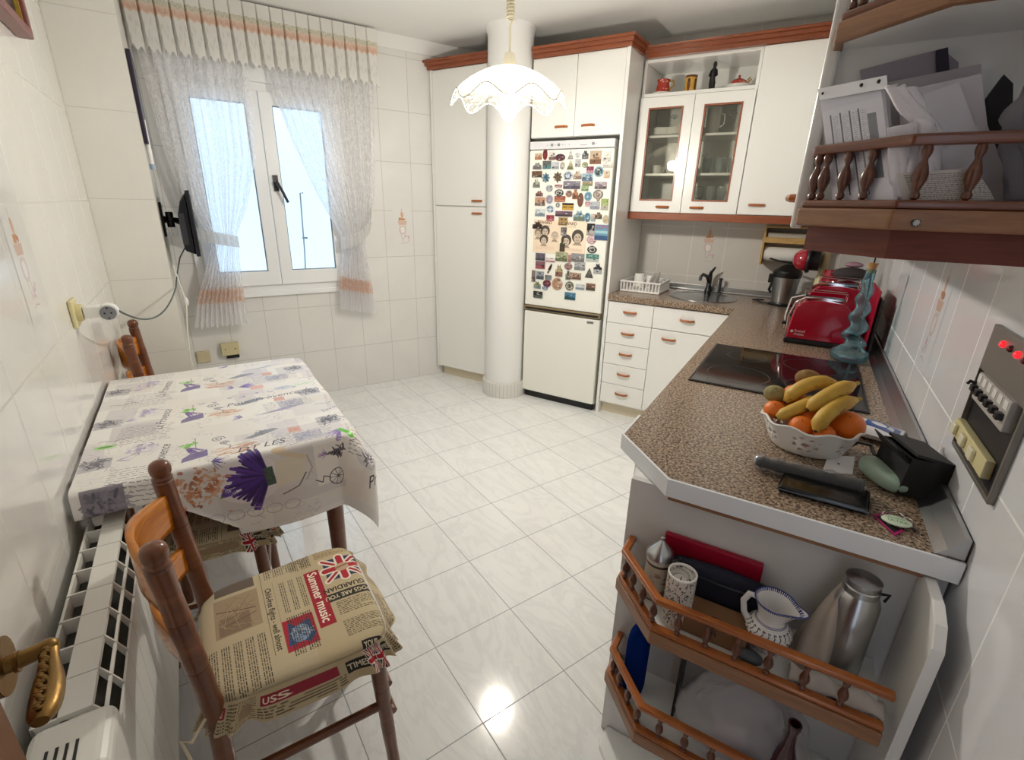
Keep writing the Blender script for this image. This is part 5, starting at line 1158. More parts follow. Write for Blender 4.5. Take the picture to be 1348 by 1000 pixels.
# sandwich toaster at the back, with things on it
def toaster(name, label, x0, x1, y0, y1, h, front_logo):
    t_ = thing(name, label, 'toaster', o=((x0 + x1) / 2, (y0 + y1) / 2, Z))
    obj('base', MB().box(x0 - .006, x1 + .006, y0 - .006, y1 + .006, Z + .001, Z + .024), M['black'], t_, flat=True, bevel=.006)
    # red shell with curved shoulders, long axis x
    pr = []
    for k in range(13):
        a = PI * k / 12; pr.append((-(x1 - x0) / 2 * math.cos(a) if True else 0, 0))
    L_ = x1 - x0; sh_ = [(x0 - .0, Z + .024), (x0 + .006, Z + .10)]
    for k in range(9): a = PI / 2 * k / 8; sh_.append((x0 + .01 + .05 * (1 - math.cos(a)), Z + h - .06 + .06 * math.sin(a)))
    sh_ += [(x0 + L_ * .5, Z + h + .006)]
    for k in range(9): a = PI / 2 * (1 - k / 8); sh_.append((x1 - .01 - .05 * (1 - math.cos(a)), Z + h - .06 + .06 * math.sin(a)))
    sh_ += [(x1 - .006, Z + .10), (x1, Z + .024)]
    sh_ = sh_[::-1]
    b_ = MB().prism(sh_, 0, y1 - y0).xf(Matrix(((1, 0, 0, 0), (0, 0, 1, y0), (0, 1, 0, 0), (0, 0, 0, 1))))
    obj('shell', b_, M['red'], t_, bevel=.012, seg=3, ang=30)
    mid = (y0 + y1) / 2
    obj('slot', MB().box(x0 + .05, x1 - .05, mid - .022, mid + .022, Z + h + .004, Z + h + .0105), M['black'], t_, flat=True)
    obj('slot_frame', MB().prism([(x0 + .045, mid - .027), (x1 - .045, mid - .027), (x1 - .045, mid + .027), (x0 + .045, mid + .027)], Z + h + .0045, Z + h + .013, holes=[[(x0 + .052, mid - .02), (x1 - .052, mid - .02), (x1 - .052, mid + .02), (x0 + .052, mid + .02)]]), M['chrome'], t_, flat=True)
    return t_
TX0, TX1, TY0, TY1 = -.025, .215, 2.50, 2.66
ta = toaster('toaster', 'glossy cherry red long-slot toaster with chrome side, in front of its twin', TX0, TX1, TY0, TY1, .195, True)
rk = MB()
for y in (TY0 + .045, TY1 - .045): rk.tube([(TX0 + .04, y, Z + .20), (TX0 + .04, y, Z + .232), (TX1 - .04, y, Z + .232), (TX1 - .04, y, Z + .20)], .0022, 6)
obj('bun_rack', rk, M['chrome'], ta)
obj('side_arc', MB().tube([(TX0 - .004, TY0 + .03, Z + .05), (TX0 - .006, TY0 + .03, Z + .12), (TX0 + .012, TY0 + .03, Z + .185), (TX0 + .045, TY0 + .03, Z + .206)], .006, 8, flat=.6), M['chrome'], ta)
obj('lever_knob', MB().box(TX0 - .028, TX0 - .002, TY0 + .06, TY0 + .09, Z + .07, Z + .085), M['black'], ta, bevel=.003)
def text_mesh(name, st, size, mtx, m, par, ext=.0004, sx=1, label=None):
    P, T = glyphs(st); b_ = MB(); b_.add([(p[0] * size * sx, p[1] * size, 0) for p in P], [tuple(t) for t in T]); b_.xf(mtx)
    o_ = obj(name, b_, m, par, flat=True)
    return o_
lm = mat('silver print', 'd0c8cc', .3)
mt = Matrix(((1, 0, 0, TX0 + .030), (0, 0, -1, TY0 - .0008), (0, 1, 0, Z + .055), (0, 0, 0, 1)))
text_mesh('lettering', 'Russell\nHobbs', .015, mt, lm, ta)
obj('emblem', MB().lathe([(.0, -.001), (.006, -.001), (.006, 0)], (TX0 + .020, TY0, Z + .056), 16, axis='y'), lm, ta)
tb_ = toaster('toaster', 'cherry red toaster standing directly behind the chrome-sided one', .02, .27, 2.74, 2.90, .235, False)
obj('bun_rack', MB().tube([(.06, 2.78, Z + .24), (.06, 2.78, Z + .27), (.23, 2.78, Z + .27), (.23, 2.78, Z + .24)], .0022, 6).tube([(.06, 2.86, Z + .24), (.06, 2.86, Z + .27), (.23, 2.86, Z + .27), (.23, 2.86, Z + .24)], .0022, 6), M['chrome'], tb_)
cr = MB(); cr.tube([(.02, 2.72, Z + .19), (-.035, 2.72, Z + .17), (-.045, 2.70, Z + .10), (-.04, 2.70, Z + .03)], .006, 8)
obj('side_arc', cr, M['chrome'], tb_)
# red pot with lid, dark purse stack on it
simple('saucepan', MB().lathe([(0, Z + .001), (.10, Z + .001), (.105, Z + .10), (.11, Z + .20), (.10, Py(1121, 361, 3.06).z - .036), (0, Py(1121, 361, 3.06).z - .034)], (.172, 3.08, 0), 36), M['red'], 'red lidded pan behind the second toaster', 'pan', (.172, 3.08, Z))
sx_, sy_ = Py(1121, 361, 3.06).x, 3.06; sz_ = Py(1121, 361, 3.06).z
simple('dark_pouch', MB().ell((sx_, sy_, sz_), (.085, .06, .034), 24, 12), mat('charcoal fabric', '3a3436', .8), 'charcoal rounded pouch on top of the red pan', 'pouch', (sx_, sy_, sz_))
simple('pink_soap', MB().ell((sx_ + .0, sy_, sz_ + .048), (.042, .025, .014), 20, 10), mat('dusty pink', 'b08a98', .5), 'dusty pink small case on the charcoal pouch', 'case', (sx_, sy_, sz_ + .04))
# black board leaning on the wall
simple('black_tray', MB().box(XR - .052, XR - .045, 2.42, 2.80, Z + .012, Z + .24), M['black'], 'black tray standing upright between toaster and wall', 'tray', (XR - .05, 2.6, Z), flat=True, bevel=.004)
simple('magenta_board', MB().box(XR - .064, XR - .056, 2.46, 2.78, Z + .012, Z + .27), M['redd'], 'magenta plastic board standing in front of the black tray', 'board', (XR - .06, 2.6, Z), flat=True, bevel=.004)
# blue twisted glass bottle
BX, BY = .213, 2.335
prof = [(0, Z + .001), (.050, Z + .001), (.064, Z + .008), (.068, Z + .024), (.062, Z + .042), (.044, Z + .054), (.036, Z + .060)]
bb = MB(); zs_ = [.060 + i * .0065 for i in range(41)]
vs = []; sg = 28
for p_ in prof[1:]:
    for i in range(sg): a = 2 * PI * i / sg; vs.append((p_[0] * math.cos(a), p_[0] * math.sin(a), p_[1]))
for j, zz in enumerate(zs_[1:]):
    t_ = j / 40; r0 = .037 - .019 * t_
    for i in range(sg):
        a = 2 * PI * i / sg; ph_ = a - zz * 88; r = r0 * (1 + .36 * (1 - t_ * .4) * math.cos(ph_)); vs.append((r * math.cos(a), r * math.sin(a), Z + zz))
top = zs_[-1]
for r, zz in ((.018, top + .01), (.0165, top + .035), (.0175, top + .045)):
    for i in range(sg): a = 2 * PI * i / sg; vs.append((r * math.cos(a), r * math.sin(a), Z + zz))
nr = len(vs) // sg; fs = [tuple(range(sg))[::-1]]
for j in range(nr - 1):
    for i in range(sg): k = (i + 1) % sg; fs.append((j * sg + i, j * sg + k, (j + 1) * sg + k, (j + 1) * sg + i))
bb.add([(x + BX, y + BY, z) for x, y, z in vs], fs)
bo = thing('glass_bottle', 'pale blue twisted glass bottle with a cork beside the hob', 'bottle', o=(BX, BY, Z))
bg_ = NT('aqua glass'); g_ = bg_.n('BsdfPrincipled'); g_.inputs['Base Color'].default_value = (*lin(hx('b4e0ec')), 1); g_.inputs['Roughness'].default_value = .04; g_.inputs['Coat Weight'].default_value = 1
tr_ = bg_.n('BsdfTransparent'); tr_.inputs['Color'].default_value = (*lin(hx('d3f0f8')), 1); ms_ = bg_.n('MixShader'); ms_.inputs[0].default_value = .12; lw_ = bg_.n('LayerWeight'); lw_.inputs['Blend'].default_value = .22; gs_ = bg_.n('BsdfGlossy'); gs_.inputs['Roughness'].default_value = .03; m3_ = bg_.n('MixShader'); bg_.l(lw_.outputs['Fresnel'], m3_.inputs[0]); bg_.l(tr_.outputs[0], m3_.inputs[1]); bg_.l(gs_.outputs[0], m3_.inputs[2]); bg_.l(m3_.outputs[0], ms_.inputs[1]); bg_.l(g_.outputs[0], ms_.inputs[2]); bg_.l(ms_.outputs[0], bg_.out.inputs['Surface'])
obj('bottle_glass', bb, bg_.m, bo, ang=180)
obj('cork', MB().lathe([(.013, top + Z + .03), (.014, top + Z + .05), (.017, top + Z + .066), (0, top + Z + .067)], (BX, BY, 0), 20), mat('cork', 'b08552', .8, bump=.4, bscale=300), bo)

# ------------------------------------------------------------------ worktop: fruit basket
QX, QY = .083, 1.342
ba = thing('fruit_basket', 'white pierced plastic basket holding the fruit', 'basket', o=(QX, QY, Z))
def br(a, z):
    t_ = z / .072; r = .078 + .030 * t_ ** .8; return r * (1 + .022 * t_ * math.cos(8 * a)), r * .86 * (1 + .022 * t_ * math.cos(8 * a))
def bz(a, t_): return .002 + .070 * t_ + .0035 * t_ * math.cos(8 * a + PI)
holes_def = [(0, .5, .013)] + [(k * 2 * PI / 8, None, .006) for k in range(8)]
wb = MB(); NA, NZ_ = 480, 40
def inhole(a, t_):
    for k in range(6):
        c_ = k * PI / 3 - 1.62; da = (a - c_ + PI) % (2 * PI) - PI; x = da * .095; y = (t_ - .52) * .072
        if (x / .0095) ** 2 + (y / .0060) ** 2 < 1: return True
        for j in range(8):
            an = j * PI / 4; hx2, hy2 = .0262 * math.cos(an + .39), .0190 * math.sin(an + .39)
            if ((x - hx2) / .0050) ** 2 + ((y - hy2) / .0036) ** 2 < 1: return True
    return False
for j in range(NZ_ + 1):
    for i in range(NA):
        a = 2 * PI * i / NA; t_ = j / NZ_; rx, ry = br(a, t_ * .072); wb.v.append(Vector((QX + rx * math.cos(a), QY + ry * math.sin(a), Z + bz(a, t_))))
for j in range(NZ_):
    for i in range(NA):
        k = (i + 1) % NA
        if inhole(2 * PI * (i + .5) / NA, (j + .5) / NZ_): continue
        wb.f.append([j * NA + i, j * NA + k, (j + 1) * NA + k, (j + 1) * NA + i]); wb.m.append(0)
wb.f.append([i for i in range(NA)][::-1]); wb.m.append(0)
obj('pierced_bowl', wb, M['whitep'], ba, solid=.0025, ang=60)
rimp = [(QX + (br(a, .072)[0] + .001) * math.cos(a), QY + (br(a, .072)[1] + .001) * math.sin(a), Z + bz(a, 1)) for a in [2 * PI * i / 96 for i in range(96)]]
obj('rim', MB().tube(rimp, .0032, 8, closed=True), M['whitep'], ba)
om = mat('orange peel', 'e8761a', .38, bump=.5, bscale=500, var=.1, vscale=14); km = mat('kiwi skin', '8a6a3c', .85, bump=.6, bscale=300, var=.2, vscale=30)
def fruit(name, px_, py_, y, r, m, label, cat, grp, rr=(1, 1, .93), stem=True):
    p = Py(px_, py_, y); 
    b_ = MB().ell(p, (r * rr[0], r * rr[1], r * rr[2]), 28, 18)
    t_ = thing(name, label, cat, o=tuple(p), group=grp); obj('peel', b_, m, t_)
    d_ = (Vector((0, 0, H)) - p).normalized(); s_ = p + Vector((d_.x * r * rr[0] * .5, d_.y * r * rr[1] * .5 - 0, 0)); s_.z = p.z + r * rr[2] * math.sqrt(max(0, 1 - .25)) - .001
    obj('stem_end', MB().ell(s_, (.003, .003, .0015), 8, 6), mat('stem brown', '4a3a20', .8), t_)
    return p
zt_ = Z + .072
fruit('orange', 1019, 539, 1.33, .0245, om, 'mandarin at the left rim of the basket', 'mandarin', 'citrus fruit in the basket')
fruit('orange', 1045, 518, 1.38, .0245, om, 'mandarin between the left kiwi and the bananas', 'mandarin', 'citrus fruit in the basket')
fruit('orange', 1054, 561, 1.292, .0275, om, 'mandarin at the front of the basket', 'mandarin', 'citrus fruit in the basket')
fruit('orange', 1116, 560, 1.335, .037, om, 'largest orange, at the right of the basket under the bananas', 'orange', 'citrus fruit in the basket')
fruit('orange', 1085, 572, 1.285, .025, om, 'orange low between the two front fruits', 'orange', 'citrus fruit in the basket')
fruit('kiwi', 1020, 518, 1.375, .0245, mat('kiwi skin green', '948a5c', .8, bump=.6, bscale=300, var=.2, vscale=30), 'greenish kiwi at the left edge of the basket', 'kiwi', 'kiwis in the basket', (1.12, .9, .9))
fruit('kiwi', 1064, 498, 1.415, .0255, km, 'brown kiwi on top at the back of the basket', 'kiwi', 'kiwis in the basket', (1.2, .92, .9))
bt = NT('banana skin'); tc = bt.n('TexCoord'); n1 = bt.noise(tc.outputs['Object'], 70, 5, .7); n2 = bt.noise(tc.outputs['Object'], 18, 3, .5)
c1 = bt.ramp(n2, [(.3, lin(hx('bd9034'))), (.7, lin(hx('dab650')))]); mk = bt.n('MapRange'); mk.inputs['From Min'].default_value = .61; mk.inputs['From Max'].default_value = .67; bt.l(n1, mk.inputs['Value'])
bt.l(bt.mix(mk.outputs['Result'], c1, lin(hx('5a3a1c'))), bt.b.inputs['Base Color']); bt.b.inputs['Roughness'].default_value = .5
def banana(pts, label, rmax=.0185):
    pts = [Py(x, y, Y_) for x, y, Y_ in pts]
    # smooth quadratic through three points
    P0, P1, P2 = pts; C_ = P1 * 2 - (P0 + P2) * .5; cur = []; rad = []
    for i in range(15):
        s_ = i / 14; cur.append(P0 * (1 - s_) ** 2 + C_ * 2 * s_ * (1 - s_) + P2 * s_ * s_); rad.append(rmax * min(1, .40 + 4.2 * s_) if s_ < .5 else rmax * min(1.0, .42 + 3.6 * (1 - s_)))
    t_ = thing('banana', label, 'banana', o=tuple(P1), group='bananas in the basket')
    obj('peel', MB().tube(cur, rad, 12, flat=.92), bt.m, t_, ang=50)
    d0 = (cur[0] - cur[1]).normalized(); d1 = (cur[-1] - cur[-2]).normalized()
    obj('tip', MB().tube([cur[0] - d0 * .002, cur[0] + d0 * .004], [.0045, .003], 8), mat('banana tip', '3a2a18', .8), t_)
    obj('stem', MB().tube([cur[-1] - d1 * .003, cur[-1] + d1 * .008 , cur[-1] + d1 * .014 + Vector((0, 0, .001))], [.006, .005, .0048], 8), mat('banana stem', 'a8903c', .6), t_)
for (x_, y_, z_, r_, lb_) in ((.075, 1.345, Z + .072, .036, 'orange in the middle of the basket, mostly under the bananas'), (.050, 1.392, Z + .088, .033, 'orange at the back of the basket below the brown kiwi'), (.118, 1.385, Z + .085, .034, 'orange at the back right of the basket behind the bananas'), (.010, 1.365, Z + .075, .027, 'mandarin under the greenish kiwi at the back left of the basket')):
    t_ = thing('orange', lb_, 'orange', o=(x_, y_, z_), group='citrus fruit in the basket'); obj('peel', MB().ell((x_, y_, z_), (r_, r_, r_ * .93), 28, 18), om, t_)
banana([(1034, 529, 1.35), (1062, 507, 1.375), (1100, 504, 1.40)], 'banana lying furthest back on the fruit, beside the kiwis')
banana([(1022, 549, 1.30), (1050, 537, 1.325), (1078, 523, 1.36)], 'banana lying lowest at the left front of the fruit', .0165)
banana([(1064, 539, 1.31), (1093, 519, 1.345), (1124, 506, 1.39)], 'banana across the top of the fruit with a dark bruise', .0195)
banana([(1074, 567, 1.262), (1094, 540, 1.305), (1127, 526, 1.36)], 'front banana with brown spots, right of the others', .0185)

# ------------------------------------------------------------------ worktop: clutter near the end
# rolled umbrella in a clear sleeve
u0_, u1_ = Pz(995, 606, Z + .018), Pz(1136, 641, Z + .020)
um_ = thing('folded_umbrella', 'dark flat umbrella in a crinkled clear plastic sleeve', 'umbrella', o=tuple((u0_ + u1_) / 2))
cv_ = [u0_.lerp(u1_, i / 16) for i in range(17)]
dk_ = mat('black speckled fabric', '17181d', .7, bump=.5, bscale=120, var=.4, vscale=80)
obj('canopy', MB().tube(cv_, [.010 if i in (0,) else .0155 + .002 * math.sin(i * 2.1) + .0015 * (i / 16) for i in range(17)], 14, flat=.8), dk_, um_)
sl_ = MB(); pts = [u0_.lerp(u1_, -.03 + 1.06 * i / 24) for i in range(25)]
sl_.tube(pts, [.012] + [.0205 + .0022 * math.sin(i * 1.7) for i in range(23)] + [.010], 18, flat=.85)
for i_, v_ in enumerate(sl_.v): v_ += Vector((noise.noise(v_ * 90), noise.noise(v_ * 90 + Vector((5, 0, 0))), noise.noise(v_ * 90 + Vector((0, 7, 0))))) * .0028
M['sleeve'] = film('crinkled sleeve', .06, 'f4f5f8', .16)
obj('plastic_sleeve', sl_, M['sleeve'], um_)
# black glossy case / wallet
wq = [Pz(1030, 628, Z), Pz(1143, 653, Z), Pz(1142, 680, Z), Pz(1022, 647, Z)]
wa = thing('wallet', 'long black glossy zip wallet in front of the umbrella', 'wallet', o=tuple((wq[0] + wq[2]) / 2))
wpoly = [(p.x, p.y) for p in (wq[3], wq[2], wq[1], wq[0])]
obj('leather_body', MB().prism(wpoly, Z + .001, Z + .016), mat('black patent', '0a0a0c', .16, coat=.3), wa, flat=True, bevel=.006, seg=3)
obj('zip', MB().tube([(p[0], p[1], Z + .0085) for p in (wpoly[0], wpoly[1], wpoly[2])], .0022, 6), M['steeld'], wa)
# white card
pq = [Pz(1082, 622, Z), Pz(1122, 625, Z), Pz(1125, 602, Z), Pz(1090, 600, Z)]
cd = obj('paper_card', MB().prism([(p.x, p.y) for p in pq], Z + .0005, Z + .0025), mat('white card', 'f0eff0', .6), o=tuple(pq[0]), flat=True)
tag(cd, 'small white card between fruit basket and umbrella', 'card')
cc_ = (pq[0] + pq[2]) / 2
cd['_o'] = tuple(pq[0])
obj('printed_mark', MB().box(cc_.x - .003, cc_.x + .001, cc_.y - .004, cc_.y + .004, Z + .0025, Z + .0028), M['black'], cd, flat=True)
# sage green glasses case
gq = Pz(1166, 624, Z + .02)
gcs = thing('glasses_case', 'pale sage green hard glasses case', 'glasses case', F=Fr(-1.05, (gq.x, gq.y, Z)), o=(0, 0, 0))
FG = Fr(-1.05, (gq.x, gq.y, Z))
def rb(w_, d_, h_, n=10):
    # soft box: superellipsoid
    b_ = MB(); sg, rg = 36, 18; vs = []
    e = lambda c_, p_: math.copysign(abs(c_) ** p_, c_)
    for j in range(rg + 1):
        t_ = -PI / 2 + PI * j / rg
        for i in range(sg):
            a = 2 * PI * i / sg; vs.append((w_ * e(math.cos(t_), .55) * e(math.cos(a), .75), d_ * e(math.cos(t_), .55) * e(math.sin(a), .75), h_ + h_ * e(math.sin(t_), .7)))
    fs = []
    for j in range(rg):
        for i in range(sg): k = (i + 1) % sg; fs.append((j * sg + i, j * sg + k, (j + 1) * sg + k, (j + 1) * sg + i))
    b_.add(vs, fs); return b_
obj('shell', rb(.064, .035, .021), mat('sage enamel', '9db5a4', .3, coat=.3), gcs)
# open black box leaning by the wall
bxp = Pz(1205, 640, Z)
FB = Fr(.35, (.272, 1.245, Z))
bk = thing('black_box', 'open black presentation box standing against the right wall', 'box', F=FB, o=(0, 0, 0))
b_ = MB(); w_, d_, h_ = .082, .11, .085
b_.box(-w_ / 2, w_ / 2, -d_ / 2, d_ / 2, 0, .004); b_.box(-w_ / 2, -w_ / 2 + .004, -d_ / 2, d_ / 2, .004, h_); b_.box(w_ / 2 - .004, w_ / 2, -d_ / 2, d_ / 2, .004, h_); b_.box(-w_ / 2 + .004, w_ / 2 - .004, -d_ / 2, -d_ / 2 + .004, .004, h_); b_.box(-w_ / 2 + .004, w_ / 2 - .004, d_ / 2 - .004, d_ / 2, .004, h_)
b_.xf(Matrix.Translation((0, 0, .004)) @ Matrix.Rotation(.1, 4, 'Y')); obj('carton', b_, mat('black card', '0b0b0d', .6), bk, flat=True)
obj('lid', MB().box(-.045, .03, -d_ / 2, d_ / 2, h_ - .002, h_ + .004).xf(Matrix.Translation((0, 0, .006)) @ Matrix.Rotation(.22, 4, 'Y')), mat('black card', '0b0b0d', .6), bk, flat=True)
fp_ = MB().box(-.09, -.045, -.05, .05, .0, .0022).xf(Matrix.Translation((-.0, 0, .012)) @ Matrix.Rotation(.55, 4, 'Y'))
obj('flap', MB().grid(lambda u, v: (-w_ / 2 + .004 - .020 * u, -.055 + .11 * v, .08 + .026 * u), 4, 4), mat('black card', '0b0b0d', .6), bk, solid=.002)
# tissue packet blue and white
tq = [Pz(1100, 548, Z), Pz(1160, 576, Z), Pz(1186, 560, Z), Pz(1130, 535, Z)]
c = Cv(256, 200, 'eef0f4'); c.rect(180, 110, 130, 120, '2a4f9a'); c.ell(165, 110, 30, 26, 'e8ecf4'); c.poly([(196, 90), (222, 90), (222, 140), (204, 150)], 'cfd8ea'); c.rect(180, 165, 120, 8, '6a88c0'); c.rect(60, 100, 90, 100, 'f6f6f6')
pk_o = Pz(1150, 553, Z + .01); FP = Fr(-.25, (.222, 1.515, Z))
pk = thing('tissue_packet', 'white packet with a blue printed label behind the fruit basket', 'packet', F=FP, o=(0, 0, 0))
obj('wrapper', MB().grid(lambda u, v: (-.075 + .15 * u, -.05 + .10 * v, .022 + .018 * math.sin(PI * u) * math.sin(PI * v) ** .5), 16, 12, uvfn=lambda u, v: (u, v)), c.mat('packet print', .35, coat=.3), pk)
obj('underside', MB().grid(lambda u, v: (-.075 + .15 * u, -.05 + .10 * v, .0215 - .020 * (math.sin(PI * u) * math.sin(PI * v)) ** .3), 16, 12), mat('packet white', 'e9eaee', .4), pk)
simple('black_strap', MB().tube([Pz(1116, 588, Z + .01), Pz(1130, 582, Z + .03), Pz(1146, 586, Z + .02), Pz(1152, 600, Z + .006)], .008, 8, flat=.5), M['black'], 'short black strap lying between basket and glasses case', 'strap', tuple(Pz(1130, 590, Z)))
# keys
kx, ky = .228, 1.048
ky_ = thing('key_bunch', 'bunch of keys with an oval white and green fob', 'keys', o=(kx, ky, Z))
ft_ = Pz(1180, 686, Z + .006)
fob = MB()
fob.lathe([(0, 0), (.9, 0), (1, .15), (1, .3), (.9, .4), (0, .4)], (0, 0, 0), 36); fob.xf(Matrix.Translation((ft_.x, ft_.y, Z + .004)) @ Matrix.Rotation(.05, 4, 'Z') @ Matrix.Diagonal((.0245, .0185, .012, 1)))
fo = obj('fob', fob, mat('fob green-white', 'dff0d8', .3, coat=.3), ky_)
text_mesh('lettering', 'LOCURAS', .0075, Matrix.Translation((ft_.x - .017, ft_.y + .003, Z + .0092)), mat('fob green', '2c8a3c', .4), fo, sx=.9)
text_mesh('lettering', 'ULTRA', .0105, Matrix.Translation((ft_.x - .015, ft_.y - .008, Z + .0092)), mat('fob green', '2c8a3c', .4), fo)
rg = MB()
for (dx, dy, r, tl) in ((.002, .022, .013, .3), (.018, .014, .008, .6), (-.012, .018, .008, -.4)):
    pts = [(ft_.x + dx + r * math.cos(a), ft_.y + dy + r * math.sin(a), Z + .005 + .003 * math.sin(a + tl)) for a in [2 * PI * i / 24 for i in range(24)]]; rg = MB().tube(pts, .0011, 6, closed=True); obj('ring', rg, M['chrome'], ky_)
for i, (a, m_) in enumerate(((-.9, 'steel'), (-2.2, 'steel'), (-1.4, 'steeld'), (.1, 'steel'))):
    kb_ = MB().prism([(0, -.004), (.012, -.004), (.012, -.0018), (.034, -.0018), (.036, 0), (.034, .0022), (.028, .0022), (.026, .004), (.024, .0022), (.020, .0022), (.018, .0036), (.016, .0022), (.012, .0022), (.012, .004), (0, .004)], 0, .0016)
    kb_.lathe([(.009, 0), (.009, .0018)], (-.004, 0, 0), 18); kb_.xf(Matrix.Translation((ft_.x + .012 * math.cos(i), ft_.y + .018 - .004 * i, Z + .001 + .0018 * i)) @ Matrix.Rotation(a, 4, 'Z')); obj('key', kb_, M[m_], ky_)
mgq = [Pz(1150, 676, Z), Pz(1164, 684, Z), Pz(1176, 703, Z), Pz(1160, 700, Z)]
tq2 = [Pz(1148, 678, Z), Pz(1178, 706, Z), Pz(1189, 700, Z), Pz(1168, 676, Z)]
ln = obj('key_tag', MB().prism([(p.x, p.y) for p in tq2], Z + .0005, Z + .0025), mat('magenta strap', 'b0186a', .4), ky_, flat=True); ln['label'] = 'black tag with magenta border'
cq_ = sum(tq2, Vector()) / 4
obj('tag_face', MB().prism([tuple((cq_ + (p - cq_) * .78)[:2]) for p in tq2], Z + .0025, Z + .0032), M['black'], ln, flat=True)
# ------------------------------------------------------------------ lower end shelf, upper board (z = .60)
Z1 = .6005
def bxs(name, poly, z0, z1, m, label, cat, bevel=.004, **k):
    return simple(name, MB().prism(poly, z0, z1), m, label, cat, (poly[0][0], poly[0][1], z0), flat=True, bevel=bevel, **k)
ra, rb_ = Py(876, 702, 1.012), Py(1005, 748, 1.012)
bxs('binder', [(ra.x, 1.006), (rb_.x, 1.006), (rb_.x, 1.0205), (ra.x, 1.0205)], Z1 + .0, (ra.z + rb_.z) / 2 + .008, M['redd'], 'crimson flat binder standing at the back of the lower end shelf', 'binder')
na, nb = Py(880, 722, .985), Py(1030, 778, .985)
pu = thing('pouch', 'long dark navy zip pouch in front of the crimson binder', 'pouch', o=((na.x + nb.x) / 2, .975, Z1))
nz = (na.z + nb.z) / 2
def npf(u, v):
    a = 2 * PI * v; e = .35; sx = lambda c_, p_: math.copysign(abs(c_) ** p_, c_)
    k = (math.sin(PI * min(1, max(0, u))) ** .25) if 0 < u < 1 else 0
    return (na.x + (nb.x - na.x) * u, .980 + .020 * sx(math.cos(a), .7) * k, Z1 + .002 + (nz - Z1) / 2 + (nz - Z1) / 2 * sx(math.sin(a), .6) * (.6 + .4 * k))
obj('fabric', MB().grid(npf, 24, 24), mat('navy fabric', '15182c', .75, bump=.3, bscale=200), pu)
obj('zip', MB().tube([(na.x + .012, .962, nz - .02), ((na.x + nb.x) / 2, .958, nz - .022), (nb.x - .012, .962, nz - .022)], .0022, 6), M['steeld'], pu)
# cardboard box with printed letters
ca, cb = Py(905, 792, .952), Py(978, 826, .952)
ctop = (ca.z + cb.z) / 2
bx2 = thing('cardboard_box', 'plain brown cardboard box between the patterned tin and the jug', 'box', o=((ca.x + cb.x) / 2, .90, Z1))
obj('carton', MB().box(ca.x + .004, cb.x + .010, .885, .955, Z1 + .0005, ctop + .028), mat('cardboard', '8f6a4a', .85, var=.06), bx2, flat=True, bevel=.001)
text_mesh('lettering', 'NINE', .022, Matrix(((0, 1, 0, 0), (0, 0, -1, .8715), (-1, 0, 0, 0), (0, 0, 0, 1))) @ Matrix.Identity(4) if False else Matrix.Translation((ca.x + .055, .8842, Z1 + .07)) @ Matrix.Rotation(PI / 2, 4, 'X') @ Matrix.Rotation(-PI / 2, 4, 'Z'), mat('dark print', '1e1a1a', .7), bx2)
# ceramic stein with pewter lid
sx0 = Py(868, 740, .965); 
st = thing('beer_stein', 'ceramic beer stein with a pewter lid at the left end of the shelf', 'beer stein', o=(sx0.x, .965, Z1))
c = Cv(256, 256, 'cfc3ae'); R_ = random.Random(9)
for k in range(50): c.ell(R_.uniform(0, 256), R_.uniform(20, 190), R_.uniform(4, 16), R_.uniform(4, 14), R_.choice(['a88468', '8a6a54', 'd8d0c4', 'b8a48c', '6a5850']), .6)
c.rect(128, 214, 256, 14, '4a342c'); c.rect(128, 236, 256, 18, 'd4d0c6'); c.rect(128, 10, 256, 14, '6a5040')
obj('mug_body', MB().lathe([(0, Z1 + .001), (.034, Z1 + .001), (.036, Z1 + .01), (.031, Z1 + .03), (.029, Z1 + .09), (.031, Z1 + .105), (.028, Z1 + .11)], (sx0.x, .965, 0), 28), c.mat('stein relief', .4), st, uvf=radial_uv(sx0.x, .965, Z1, Z1 + .11))
obj('pewter_lid', MB().lathe([(.032, Z1 + .107), (.032, Z1 + .113), (.024, Z1 + .125), (.010, Z1 + .14), (.004, Z1 + .148), (.005, Z1 + .154), (0, Z1 + .158)], (sx0.x, .965, 0), 28), M['steel'], st)
obj('handle', MB().tube([(sx0.x + .028, .955, Z1 + .095), (sx0.x + .05, .945, Z1 + .09), (sx0.x + .052, .945, Z1 + .05), (sx0.x + .030, .955, Z1 + .03)], .005, 8).tube([(sx0.x + .022, .955, Z1 + .112), (sx0.x + .040, .945, Z1 + .12), (sx0.x + .046, .94, Z1 + .135)], .004, 8), M['steeld'], st)
# patterned tall tin
tq_ = Py(899, 753, .908); TXc, TYc = tq_.x, .908
c = Cv(512, 256, 'dcd6ce'); R_ = random.Random(12)
for k in range(420):
    x, y = R_.uniform(0, 512), R_.uniform(20, 256)
    if R_.random() < .6: c.path([(x, y), (x + R_.uniform(-14, 14), y + R_.uniform(-12, 12)), (x + R_.uniform(-18, 18), y + R_.uniform(-16, 16))], 3, '2a2628', .8)
    else: c.ell(x, y, R_.uniform(2, 5), R_.uniform(2, 6), '1e1a1c', .85)
for k in range(40): c.ell(R_.uniform(0, 512), R_.uniform(10, 130), R_.uniform(8, 22), R_.uniform(6, 16), R_.choice(['c89868', 'b06048', '8a4a3c', 'd8b088']), .6)
c.rect(256, 250, 512, 14, 'f4f2ee')
tn_ = thing('patterned_tin', 'tall white tin covered in black drawings, beside the stein', 'tin', o=(TXc, TYc, Z1))
obj('tin_body', MB().lathe([(0, Z1 + .001), (.030, Z1 + .001), (.030, Z1 + .128), (.027, Z1 + .128), (.0265, Z1 + .118), (0, Z1 + .116)], (TXc, TYc, 0), 40), c.mat('tin print', .35, coat=.2), tn_, uvf=radial_uv(TXc, TYc, Z1, Z1 + .13))
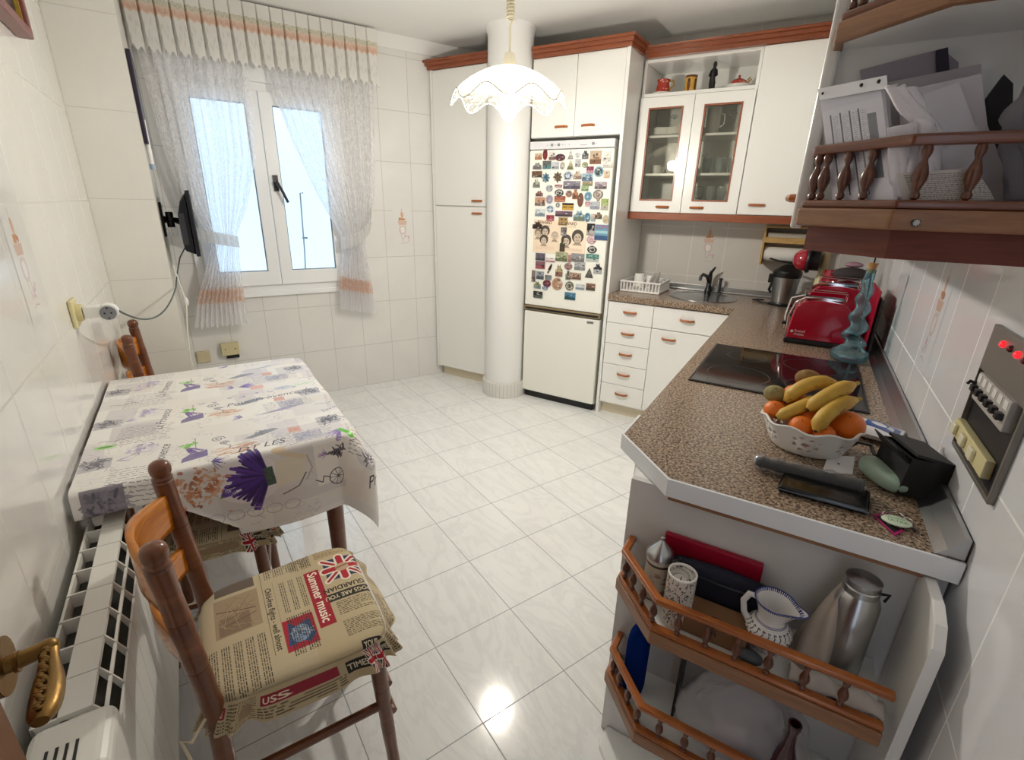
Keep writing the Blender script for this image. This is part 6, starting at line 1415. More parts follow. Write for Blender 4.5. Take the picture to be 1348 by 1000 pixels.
# blue and white pitcher
pj = Py(1020, 795, .922); PX_, PY_ = pj.x, .922; PS = (pj.z - Z1) / .165 * 1.10
c = Cv(512, 256, 'e9e6e4'); R_ = random.Random(2)
for k in range(22):
    x = 12 + k * 23; c.path([(x, 128), (x + 8, 138), (x + 4, 148), (x + 14, 146)], 3, '2a2c48'); c.ell(x + 10, 120, 4, 3, '20223c')
for y in (104, 162, 166, 98): c.rect(256, y, 512, 2.5, '3a4a8a')
for k in range(60): c.rect(4 + k * 8.7, 250, 5, 12, '2a3c80')
c.rect(256, 60, 512, 4, '3a4a8a'); 
for k in range(10): c.path([(20 + k * 50, 30), (35 + k * 50, 45), (50 + k * 50, 25)], 3, '3a4a8a')
pm_ = c.mat('painted faience', .2, coat=.5)
pj_ = thing('ceramic_pitcher', 'white pitcher with painted blue rim and lettered shoulder', 'pitcher', o=(PX_, PY_, Z1))
pr_ = [(0, .001), (.030, .001), (.032, .006), (.026, .014), (.036, .040), (.050, .064), (.054, .074), (.050, .084), (.038, .098), (.031, .107), (.031, .118), (.037, .140), (.046, .160), (.043, .160), (.034, .140), (.028, .118), (.027, .108), (0, .100)]
pb_ = MB(); sg = 48
for (r, z) in pr_:
    for i in range(sg):
        a = 2 * PI * i / sg; k = 1.0; dz = 0
        if z > .125 and r > .025:
            d_ = abs((a + .35 + PI) % (2 * PI) - PI); g_ = math.exp(-(d_ / .38) ** 2); k = 1 + .62 * g_ * (z - .12) / .04; dz = .008 * g_ * (z - .12) / .04
        pb_.v.append(Vector((PX_ + r * k * math.cos(a), PY_ + r * k * math.sin(a), Z1 + z + dz)))
for j in range(len(pr_) - 1):
    for i in range(sg): k = (i + 1) % sg; pb_.f.append([j * sg + i, j * sg + k, (j + 1) * sg + k, (j + 1) * sg + i]); pb_.m.append(0)
PM = Matrix.Translation((PX_, PY_, Z1)) @ Matrix.Scale(PS, 4) @ Matrix.Translation((-PX_, -PY_, -Z1))
pb_.xf(PM)
obj('jug_body', pb_, pm_, pj_, uvf=radial_uv(PX_, PY_, Z1, Z1 + .162 * PS), ang=50)
obj('handle', MB().tube([(PX_ - .040, PY_ + .004, Z1 + .150), (PX_ - .056, PY_ + .006, Z1 + .150), (PX_ - .066, PY_ + .006, Z1 + .125), (PX_ - .060, PY_ + .004, Z1 + .095), (PX_ - .046, PY_, Z1 + .078)], [.005, .0055, .005, .005, .006], 10, flat=1.5).xf(PM), pm_, pj_)
obj('blue_rim', MB().tube([(PX_ + (.0452 * (1 + .62 * math.exp(-(abs((a + .35 + PI) % (2 * PI) - PI) / .38) ** 2))) * math.cos(a), PY_ + (.0452 * (1 + .62 * math.exp(-(abs((a + .35 + PI) % (2 * PI) - PI) / .38) ** 2))) * math.sin(a), Z1 + .161 + .008 * math.exp(-(abs((a + .35 + PI) % (2 * PI) - PI) / .38) ** 2)) for a in [2 * PI * i / 64 for i in range(64)]], .0016, 6, closed=True).xf(PM), mat('cobalt dabs', '2c3c84', .3), pj_)
# steel thermos bottle
th = Pz(1142, 760, Z1 + .215); THx, THy = Py(1138, 762, .965).x, .965
tm = thing('steel_flask', 'tall brushed steel flask with a steel cap', 'flask', o=(THx, THy, Z1))
obj('flask_body', MB().lathe([(0, Z1 + .001), (.036, Z1 + .001), (.037, Z1 + .01), (.037, Z1 + .165), (.031, Z1 + .182), (.028, Z1 + .187)], (THx, THy, 0), 40), M['steel'], tm)
obj('cap', MB().lathe([(.030, Z1 + .187), (.030, Z1 + .199), (.028, Z1 + .201), (.029, Z1 + .203), (.029, Z1 + .214), (0, Z1 + .217)], (THx, THy, 0), 36), M['steel'], tm)
obj('loop', MB().tube([(THx + .026, THy - .006, Z1 + .197), (THx + .040, THy - .010, Z1 + .203), (THx + .036, THy - .008, Z1 + .186)], .0028, 8), M['black'], tm)
# beige cloth bag between pitcher and flask
def cb_f(u, v):
    a = 2 * PI * u; k = 1 - .75 * v ** 1.6; w = .046 * k + .004 * math.sin(5 * a + 7 * v); return (.155 + .03 * v + w * .8 * math.cos(a), .955 + .010 * v + w * .9 * math.sin(a), Z1 + .002 + .19 * v)
simple('cloth_bag', MB().grid(cb_f, 40, 24), mat('beige cotton', 'b9ada2', .9, bump=.5, bscale=60), 'beige cloth bag slumped between pitcher and steel flask', 'bag', (.16, .95, Z1))
def towel_f(u, v): return (.125 + .145 * u, .868 + .018 * math.sin(u * 9) * v + .02 * (1 - v), Z1 + .006 + .048 * v * (1 - .5 * u) + .006 * math.sin(u * 13))
simple('folded_napkin', MB().grid(lambda u, v: (.12 + .15 * u, .862 + .045 * v, Z1 + .012 + .018 * math.sin(PI * v) + .006 * math.sin(u * 16 + v * 3)), 24, 10), mat('off-white linen', 'c8c0ba', .9), 'off-white linen napkin in front of the steel flask', 'napkin', (.2, .88, Z1), solid=.006)
simple('grey_case', MB().ell((.050, .878, Z1 + .014), (.026, .016, .013), 20, 10), mat('slate grey', '4a5056', .5), 'small slate grey case in front of the cardboard box', 'case', (.015, .885, Z1))
# ------------------------------------------------------------------ lower board (z = .292)
Z2 = .2925
bp_ = Pz(850, 935, Z2); BBx, BBy = -.178, .960
q0_ = Pz(852, 845, Z2 + .19)
bq = thing('blue_bottle', 'square cobalt blue glass bottle in the shelf corner', 'bottle', o=(BBx, BBy, Z2))
cbm = NT('cobalt glass'); g_ = cbm.n('BsdfGlass'); g_.inputs['Color'].default_value = (*lin(hx('1c4aa8')), 1); g_.inputs['IOR'].default_value = 1.35; d2 = cbm.n('BsdfDiffuse'); d2.inputs['Color'].default_value = (*lin(hx('173a8c')), 1)
ms_ = cbm.n('MixShader'); ms_.inputs[0].default_value = .45; cbm.l(g_.outputs[0], ms_.inputs[1]); cbm.l(d2.outputs[0], ms_.inputs[2]); cbm.l(ms_.outputs[0], cbm.out.inputs['Surface'])
bb = MB(); sg = 32
for (r, z, p_) in ((.022, .001, .4), (.0255, .006, .4), (.0255, .150, .4), (.0245, .168, .5), (.019, .184, .7), (.013, .193, 1), (.0125, .205, 1), (.015, .207, 1), (.015, .215, 1)):
    for i in range(sg):
        a = 2 * PI * i / sg; bb.v.append(Vector((BBx + r * math.copysign(abs(math.cos(a)) ** p_, math.cos(a)), BBy + r * math.copysign(abs(math.sin(a)) ** p_, math.sin(a)), Z2 + z)))
for j in range(8):
    for i in range(sg): k = (i + 1) % sg; bb.f.append([j * sg + i, j * sg + k, (j + 1) * sg + k, (j + 1) * sg + i]); bb.m.append(0)
bb.f.append(list(range(sg))[::-1]); bb.m.append(0); bb.f.append([8 * sg + i for i in range(sg)]); bb.m.append(0)
obj('bottle_glass', bb, cbm.m, bq, ang=60)
# translucent carrier bag with things in it
tb_ = NT('milky film'); d_ = tb_.n('BsdfTransparent'); p_ = tb_.b; p_.inputs['Base Color'].default_value = (*lin(hx('d8d6da')), 1); p_.inputs['Roughness'].default_value = .3
ms_ = tb_.n('MixShader'); ms_.inputs[0].default_value = .42; tb_.l(d_.outputs[0], ms_.inputs[1]); tb_.l(p_.outputs[0], ms_.inputs[2]); tb_.l(ms_.outputs[0], tb_.out.inputs['Surface'])
def bag(u, v):
    a = 2 * PI * u; e = lambda c_, p_: math.copysign(abs(c_) ** p_, c_)
    k = .35 + .65 * math.sin(PI * min(1, .12 + .88 * v) ** .8) if v < 1 else .3
    n_ = noise.noise(Vector((math.cos(a) * 1.5, math.sin(a) * 1.5, v * 3))) * .022 + abs(noise.noise(Vector((math.cos(a) * 4, math.sin(a) * 4, v * 6)))) * .014
    return (.065 + (.13 * k + n_) * e(math.cos(a), .8) + .012 * v, .935 + (.066 * k + n_ * .6) * e(math.sin(a), .8), Z2 + .003 + .20 * v + n_ * .5)
simple('carrier_bag', MB().grid(bag, 60, 30), tb_.m, 'milky translucent plastic carrier bag on the lowest visible shelf', 'bag', (.065, .935, Z2), ang=80)
simple('soap_box', MB().box(.02, .085, .90, .93, Z2 + .012, Z2 + .075), mat('pinkish white carton', 'cdbdc6', .6), 'pale pinkish carton showing through the plastic bag', 'carton', (.05, .915, Z2), flat=True)
simple('dark_jar', MB().lathe([(0, Z2 + .01), (.032, Z2 + .01), (.034, Z2 + .08), (.02, Z2 + .10), (0, Z2 + .10)], (.118, .93, 0), 24), mat('aubergine', '3a2030', .5), 'aubergine jar showing through the plastic bag', 'jar', (.118, .93, Z2))
simple('black_folder', MB().box(-.075, -.068, .93, 1.018, Z2 + .001, Z2 + .235), M['black'], 'thin black folder edge standing left of the plastic bag', 'folder', (-.07, .97, Z2), flat=True)
VX_, VY_ = Py(1052, 937, .880).x, .880
vb = thing('wine_red_vase', 'slender dark wine-red bottle vase in front of the plastic bag', 'vase', o=(VX_, VY_, Z2))
obj('vase_body', MB().lathe([(0, Z2 + .001), (.030, Z2 + .001), (.034, Z2 + .02), (.033, Z2 + .06), (.022, Z2 + .11), (.0105, Z2 + .15), (.0095, Z2 + .185), (.0125, Z2 + .196), (.0125, Z2 + .206), (.009, Z2 + .206), (.008, Z2 + .19), (0, Z2 + .17)], (VX_, VY_, 0), 32), mat('wine red glass', '3a0a18', .08, coat=.6), vb)

# ------------------------------------------------------------------ papers on the upper end shelf
ZU = 1.4525
def slab(name, pts, Y0, Y1, m, label, cat, parent=None, uv=False, group=None, o=None):
    P_ = [Py(x, y, Y0) for x, y in pts]; poly = [(p.x, p.z) for p in P_]
    b_ = MB().prism(poly, 0, Y1 - Y0).xf(Matrix(((1, 0, 0, 0), (0, 0, 1, Y0), (0, 1, 0, 0), (0, 0, 0, 1))))
    f = None
    if uv:
        # uv spans the outline's own frame
        A, B, D = P_[0], P_[1], P_[-1]; ex, ey = (B - A), (D - A)
        def f(v):
            d = v - A; det = ex.x * ey.z - ex.z * ey.x; return ((d.x * ey.z - d.z * ey.x) / det, (ex.x * d.z - ex.z * d.x) / det)
    o_ = obj(name, b_, m, parent, o=tuple(P_[0]), flat=True, uvf=f)
    if parent is None: tag(o_, label, cat, group)
    return o_
paper = mat('office paper', 'dedbe2', .75); paper2 = mat('envelope paper', 'd2ccd2', .8); greyp = mat('grey folder', 'a39ca8', .7)
slab('cardboard_folder', [(1136, 118), (1132, 92), (1240, 64), (1262, 82), (1262, 268), (1150, 268)], 1.012, 1.018, greyp, 'mauve-grey cardboard folder at the very back of the paper shelf', 'folder')
slab('ring_binder', [(1262, 268), (1240, 268), (1233, 66), (1248, 62)], 1.003, 1.0115, mat('deep violet binder', '2c2838', .6), 'narrow dark violet binder spine behind the papers', 'binder')
slab('large_envelope', [(1160, 110), (1292, 84), (1294, 268), (1160, 268)], .996, 1.002, mat('pale folder', 'c4bfc4', .75), 'large pale envelope behind the white ones', 'envelope')
slab('open_envelope', [(1182, 268), (1186, 120), (1292, 97), (1300, 165), (1340, 268)], .950, .957, paper2, 'big off-white envelope slanting to the right on the paper shelf', 'envelope')
slab('white_envelope', [(1205, 128), (1262, 108), (1284, 166), (1228, 176)], .944, .949, paper, 'white envelope with its flap up, inside the big slanted one', 'envelope')
slab('white_envelope', [(1238, 172), (1288, 166), (1286, 262), (1238, 262)], .938, .943, paper, 'small white envelope low in the middle of the paper shelf', 'envelope')
def Pc(x, y, c_):
    d = ray(x, y); t_ = c_ / (d.x + d.y); return Vector((t_ * d.x, t_ * d.y, H + t_ * d.z))
def slabc(name, pts, c0, th, m, label, cat, parent=None, uv=False):
    # upright sheet standing parallel to the canted railing (plane x + y = c0)
    P_ = [Pc(x, y, c0) for x, y in pts]; n_ = Vector((.7071, .7071, 0)) * th; k = len(P_)
    b_ = MB(); b_.add([tuple(p) for p in P_] + [tuple(p + n_) for p in P_], [tuple(range(k))[::-1], tuple(range(k, 2 * k))] + [(i, (i + 1) % k, k + (i + 1) % k, k + i) for i in range(k)])
    f = None
    if uv:
        A, B, D = P_[0], P_[1], P_[-1]; ex, ey = (B - A), (D - A)
        def f(v):
            d = v - A; a_, b2, c2 = ex.dot(ex), ex.dot(ey), ey.dot(ey); p_, q_ = d.dot(ex), d.dot(ey); det = a_ * c2 - b2 * b2
            return ((p_ * c2 - q_ * b2) / det, (q_ * a_ - p_ * b2) / det)
    o_ = obj(name, b_, m, parent, o=tuple(P_[0]), flat=True, uvf=f)
    if parent is None: tag(o_, label, cat)
    return o_
# crumpled cloth mask-like white packet
def crf(P_, Y0, amp, seed):
    A, B, C_, D = [Py(x, y, Y0) for x, y in P_]
    def f(u, v):
        p = A.lerp(B, u).lerp(D.lerp(C_, u), v); n_ = noise.noise(Vector((u * 4 + seed, v * 4, 0))); p.y += amp * n_ - amp * math.sin(PI * u) * .8; return p
    return f
simple('rolled_paper', MB().grid(crf([(1170, 112), (1200, 118), (1252, 190), (1225, 215)], .905, .005, 1), 14, 14), paper, 'crumpled white paper bag arching over the envelopes', 'paper bag', tuple(Py(1200, 150, .905)), solid=.006, ang=80)
simple('rolled_paper', MB().grid(crf([(1168, 168), (1206, 162), (1206, 262), (1180, 262)], .895, .005, 5), 14, 14), paper, 'rolled white sheet right of the plastic sleeve', 'paper', tuple(Py(1190, 200, .895)), solid=.006, ang=80)
simple('rolled_paper', MB().grid(crf([(1204, 156), (1232, 160), (1238, 262), (1212, 262)], .897, .004, 8), 14, 14), paper, 'narrow curled white sheet beside the rolled one', 'paper', tuple(Py(1220, 200, .897)), solid=.005, ang=80)
# handwritten letter
c = Cv(512, 256, 'd6d0cc'); R_ = random.Random(6)
for k in range(16):
    y = 230 - k * 15; c.block(40 + k * 2, y - 6, 450, 13, 11, '3a3638', -.03, .8, R_)
slab('handwritten_letter', [(1188, 268), (1310, 262), (1284, 221), (1180, 228)], .884, .887, c.mat('handwriting', .8), 'handwritten letter lying against the railing', 'letter', uv=True)
# clear sleeve full of printed forms
sv = thing('document_sleeve', 'punched clear plastic sleeve full of printed forms, leftmost on the paper shelf', 'document sleeve', o=tuple(Pc(1120, 200, .965)))
c = Cv(400, 640, 'f2f1f6'); R_ = random.Random(14)
for k, x in enumerate((60, 130, 195, 255)): c.rect(x, 310, 11, 460, '3e3e48'); c.block(x + 14, 150, 40, 380, 12, '9a98a4', 0, .6, R_)
c.rect(335, 330, 56, 340, '70747c'); c.rect(200, 600, 400, 60, 'e6e6ee')
fm_ = c.mat('printed form', .6)
shp = [(1098, 272), (1080, 132), (1166, 118), (1180, 272)]
slabc('printed_forms', [(1098, 277), (1178, 274), (1160, 118), (1080, 132)], .968, .006, fm_, '', '', sv, uv=True)
slabc('plastic_pocket', [(1096, 278), (1182, 275), (1168, 99), (1076, 117)], .9655, .001, film('pocket film', .05, 'fbfbfd', .05), '', '', sv)
slabc('punched_strip', [(1079, 132), (1168, 116), (1167, 99), (1076, 117)], .963, .001, mat('white strip', 'e8e8ee', .4), '', '', sv)
for i, (x, y) in enumerate(((1083, 123), (1134, 112), (1157, 107))):
    p = Pc(x, y, .9626); obj('punch_hole', MB().ell(tuple(p), (.0026, .0026, .0026) if i else (.002, .002, .002), 12, 8), M['black'], sv)
for i, (x0, dx) in enumerate(((1172, 6), (1180, 8), (1190, 8))): pass
slab('white_sheets', [(1100, 284), (1168, 284), (1166, 275), (1100, 275)], .968, .992, paper, 'flat white sheets lying under the sleeve', 'paper')
# things at the right end by the wall
slab('dark_folder', [(1306, 268), (1298, 130), (1322, 98), (1334, 110), (1330, 268)], .965, .975, mat('charcoal card', '25242c', .7), 'charcoal folder behind the grey bag, right end of the paper shelf', 'folder')
simple('grey_bag', MB().grid(crf([(1318, 170), (1372, 60), (1400, 268), (1322, 268)], .905, .008, 3), 16, 16), mat('grey nylon', '77747c', .6), 'grey nylon bag leaning at the wall end of the paper shelf', 'bag', tuple(Py(1345, 200, .905)), solid=.01, ang=80)
simple('blue_tin', MB().lathe([(0, 1.725), (.016, 1.725), (.016, 1.79), (0, 1.79)], (.055, .935, 0), 20), mat('pale blue tin', '7aa0c0', .4), 'pale blue tin on the topmost end shelf', 'tin', (.055, .935, 1.725))

# ------------------------------------------------------------------ switch and fuse panel on the right wall
FX = XR
pn_ = thing('fuse_panel', 'dark metal fuse and switch panel on the right wall with two red lamps lit', 'fuse panel', o=(FX, 1.13, 1.13))
PT, PBm, PL, PR = 1.262, 1.010, 1.245, .985
fb = MB(); fb.prism([(PR, PBm), (PL, PBm), (PL, PT), (PR, PT)], 0, .010, holes=[[(PR + .008, PBm + .008), (PL - .003, PBm + .008), (PL - .003, 1.175), (PR + .008, 1.175)]])
Mx = Matrix(((0, 0, -1, FX), (1, 0, 0, 0), (0, 1, 0, 0), (0, 0, 0, 1))); fb.xf(Mx)
fb.v = fb.v
obj('frame', fb, mat('bronze grey metal', '7d7872', .35, .25), pn_, flat=True, bevel=.0015)
obj('recess', MB().box(FX - .002, FX - .0002, PR + .006, PL - .001, PBm + .006, PT - .004), mat('recess blue-black', '12141e', .4), pn_, flat=True)
def mapw(px_, py_): q = Px(px_, py_, FX); return q.y, q.z
for i, (x, y, on) in enumerate(((1321, 453, 1), (1331, 459, 0), (1340, 467, 1), (1350, 475, 0))):
    q_ = Px(x, y, FX - .011); yy, zz = q_.y, q_.z
    obj('indicator_lamp', MB().ell((FX - .011, yy, zz), (.006, .0062, .0062), 16, 10), mat('lamp lit', 'ff1020', .2, emis='ff1820', es=2.5) if on else mat('lamp dark red', '6a1018', .2), pn_)
# row of circuit breakers on their rail
bk_ = obj('breaker_block', MB().box(FX - .018, FX - .002, 1.015, 1.198, 1.126, 1.178), mat('breaker grey', 'b4b0ac', .4), pn_, flat=True, bevel=.002)
for i in range(6):
    y = 1.190 - i * .031; obj('breaker_label', MB().box(FX - .0188, FX - .0178, y - .012, y + .006, 1.160, 1.175), mat('label white', 'e6e4e0', .5), bk_, flat=True)
    obj('breaker_toggle', MB().box(FX - .027, FX - .017, y - .012, y + .004, 1.142, 1.154), M['black'], bk_, bevel=.0012)
obj('rail_hook', MB().tube([(FX - .016, 1.196, 1.154), (FX - .026, 1.203, 1.156), (FX - .027, 1.208, 1.150)], .003, 8), M['black'], bk_)
sw = obj('switch_strip', MB().box(FX - .016, FX - .002, 1.030, 1.244, 1.034, 1.068), M['creamp'], pn_, flat=True, bevel=.002)
for i in range(3):
    y = 1.222 - i * .064; r_ = obj('rocker_switch', MB().box(FX - .023, FX - .015, y - .012, y + .014, 1.040, 1.062), mat('rocker ivory', 'e8e2c4', .35), sw, bevel=.003)
# ------------------------------------------------------------------ table
TU0, TU1, TV0, TV1, TZ = UL + .012, .345, 1.455, 2.375, .755
tb = thing('dining_table', 'small rectangular table with turned brown legs under the printed cloth', 'table', F=L, o=((TU0 + TU1) / 2, 1.92, 0))
def rr_(u0, u1, v0, v1, r, n=6):
    out = []
    for cx, cy, a0 in ((u1 - r, v0 + r, -PI / 2), (u1 - r, v1 - r, 0), (u0 + r, v1 - r, PI / 2), (u0 + r, v0 + r, PI)):
        for i in range(n + 1): a = a0 + PI / 2 * i / n; out.append((cx + r * math.cos(a), cy + r * math.sin(a)))
    return out
obj('tabletop', MB().prism(rr_(TU0 + .004, TU1 - .004, TV0 + .004, TV1 - .004, .055), TZ - .028, TZ - .002), M['chair'], tb, flat=True)
ap = MB(); ap.prism([(TU0 + .05, TV0 + .06), (TU1 - .05, TV0 + .06), (TU1 - .05, TV1 - .06), (TU0 + .05, TV1 - .06)], TZ - .11, TZ - .028, holes=[[(TU0 + .07, TV0 + .08), (TU1 - .07, TV0 + .08), (TU1 - .07, TV1 - .08), (TU0 + .07, TV1 - .08)]])
obj('apron', ap, M['chair'], tb, flat=True)
for (u, v) in ((TU0 + .07, TV0 + .08), (TU1 - .065, TV0 + .075), (TU0 + .07, TV1 - .08), (TU1 - .07, TV1 - .08)):
    obj('leg', MB().lathe([(0, 0), (.019, 0), (.023, .05), (.026, .30), (.029, .50), (.024, .505), (.024, .515), (.030, .52), (.030, .70), (.030, .727)], (u, v, 0), 24), M['chair'], tb)
# tablecloth: flat top, drops over near edge, right edge and far edge
cl = MB(); NU, NV = 150, 190
du_ = .225; dv0 = .252; dv1 = .20
sU0, sU1, sV0, sV1 = TU0, TU1 + du_, TV0 - dv0, TV1 + dv1
RC = .055
def clothf(a, b):
    s = sU0 + (sU1 - sU0) * a; t_ = sV0 + (sV1 - sV0) * b
    R0 = .014
    def drop(d):    # round the edge, then hang
        if d < R0 * PI / 2: an = d / R0; return R0 * math.sin(an), R0 * (1 - math.cos(an))
        return R0, R0 + d - R0 * PI / 2
    left = s < TU0 + .10
    cx = min(s, TU1 - RC); cy = min(max(t_, TV0 + RC), TV1 - RC)
    dx, dy = s - cx, t_ - cy; ln = math.hypot(dx, dy)
    if ln <= RC: return (s, t_, TZ + .0015 + .0008 * math.sin(s * 31) * math.sin(t_ * 23))
    nx, ny = dx / ln, dy / ln; o = ln - RC; c2 = 2 * abs(nx * ny); an = math.atan2(abs(ny), abs(nx) + 1e-9)
    x_, h_ = drop(o); k = min(1, o / .12)
    side = .014 + (.016 * math.sin((t_ - TV0) * 17 + 1) if abs(nx) > abs(ny) else .012 * math.sin((s - TU0) * 15 + .5))
    out = x_ + k * (side * (1 - c2) + c2 * (.058 + .020 * math.cos(4 * (an - PI / 4))))
    u = cx + nx * (RC + out); v = cy + ny * (RC + out); z = TZ - h_
    if s < TU0 + .34 and ny < -.9:
        lim = .070 + .15 * max(0, (s - TU0 - .17) / .17)            # bunched up short above the radiator
        if h_ > lim: z = TZ - lim; v = TV0 - x_ - .012 + min(.04, (h_ - lim) * .4)
    return (u, v, z + .0015)
cl.grid(clothf, NU, NV, uvfn=lambda a, b: cloth_uv(sU0 + (sU1 - sU0) * a, sV0 + (sV1 - sV0) * b))
co_ = obj('tablecloth', cl, M['cloth'], F=L, o=((TU0 + TU1) / 2, 1.92, TZ), ang=75)
tag(co_, 'white oilcloth printed with lavender and handwriting, draped over the table by the wall', 'tablecloth')

# ------------------------------------------------------------------ chairs
CH = {'w': .40}
def ringed(p0, p1, r0, r1, n, knob=False):
    # bamboo-like turned rod with grooves
    P0, P1 = Vector(p0), Vector(p1); pts, rad = [], []
    seg_ = n; per = 7
    for i in range(seg_ * per + 1):
        t_ = i / (seg_ * per); r = r0 + (r1 - r0) * t_; q = (i % per) / per
        if i % per == 0 and 0 < i < seg_ * per:
            pts += [P0.lerp(P1, t_ - .002), P0.lerp(P1, t_), P0.lerp(P1, t_ + .002)]; rad += [r, r * .90, r]; continue
        pts.append(P0.lerp(P1, t_)); rad.append(r * (1 + .03 * math.cos(q * 2 * PI)))
    return pts, rad
def make_chair(label, F, o):
    # local frame: x away from the backrest, y along the back; origin below the seat centre
    t_ = thing('dining_chair', label, 'chair', F=F, o=o)
    t_['_o'] = (0, 0, 0)
    w, d = .335, .348; hb_ = .875
    for s in (-1, 1):
        lo = (-d / 2 - .012, s * w / 2, 0); hi = (-d / 2 - .002 - .0, s * w / 2, .46); tp = (-d / 2 - .030, s * w / 2, hb_ - .045)
        p, r = ringed(lo, hi, .0165, .0205, 3); p2, r2 = ringed(hi, tp, .0205, .0208, 3)
        b = MB().tube(p + p2[1:], r + r2[1:], 16)
        T_ = Vector(tp); prof = [(.0208, 0), (.0218, .004), (.0195, .007), (.0212, .011), (.0212, .014), (.0188, .017), (.0182, .020), (.0208, .025), (.0222, .033), (.0218, .042), (.0185, .050), (.011, .055), (0, .057)]
        b.lathe([(r_, z_ - .003) for r_, z_ in prof], tuple(T_), 20)
        obj('back_post', b, M['chair'], t_)
        p, r = ringed((d / 2 + .004, s * (w / 2 + .010), 0), (d / 2 - .018, s * (w / 2 - .004), .445), .0155, .021, 3)
        obj('leg', MB().tube(p, r, 16), M['chair'], t_)
    def slat(z0, z1, bow):
        def f(u, v):
            y = -w / 2 + .015 + (w - .03) * u; zc = (z0 + z1) / 2; hh = (z1 - z0) / 2 * (1 + .12 * math.cos((u - .5) * 2 * PI))
            x = -d / 2 - .018 - bow * math.sin(PI * u) + .018 * 0 - (zc - .46) * .05
            return (x, y, zc + (v - .5) * 2 * hh + .012 * math.sin(PI * u))
        return MB().grid(f, 22, 6)
    obj('back_slat', slat(.705, .808, .050), M['woodo'], t_, solid=.014, soff=0, bevel=0)
    obj('back_slat', slat(.580, .655, .050), M['woodo'], t_, solid=.014, soff=0)
    sf = MB(); sf.prism([(-d / 2 + .01, -w / 2 + .012), (d / 2 + .005, -w / 2 - .012), (d / 2 + .005, w / 2 + .012), (-d / 2 + .01, w / 2 - .012)], .425, .450)
    obj('seat_frame', sf, M['chair'], t_, flat=True, bevel=.008)
    for (a, b_) in (((d / 2 + .012, -w / 2 - .006, .20), (d / 2 + .012, w / 2 + .006, .20)), ((d / 2 + .005, -w / 2 - .006, .30), (d / 2 + .005, w / 2 + .006, .30)), ((-d / 2 - .008, -w / 2, .22), (-d / 2 - .008, w / 2, .22)), ((-d / 2 - .008, -w / 2, .24), (d / 2 + .010, -w / 2 - .004, .24)), ((-d / 2 - .008, w / 2, .24), (d / 2 + .010, w / 2 + .004, .24))):
        obj('stretcher', MB().tube([a, b_], .0115, 12), M['chair'], t_)
    return t_
def make_cushion(label, F, w=.385, d=.388, z=.452, top=.037, ties=True):
    # seat cushion with gathered ruffle, rests on the chair: a thing of its own
    t_ = thing('seat_cushion', label, 'cushion', F=F, o=(0, 0, 0), group=None)
    hx_, hy_ = d / 2, w / 2
    def outl(a):
        e = lambda c_: math.copysign(abs(c_) ** .32, c_)
        x, y = hx_ * e(math.cos(a)), hy_ * e(math.sin(a)); y *= 1 + .06 * x / hx_; return x, y
    N_ = 96; rings_ = []
    lev = [(0.0, 1), (.25, 1), (.5, 1), (.7, .99), (.85, .95), (.94, .80), (.985, .5), (1.0, .12), (.99, -.25), (.95, -.35)]
    b = MB()
    for (k, h) in lev:
        for i in range(N_):
            a = 2 * PI * i / N_; x, y = outl(a); b.v.append(Vector((x * k, y * k, z + .014 + (top - .014) * max(h, 0) * (1 + .12 * (1 - k)) + (.014 * h if h < 0 else 0) + .003 * noise.noise(Vector((x * k * 9, y * k * 9, 1)))) ))
    for j in range(len(lev) - 1):
        for i in range(N_): q = (i + 1) % N_; b.f.append([j * N_ + i, (j + 1) * N_ + i, (j + 1) * N_ + q, j * N_ + q]); b.m.append(0)
    b.f.append([(len(lev) - 1) * N_ + i for i in range(N_)]); b.m.append(0)
    obj('pad', b, M['news'], t_, ang=80, uvf=lambda v: (.5 + v.x / (2 * hx_ * 1.04), .5 + v.y / (2 * hy_ * 1.08)))
    # gathered frill around three sides
    def frill(u, v):
        a = -PI * .86 + 2 * PI * .86 * u; x, y = outl(a); n_ = Vector((x / hx_, y / hy_)).normalized()
        wav = .008 * math.sin(u * 2 * PI * 21) * v + .006 * math.sin(u * 2 * PI * 8 + 1) * v
        e_ = .004 + .030 * v + wav; return (x * .985 + n_.x * e_, y * .985 + n_.y * e_, z + .022 - .052 * v + .006 * math.sin(u * 2 * PI * 13) * v)
    obj('frill', MB().grid(frill, 360, 6, uvfn=lambda u, v: ((u * 1.0) % 1.0, 1 - v)), M['ruffle'], t_, ang=80)
    if ties:
        for s in (-1, 1):
            obj('tie', MB().tube([(-hx_ + .01, s * (hy_ - .02), z + .012), (-hx_ - .025, s * (hy_ + .012), z - .01), (-hx_ - .045, s * (hy_ - .01), z - .02), (-hx_ - .03, s * (hy_ + .03), z - .035)], .004, 6, flat=.4), mat('tie tape', 'd8ccb4', .8), t_)
    return t_
cw = L.w((.066, 1.085, 0)); FA = Fr(AL, cw)
make_chair('brown turned-post dining chair with honey slats, nearest the camera', FA, (0, 0, 0))
make_cushion('newspaper print cushion with frill on the nearest chair', FA)
cw2 = L.w((-.085, 2.775, 0)); FB2 = Fr(AL, cw2)
make_chair('brown dining chair beyond the table, only its back showing by the pier', FB2, (0, 0, 0))
make_cushion('newspaper print cushion on the far chair behind the table', FB2)
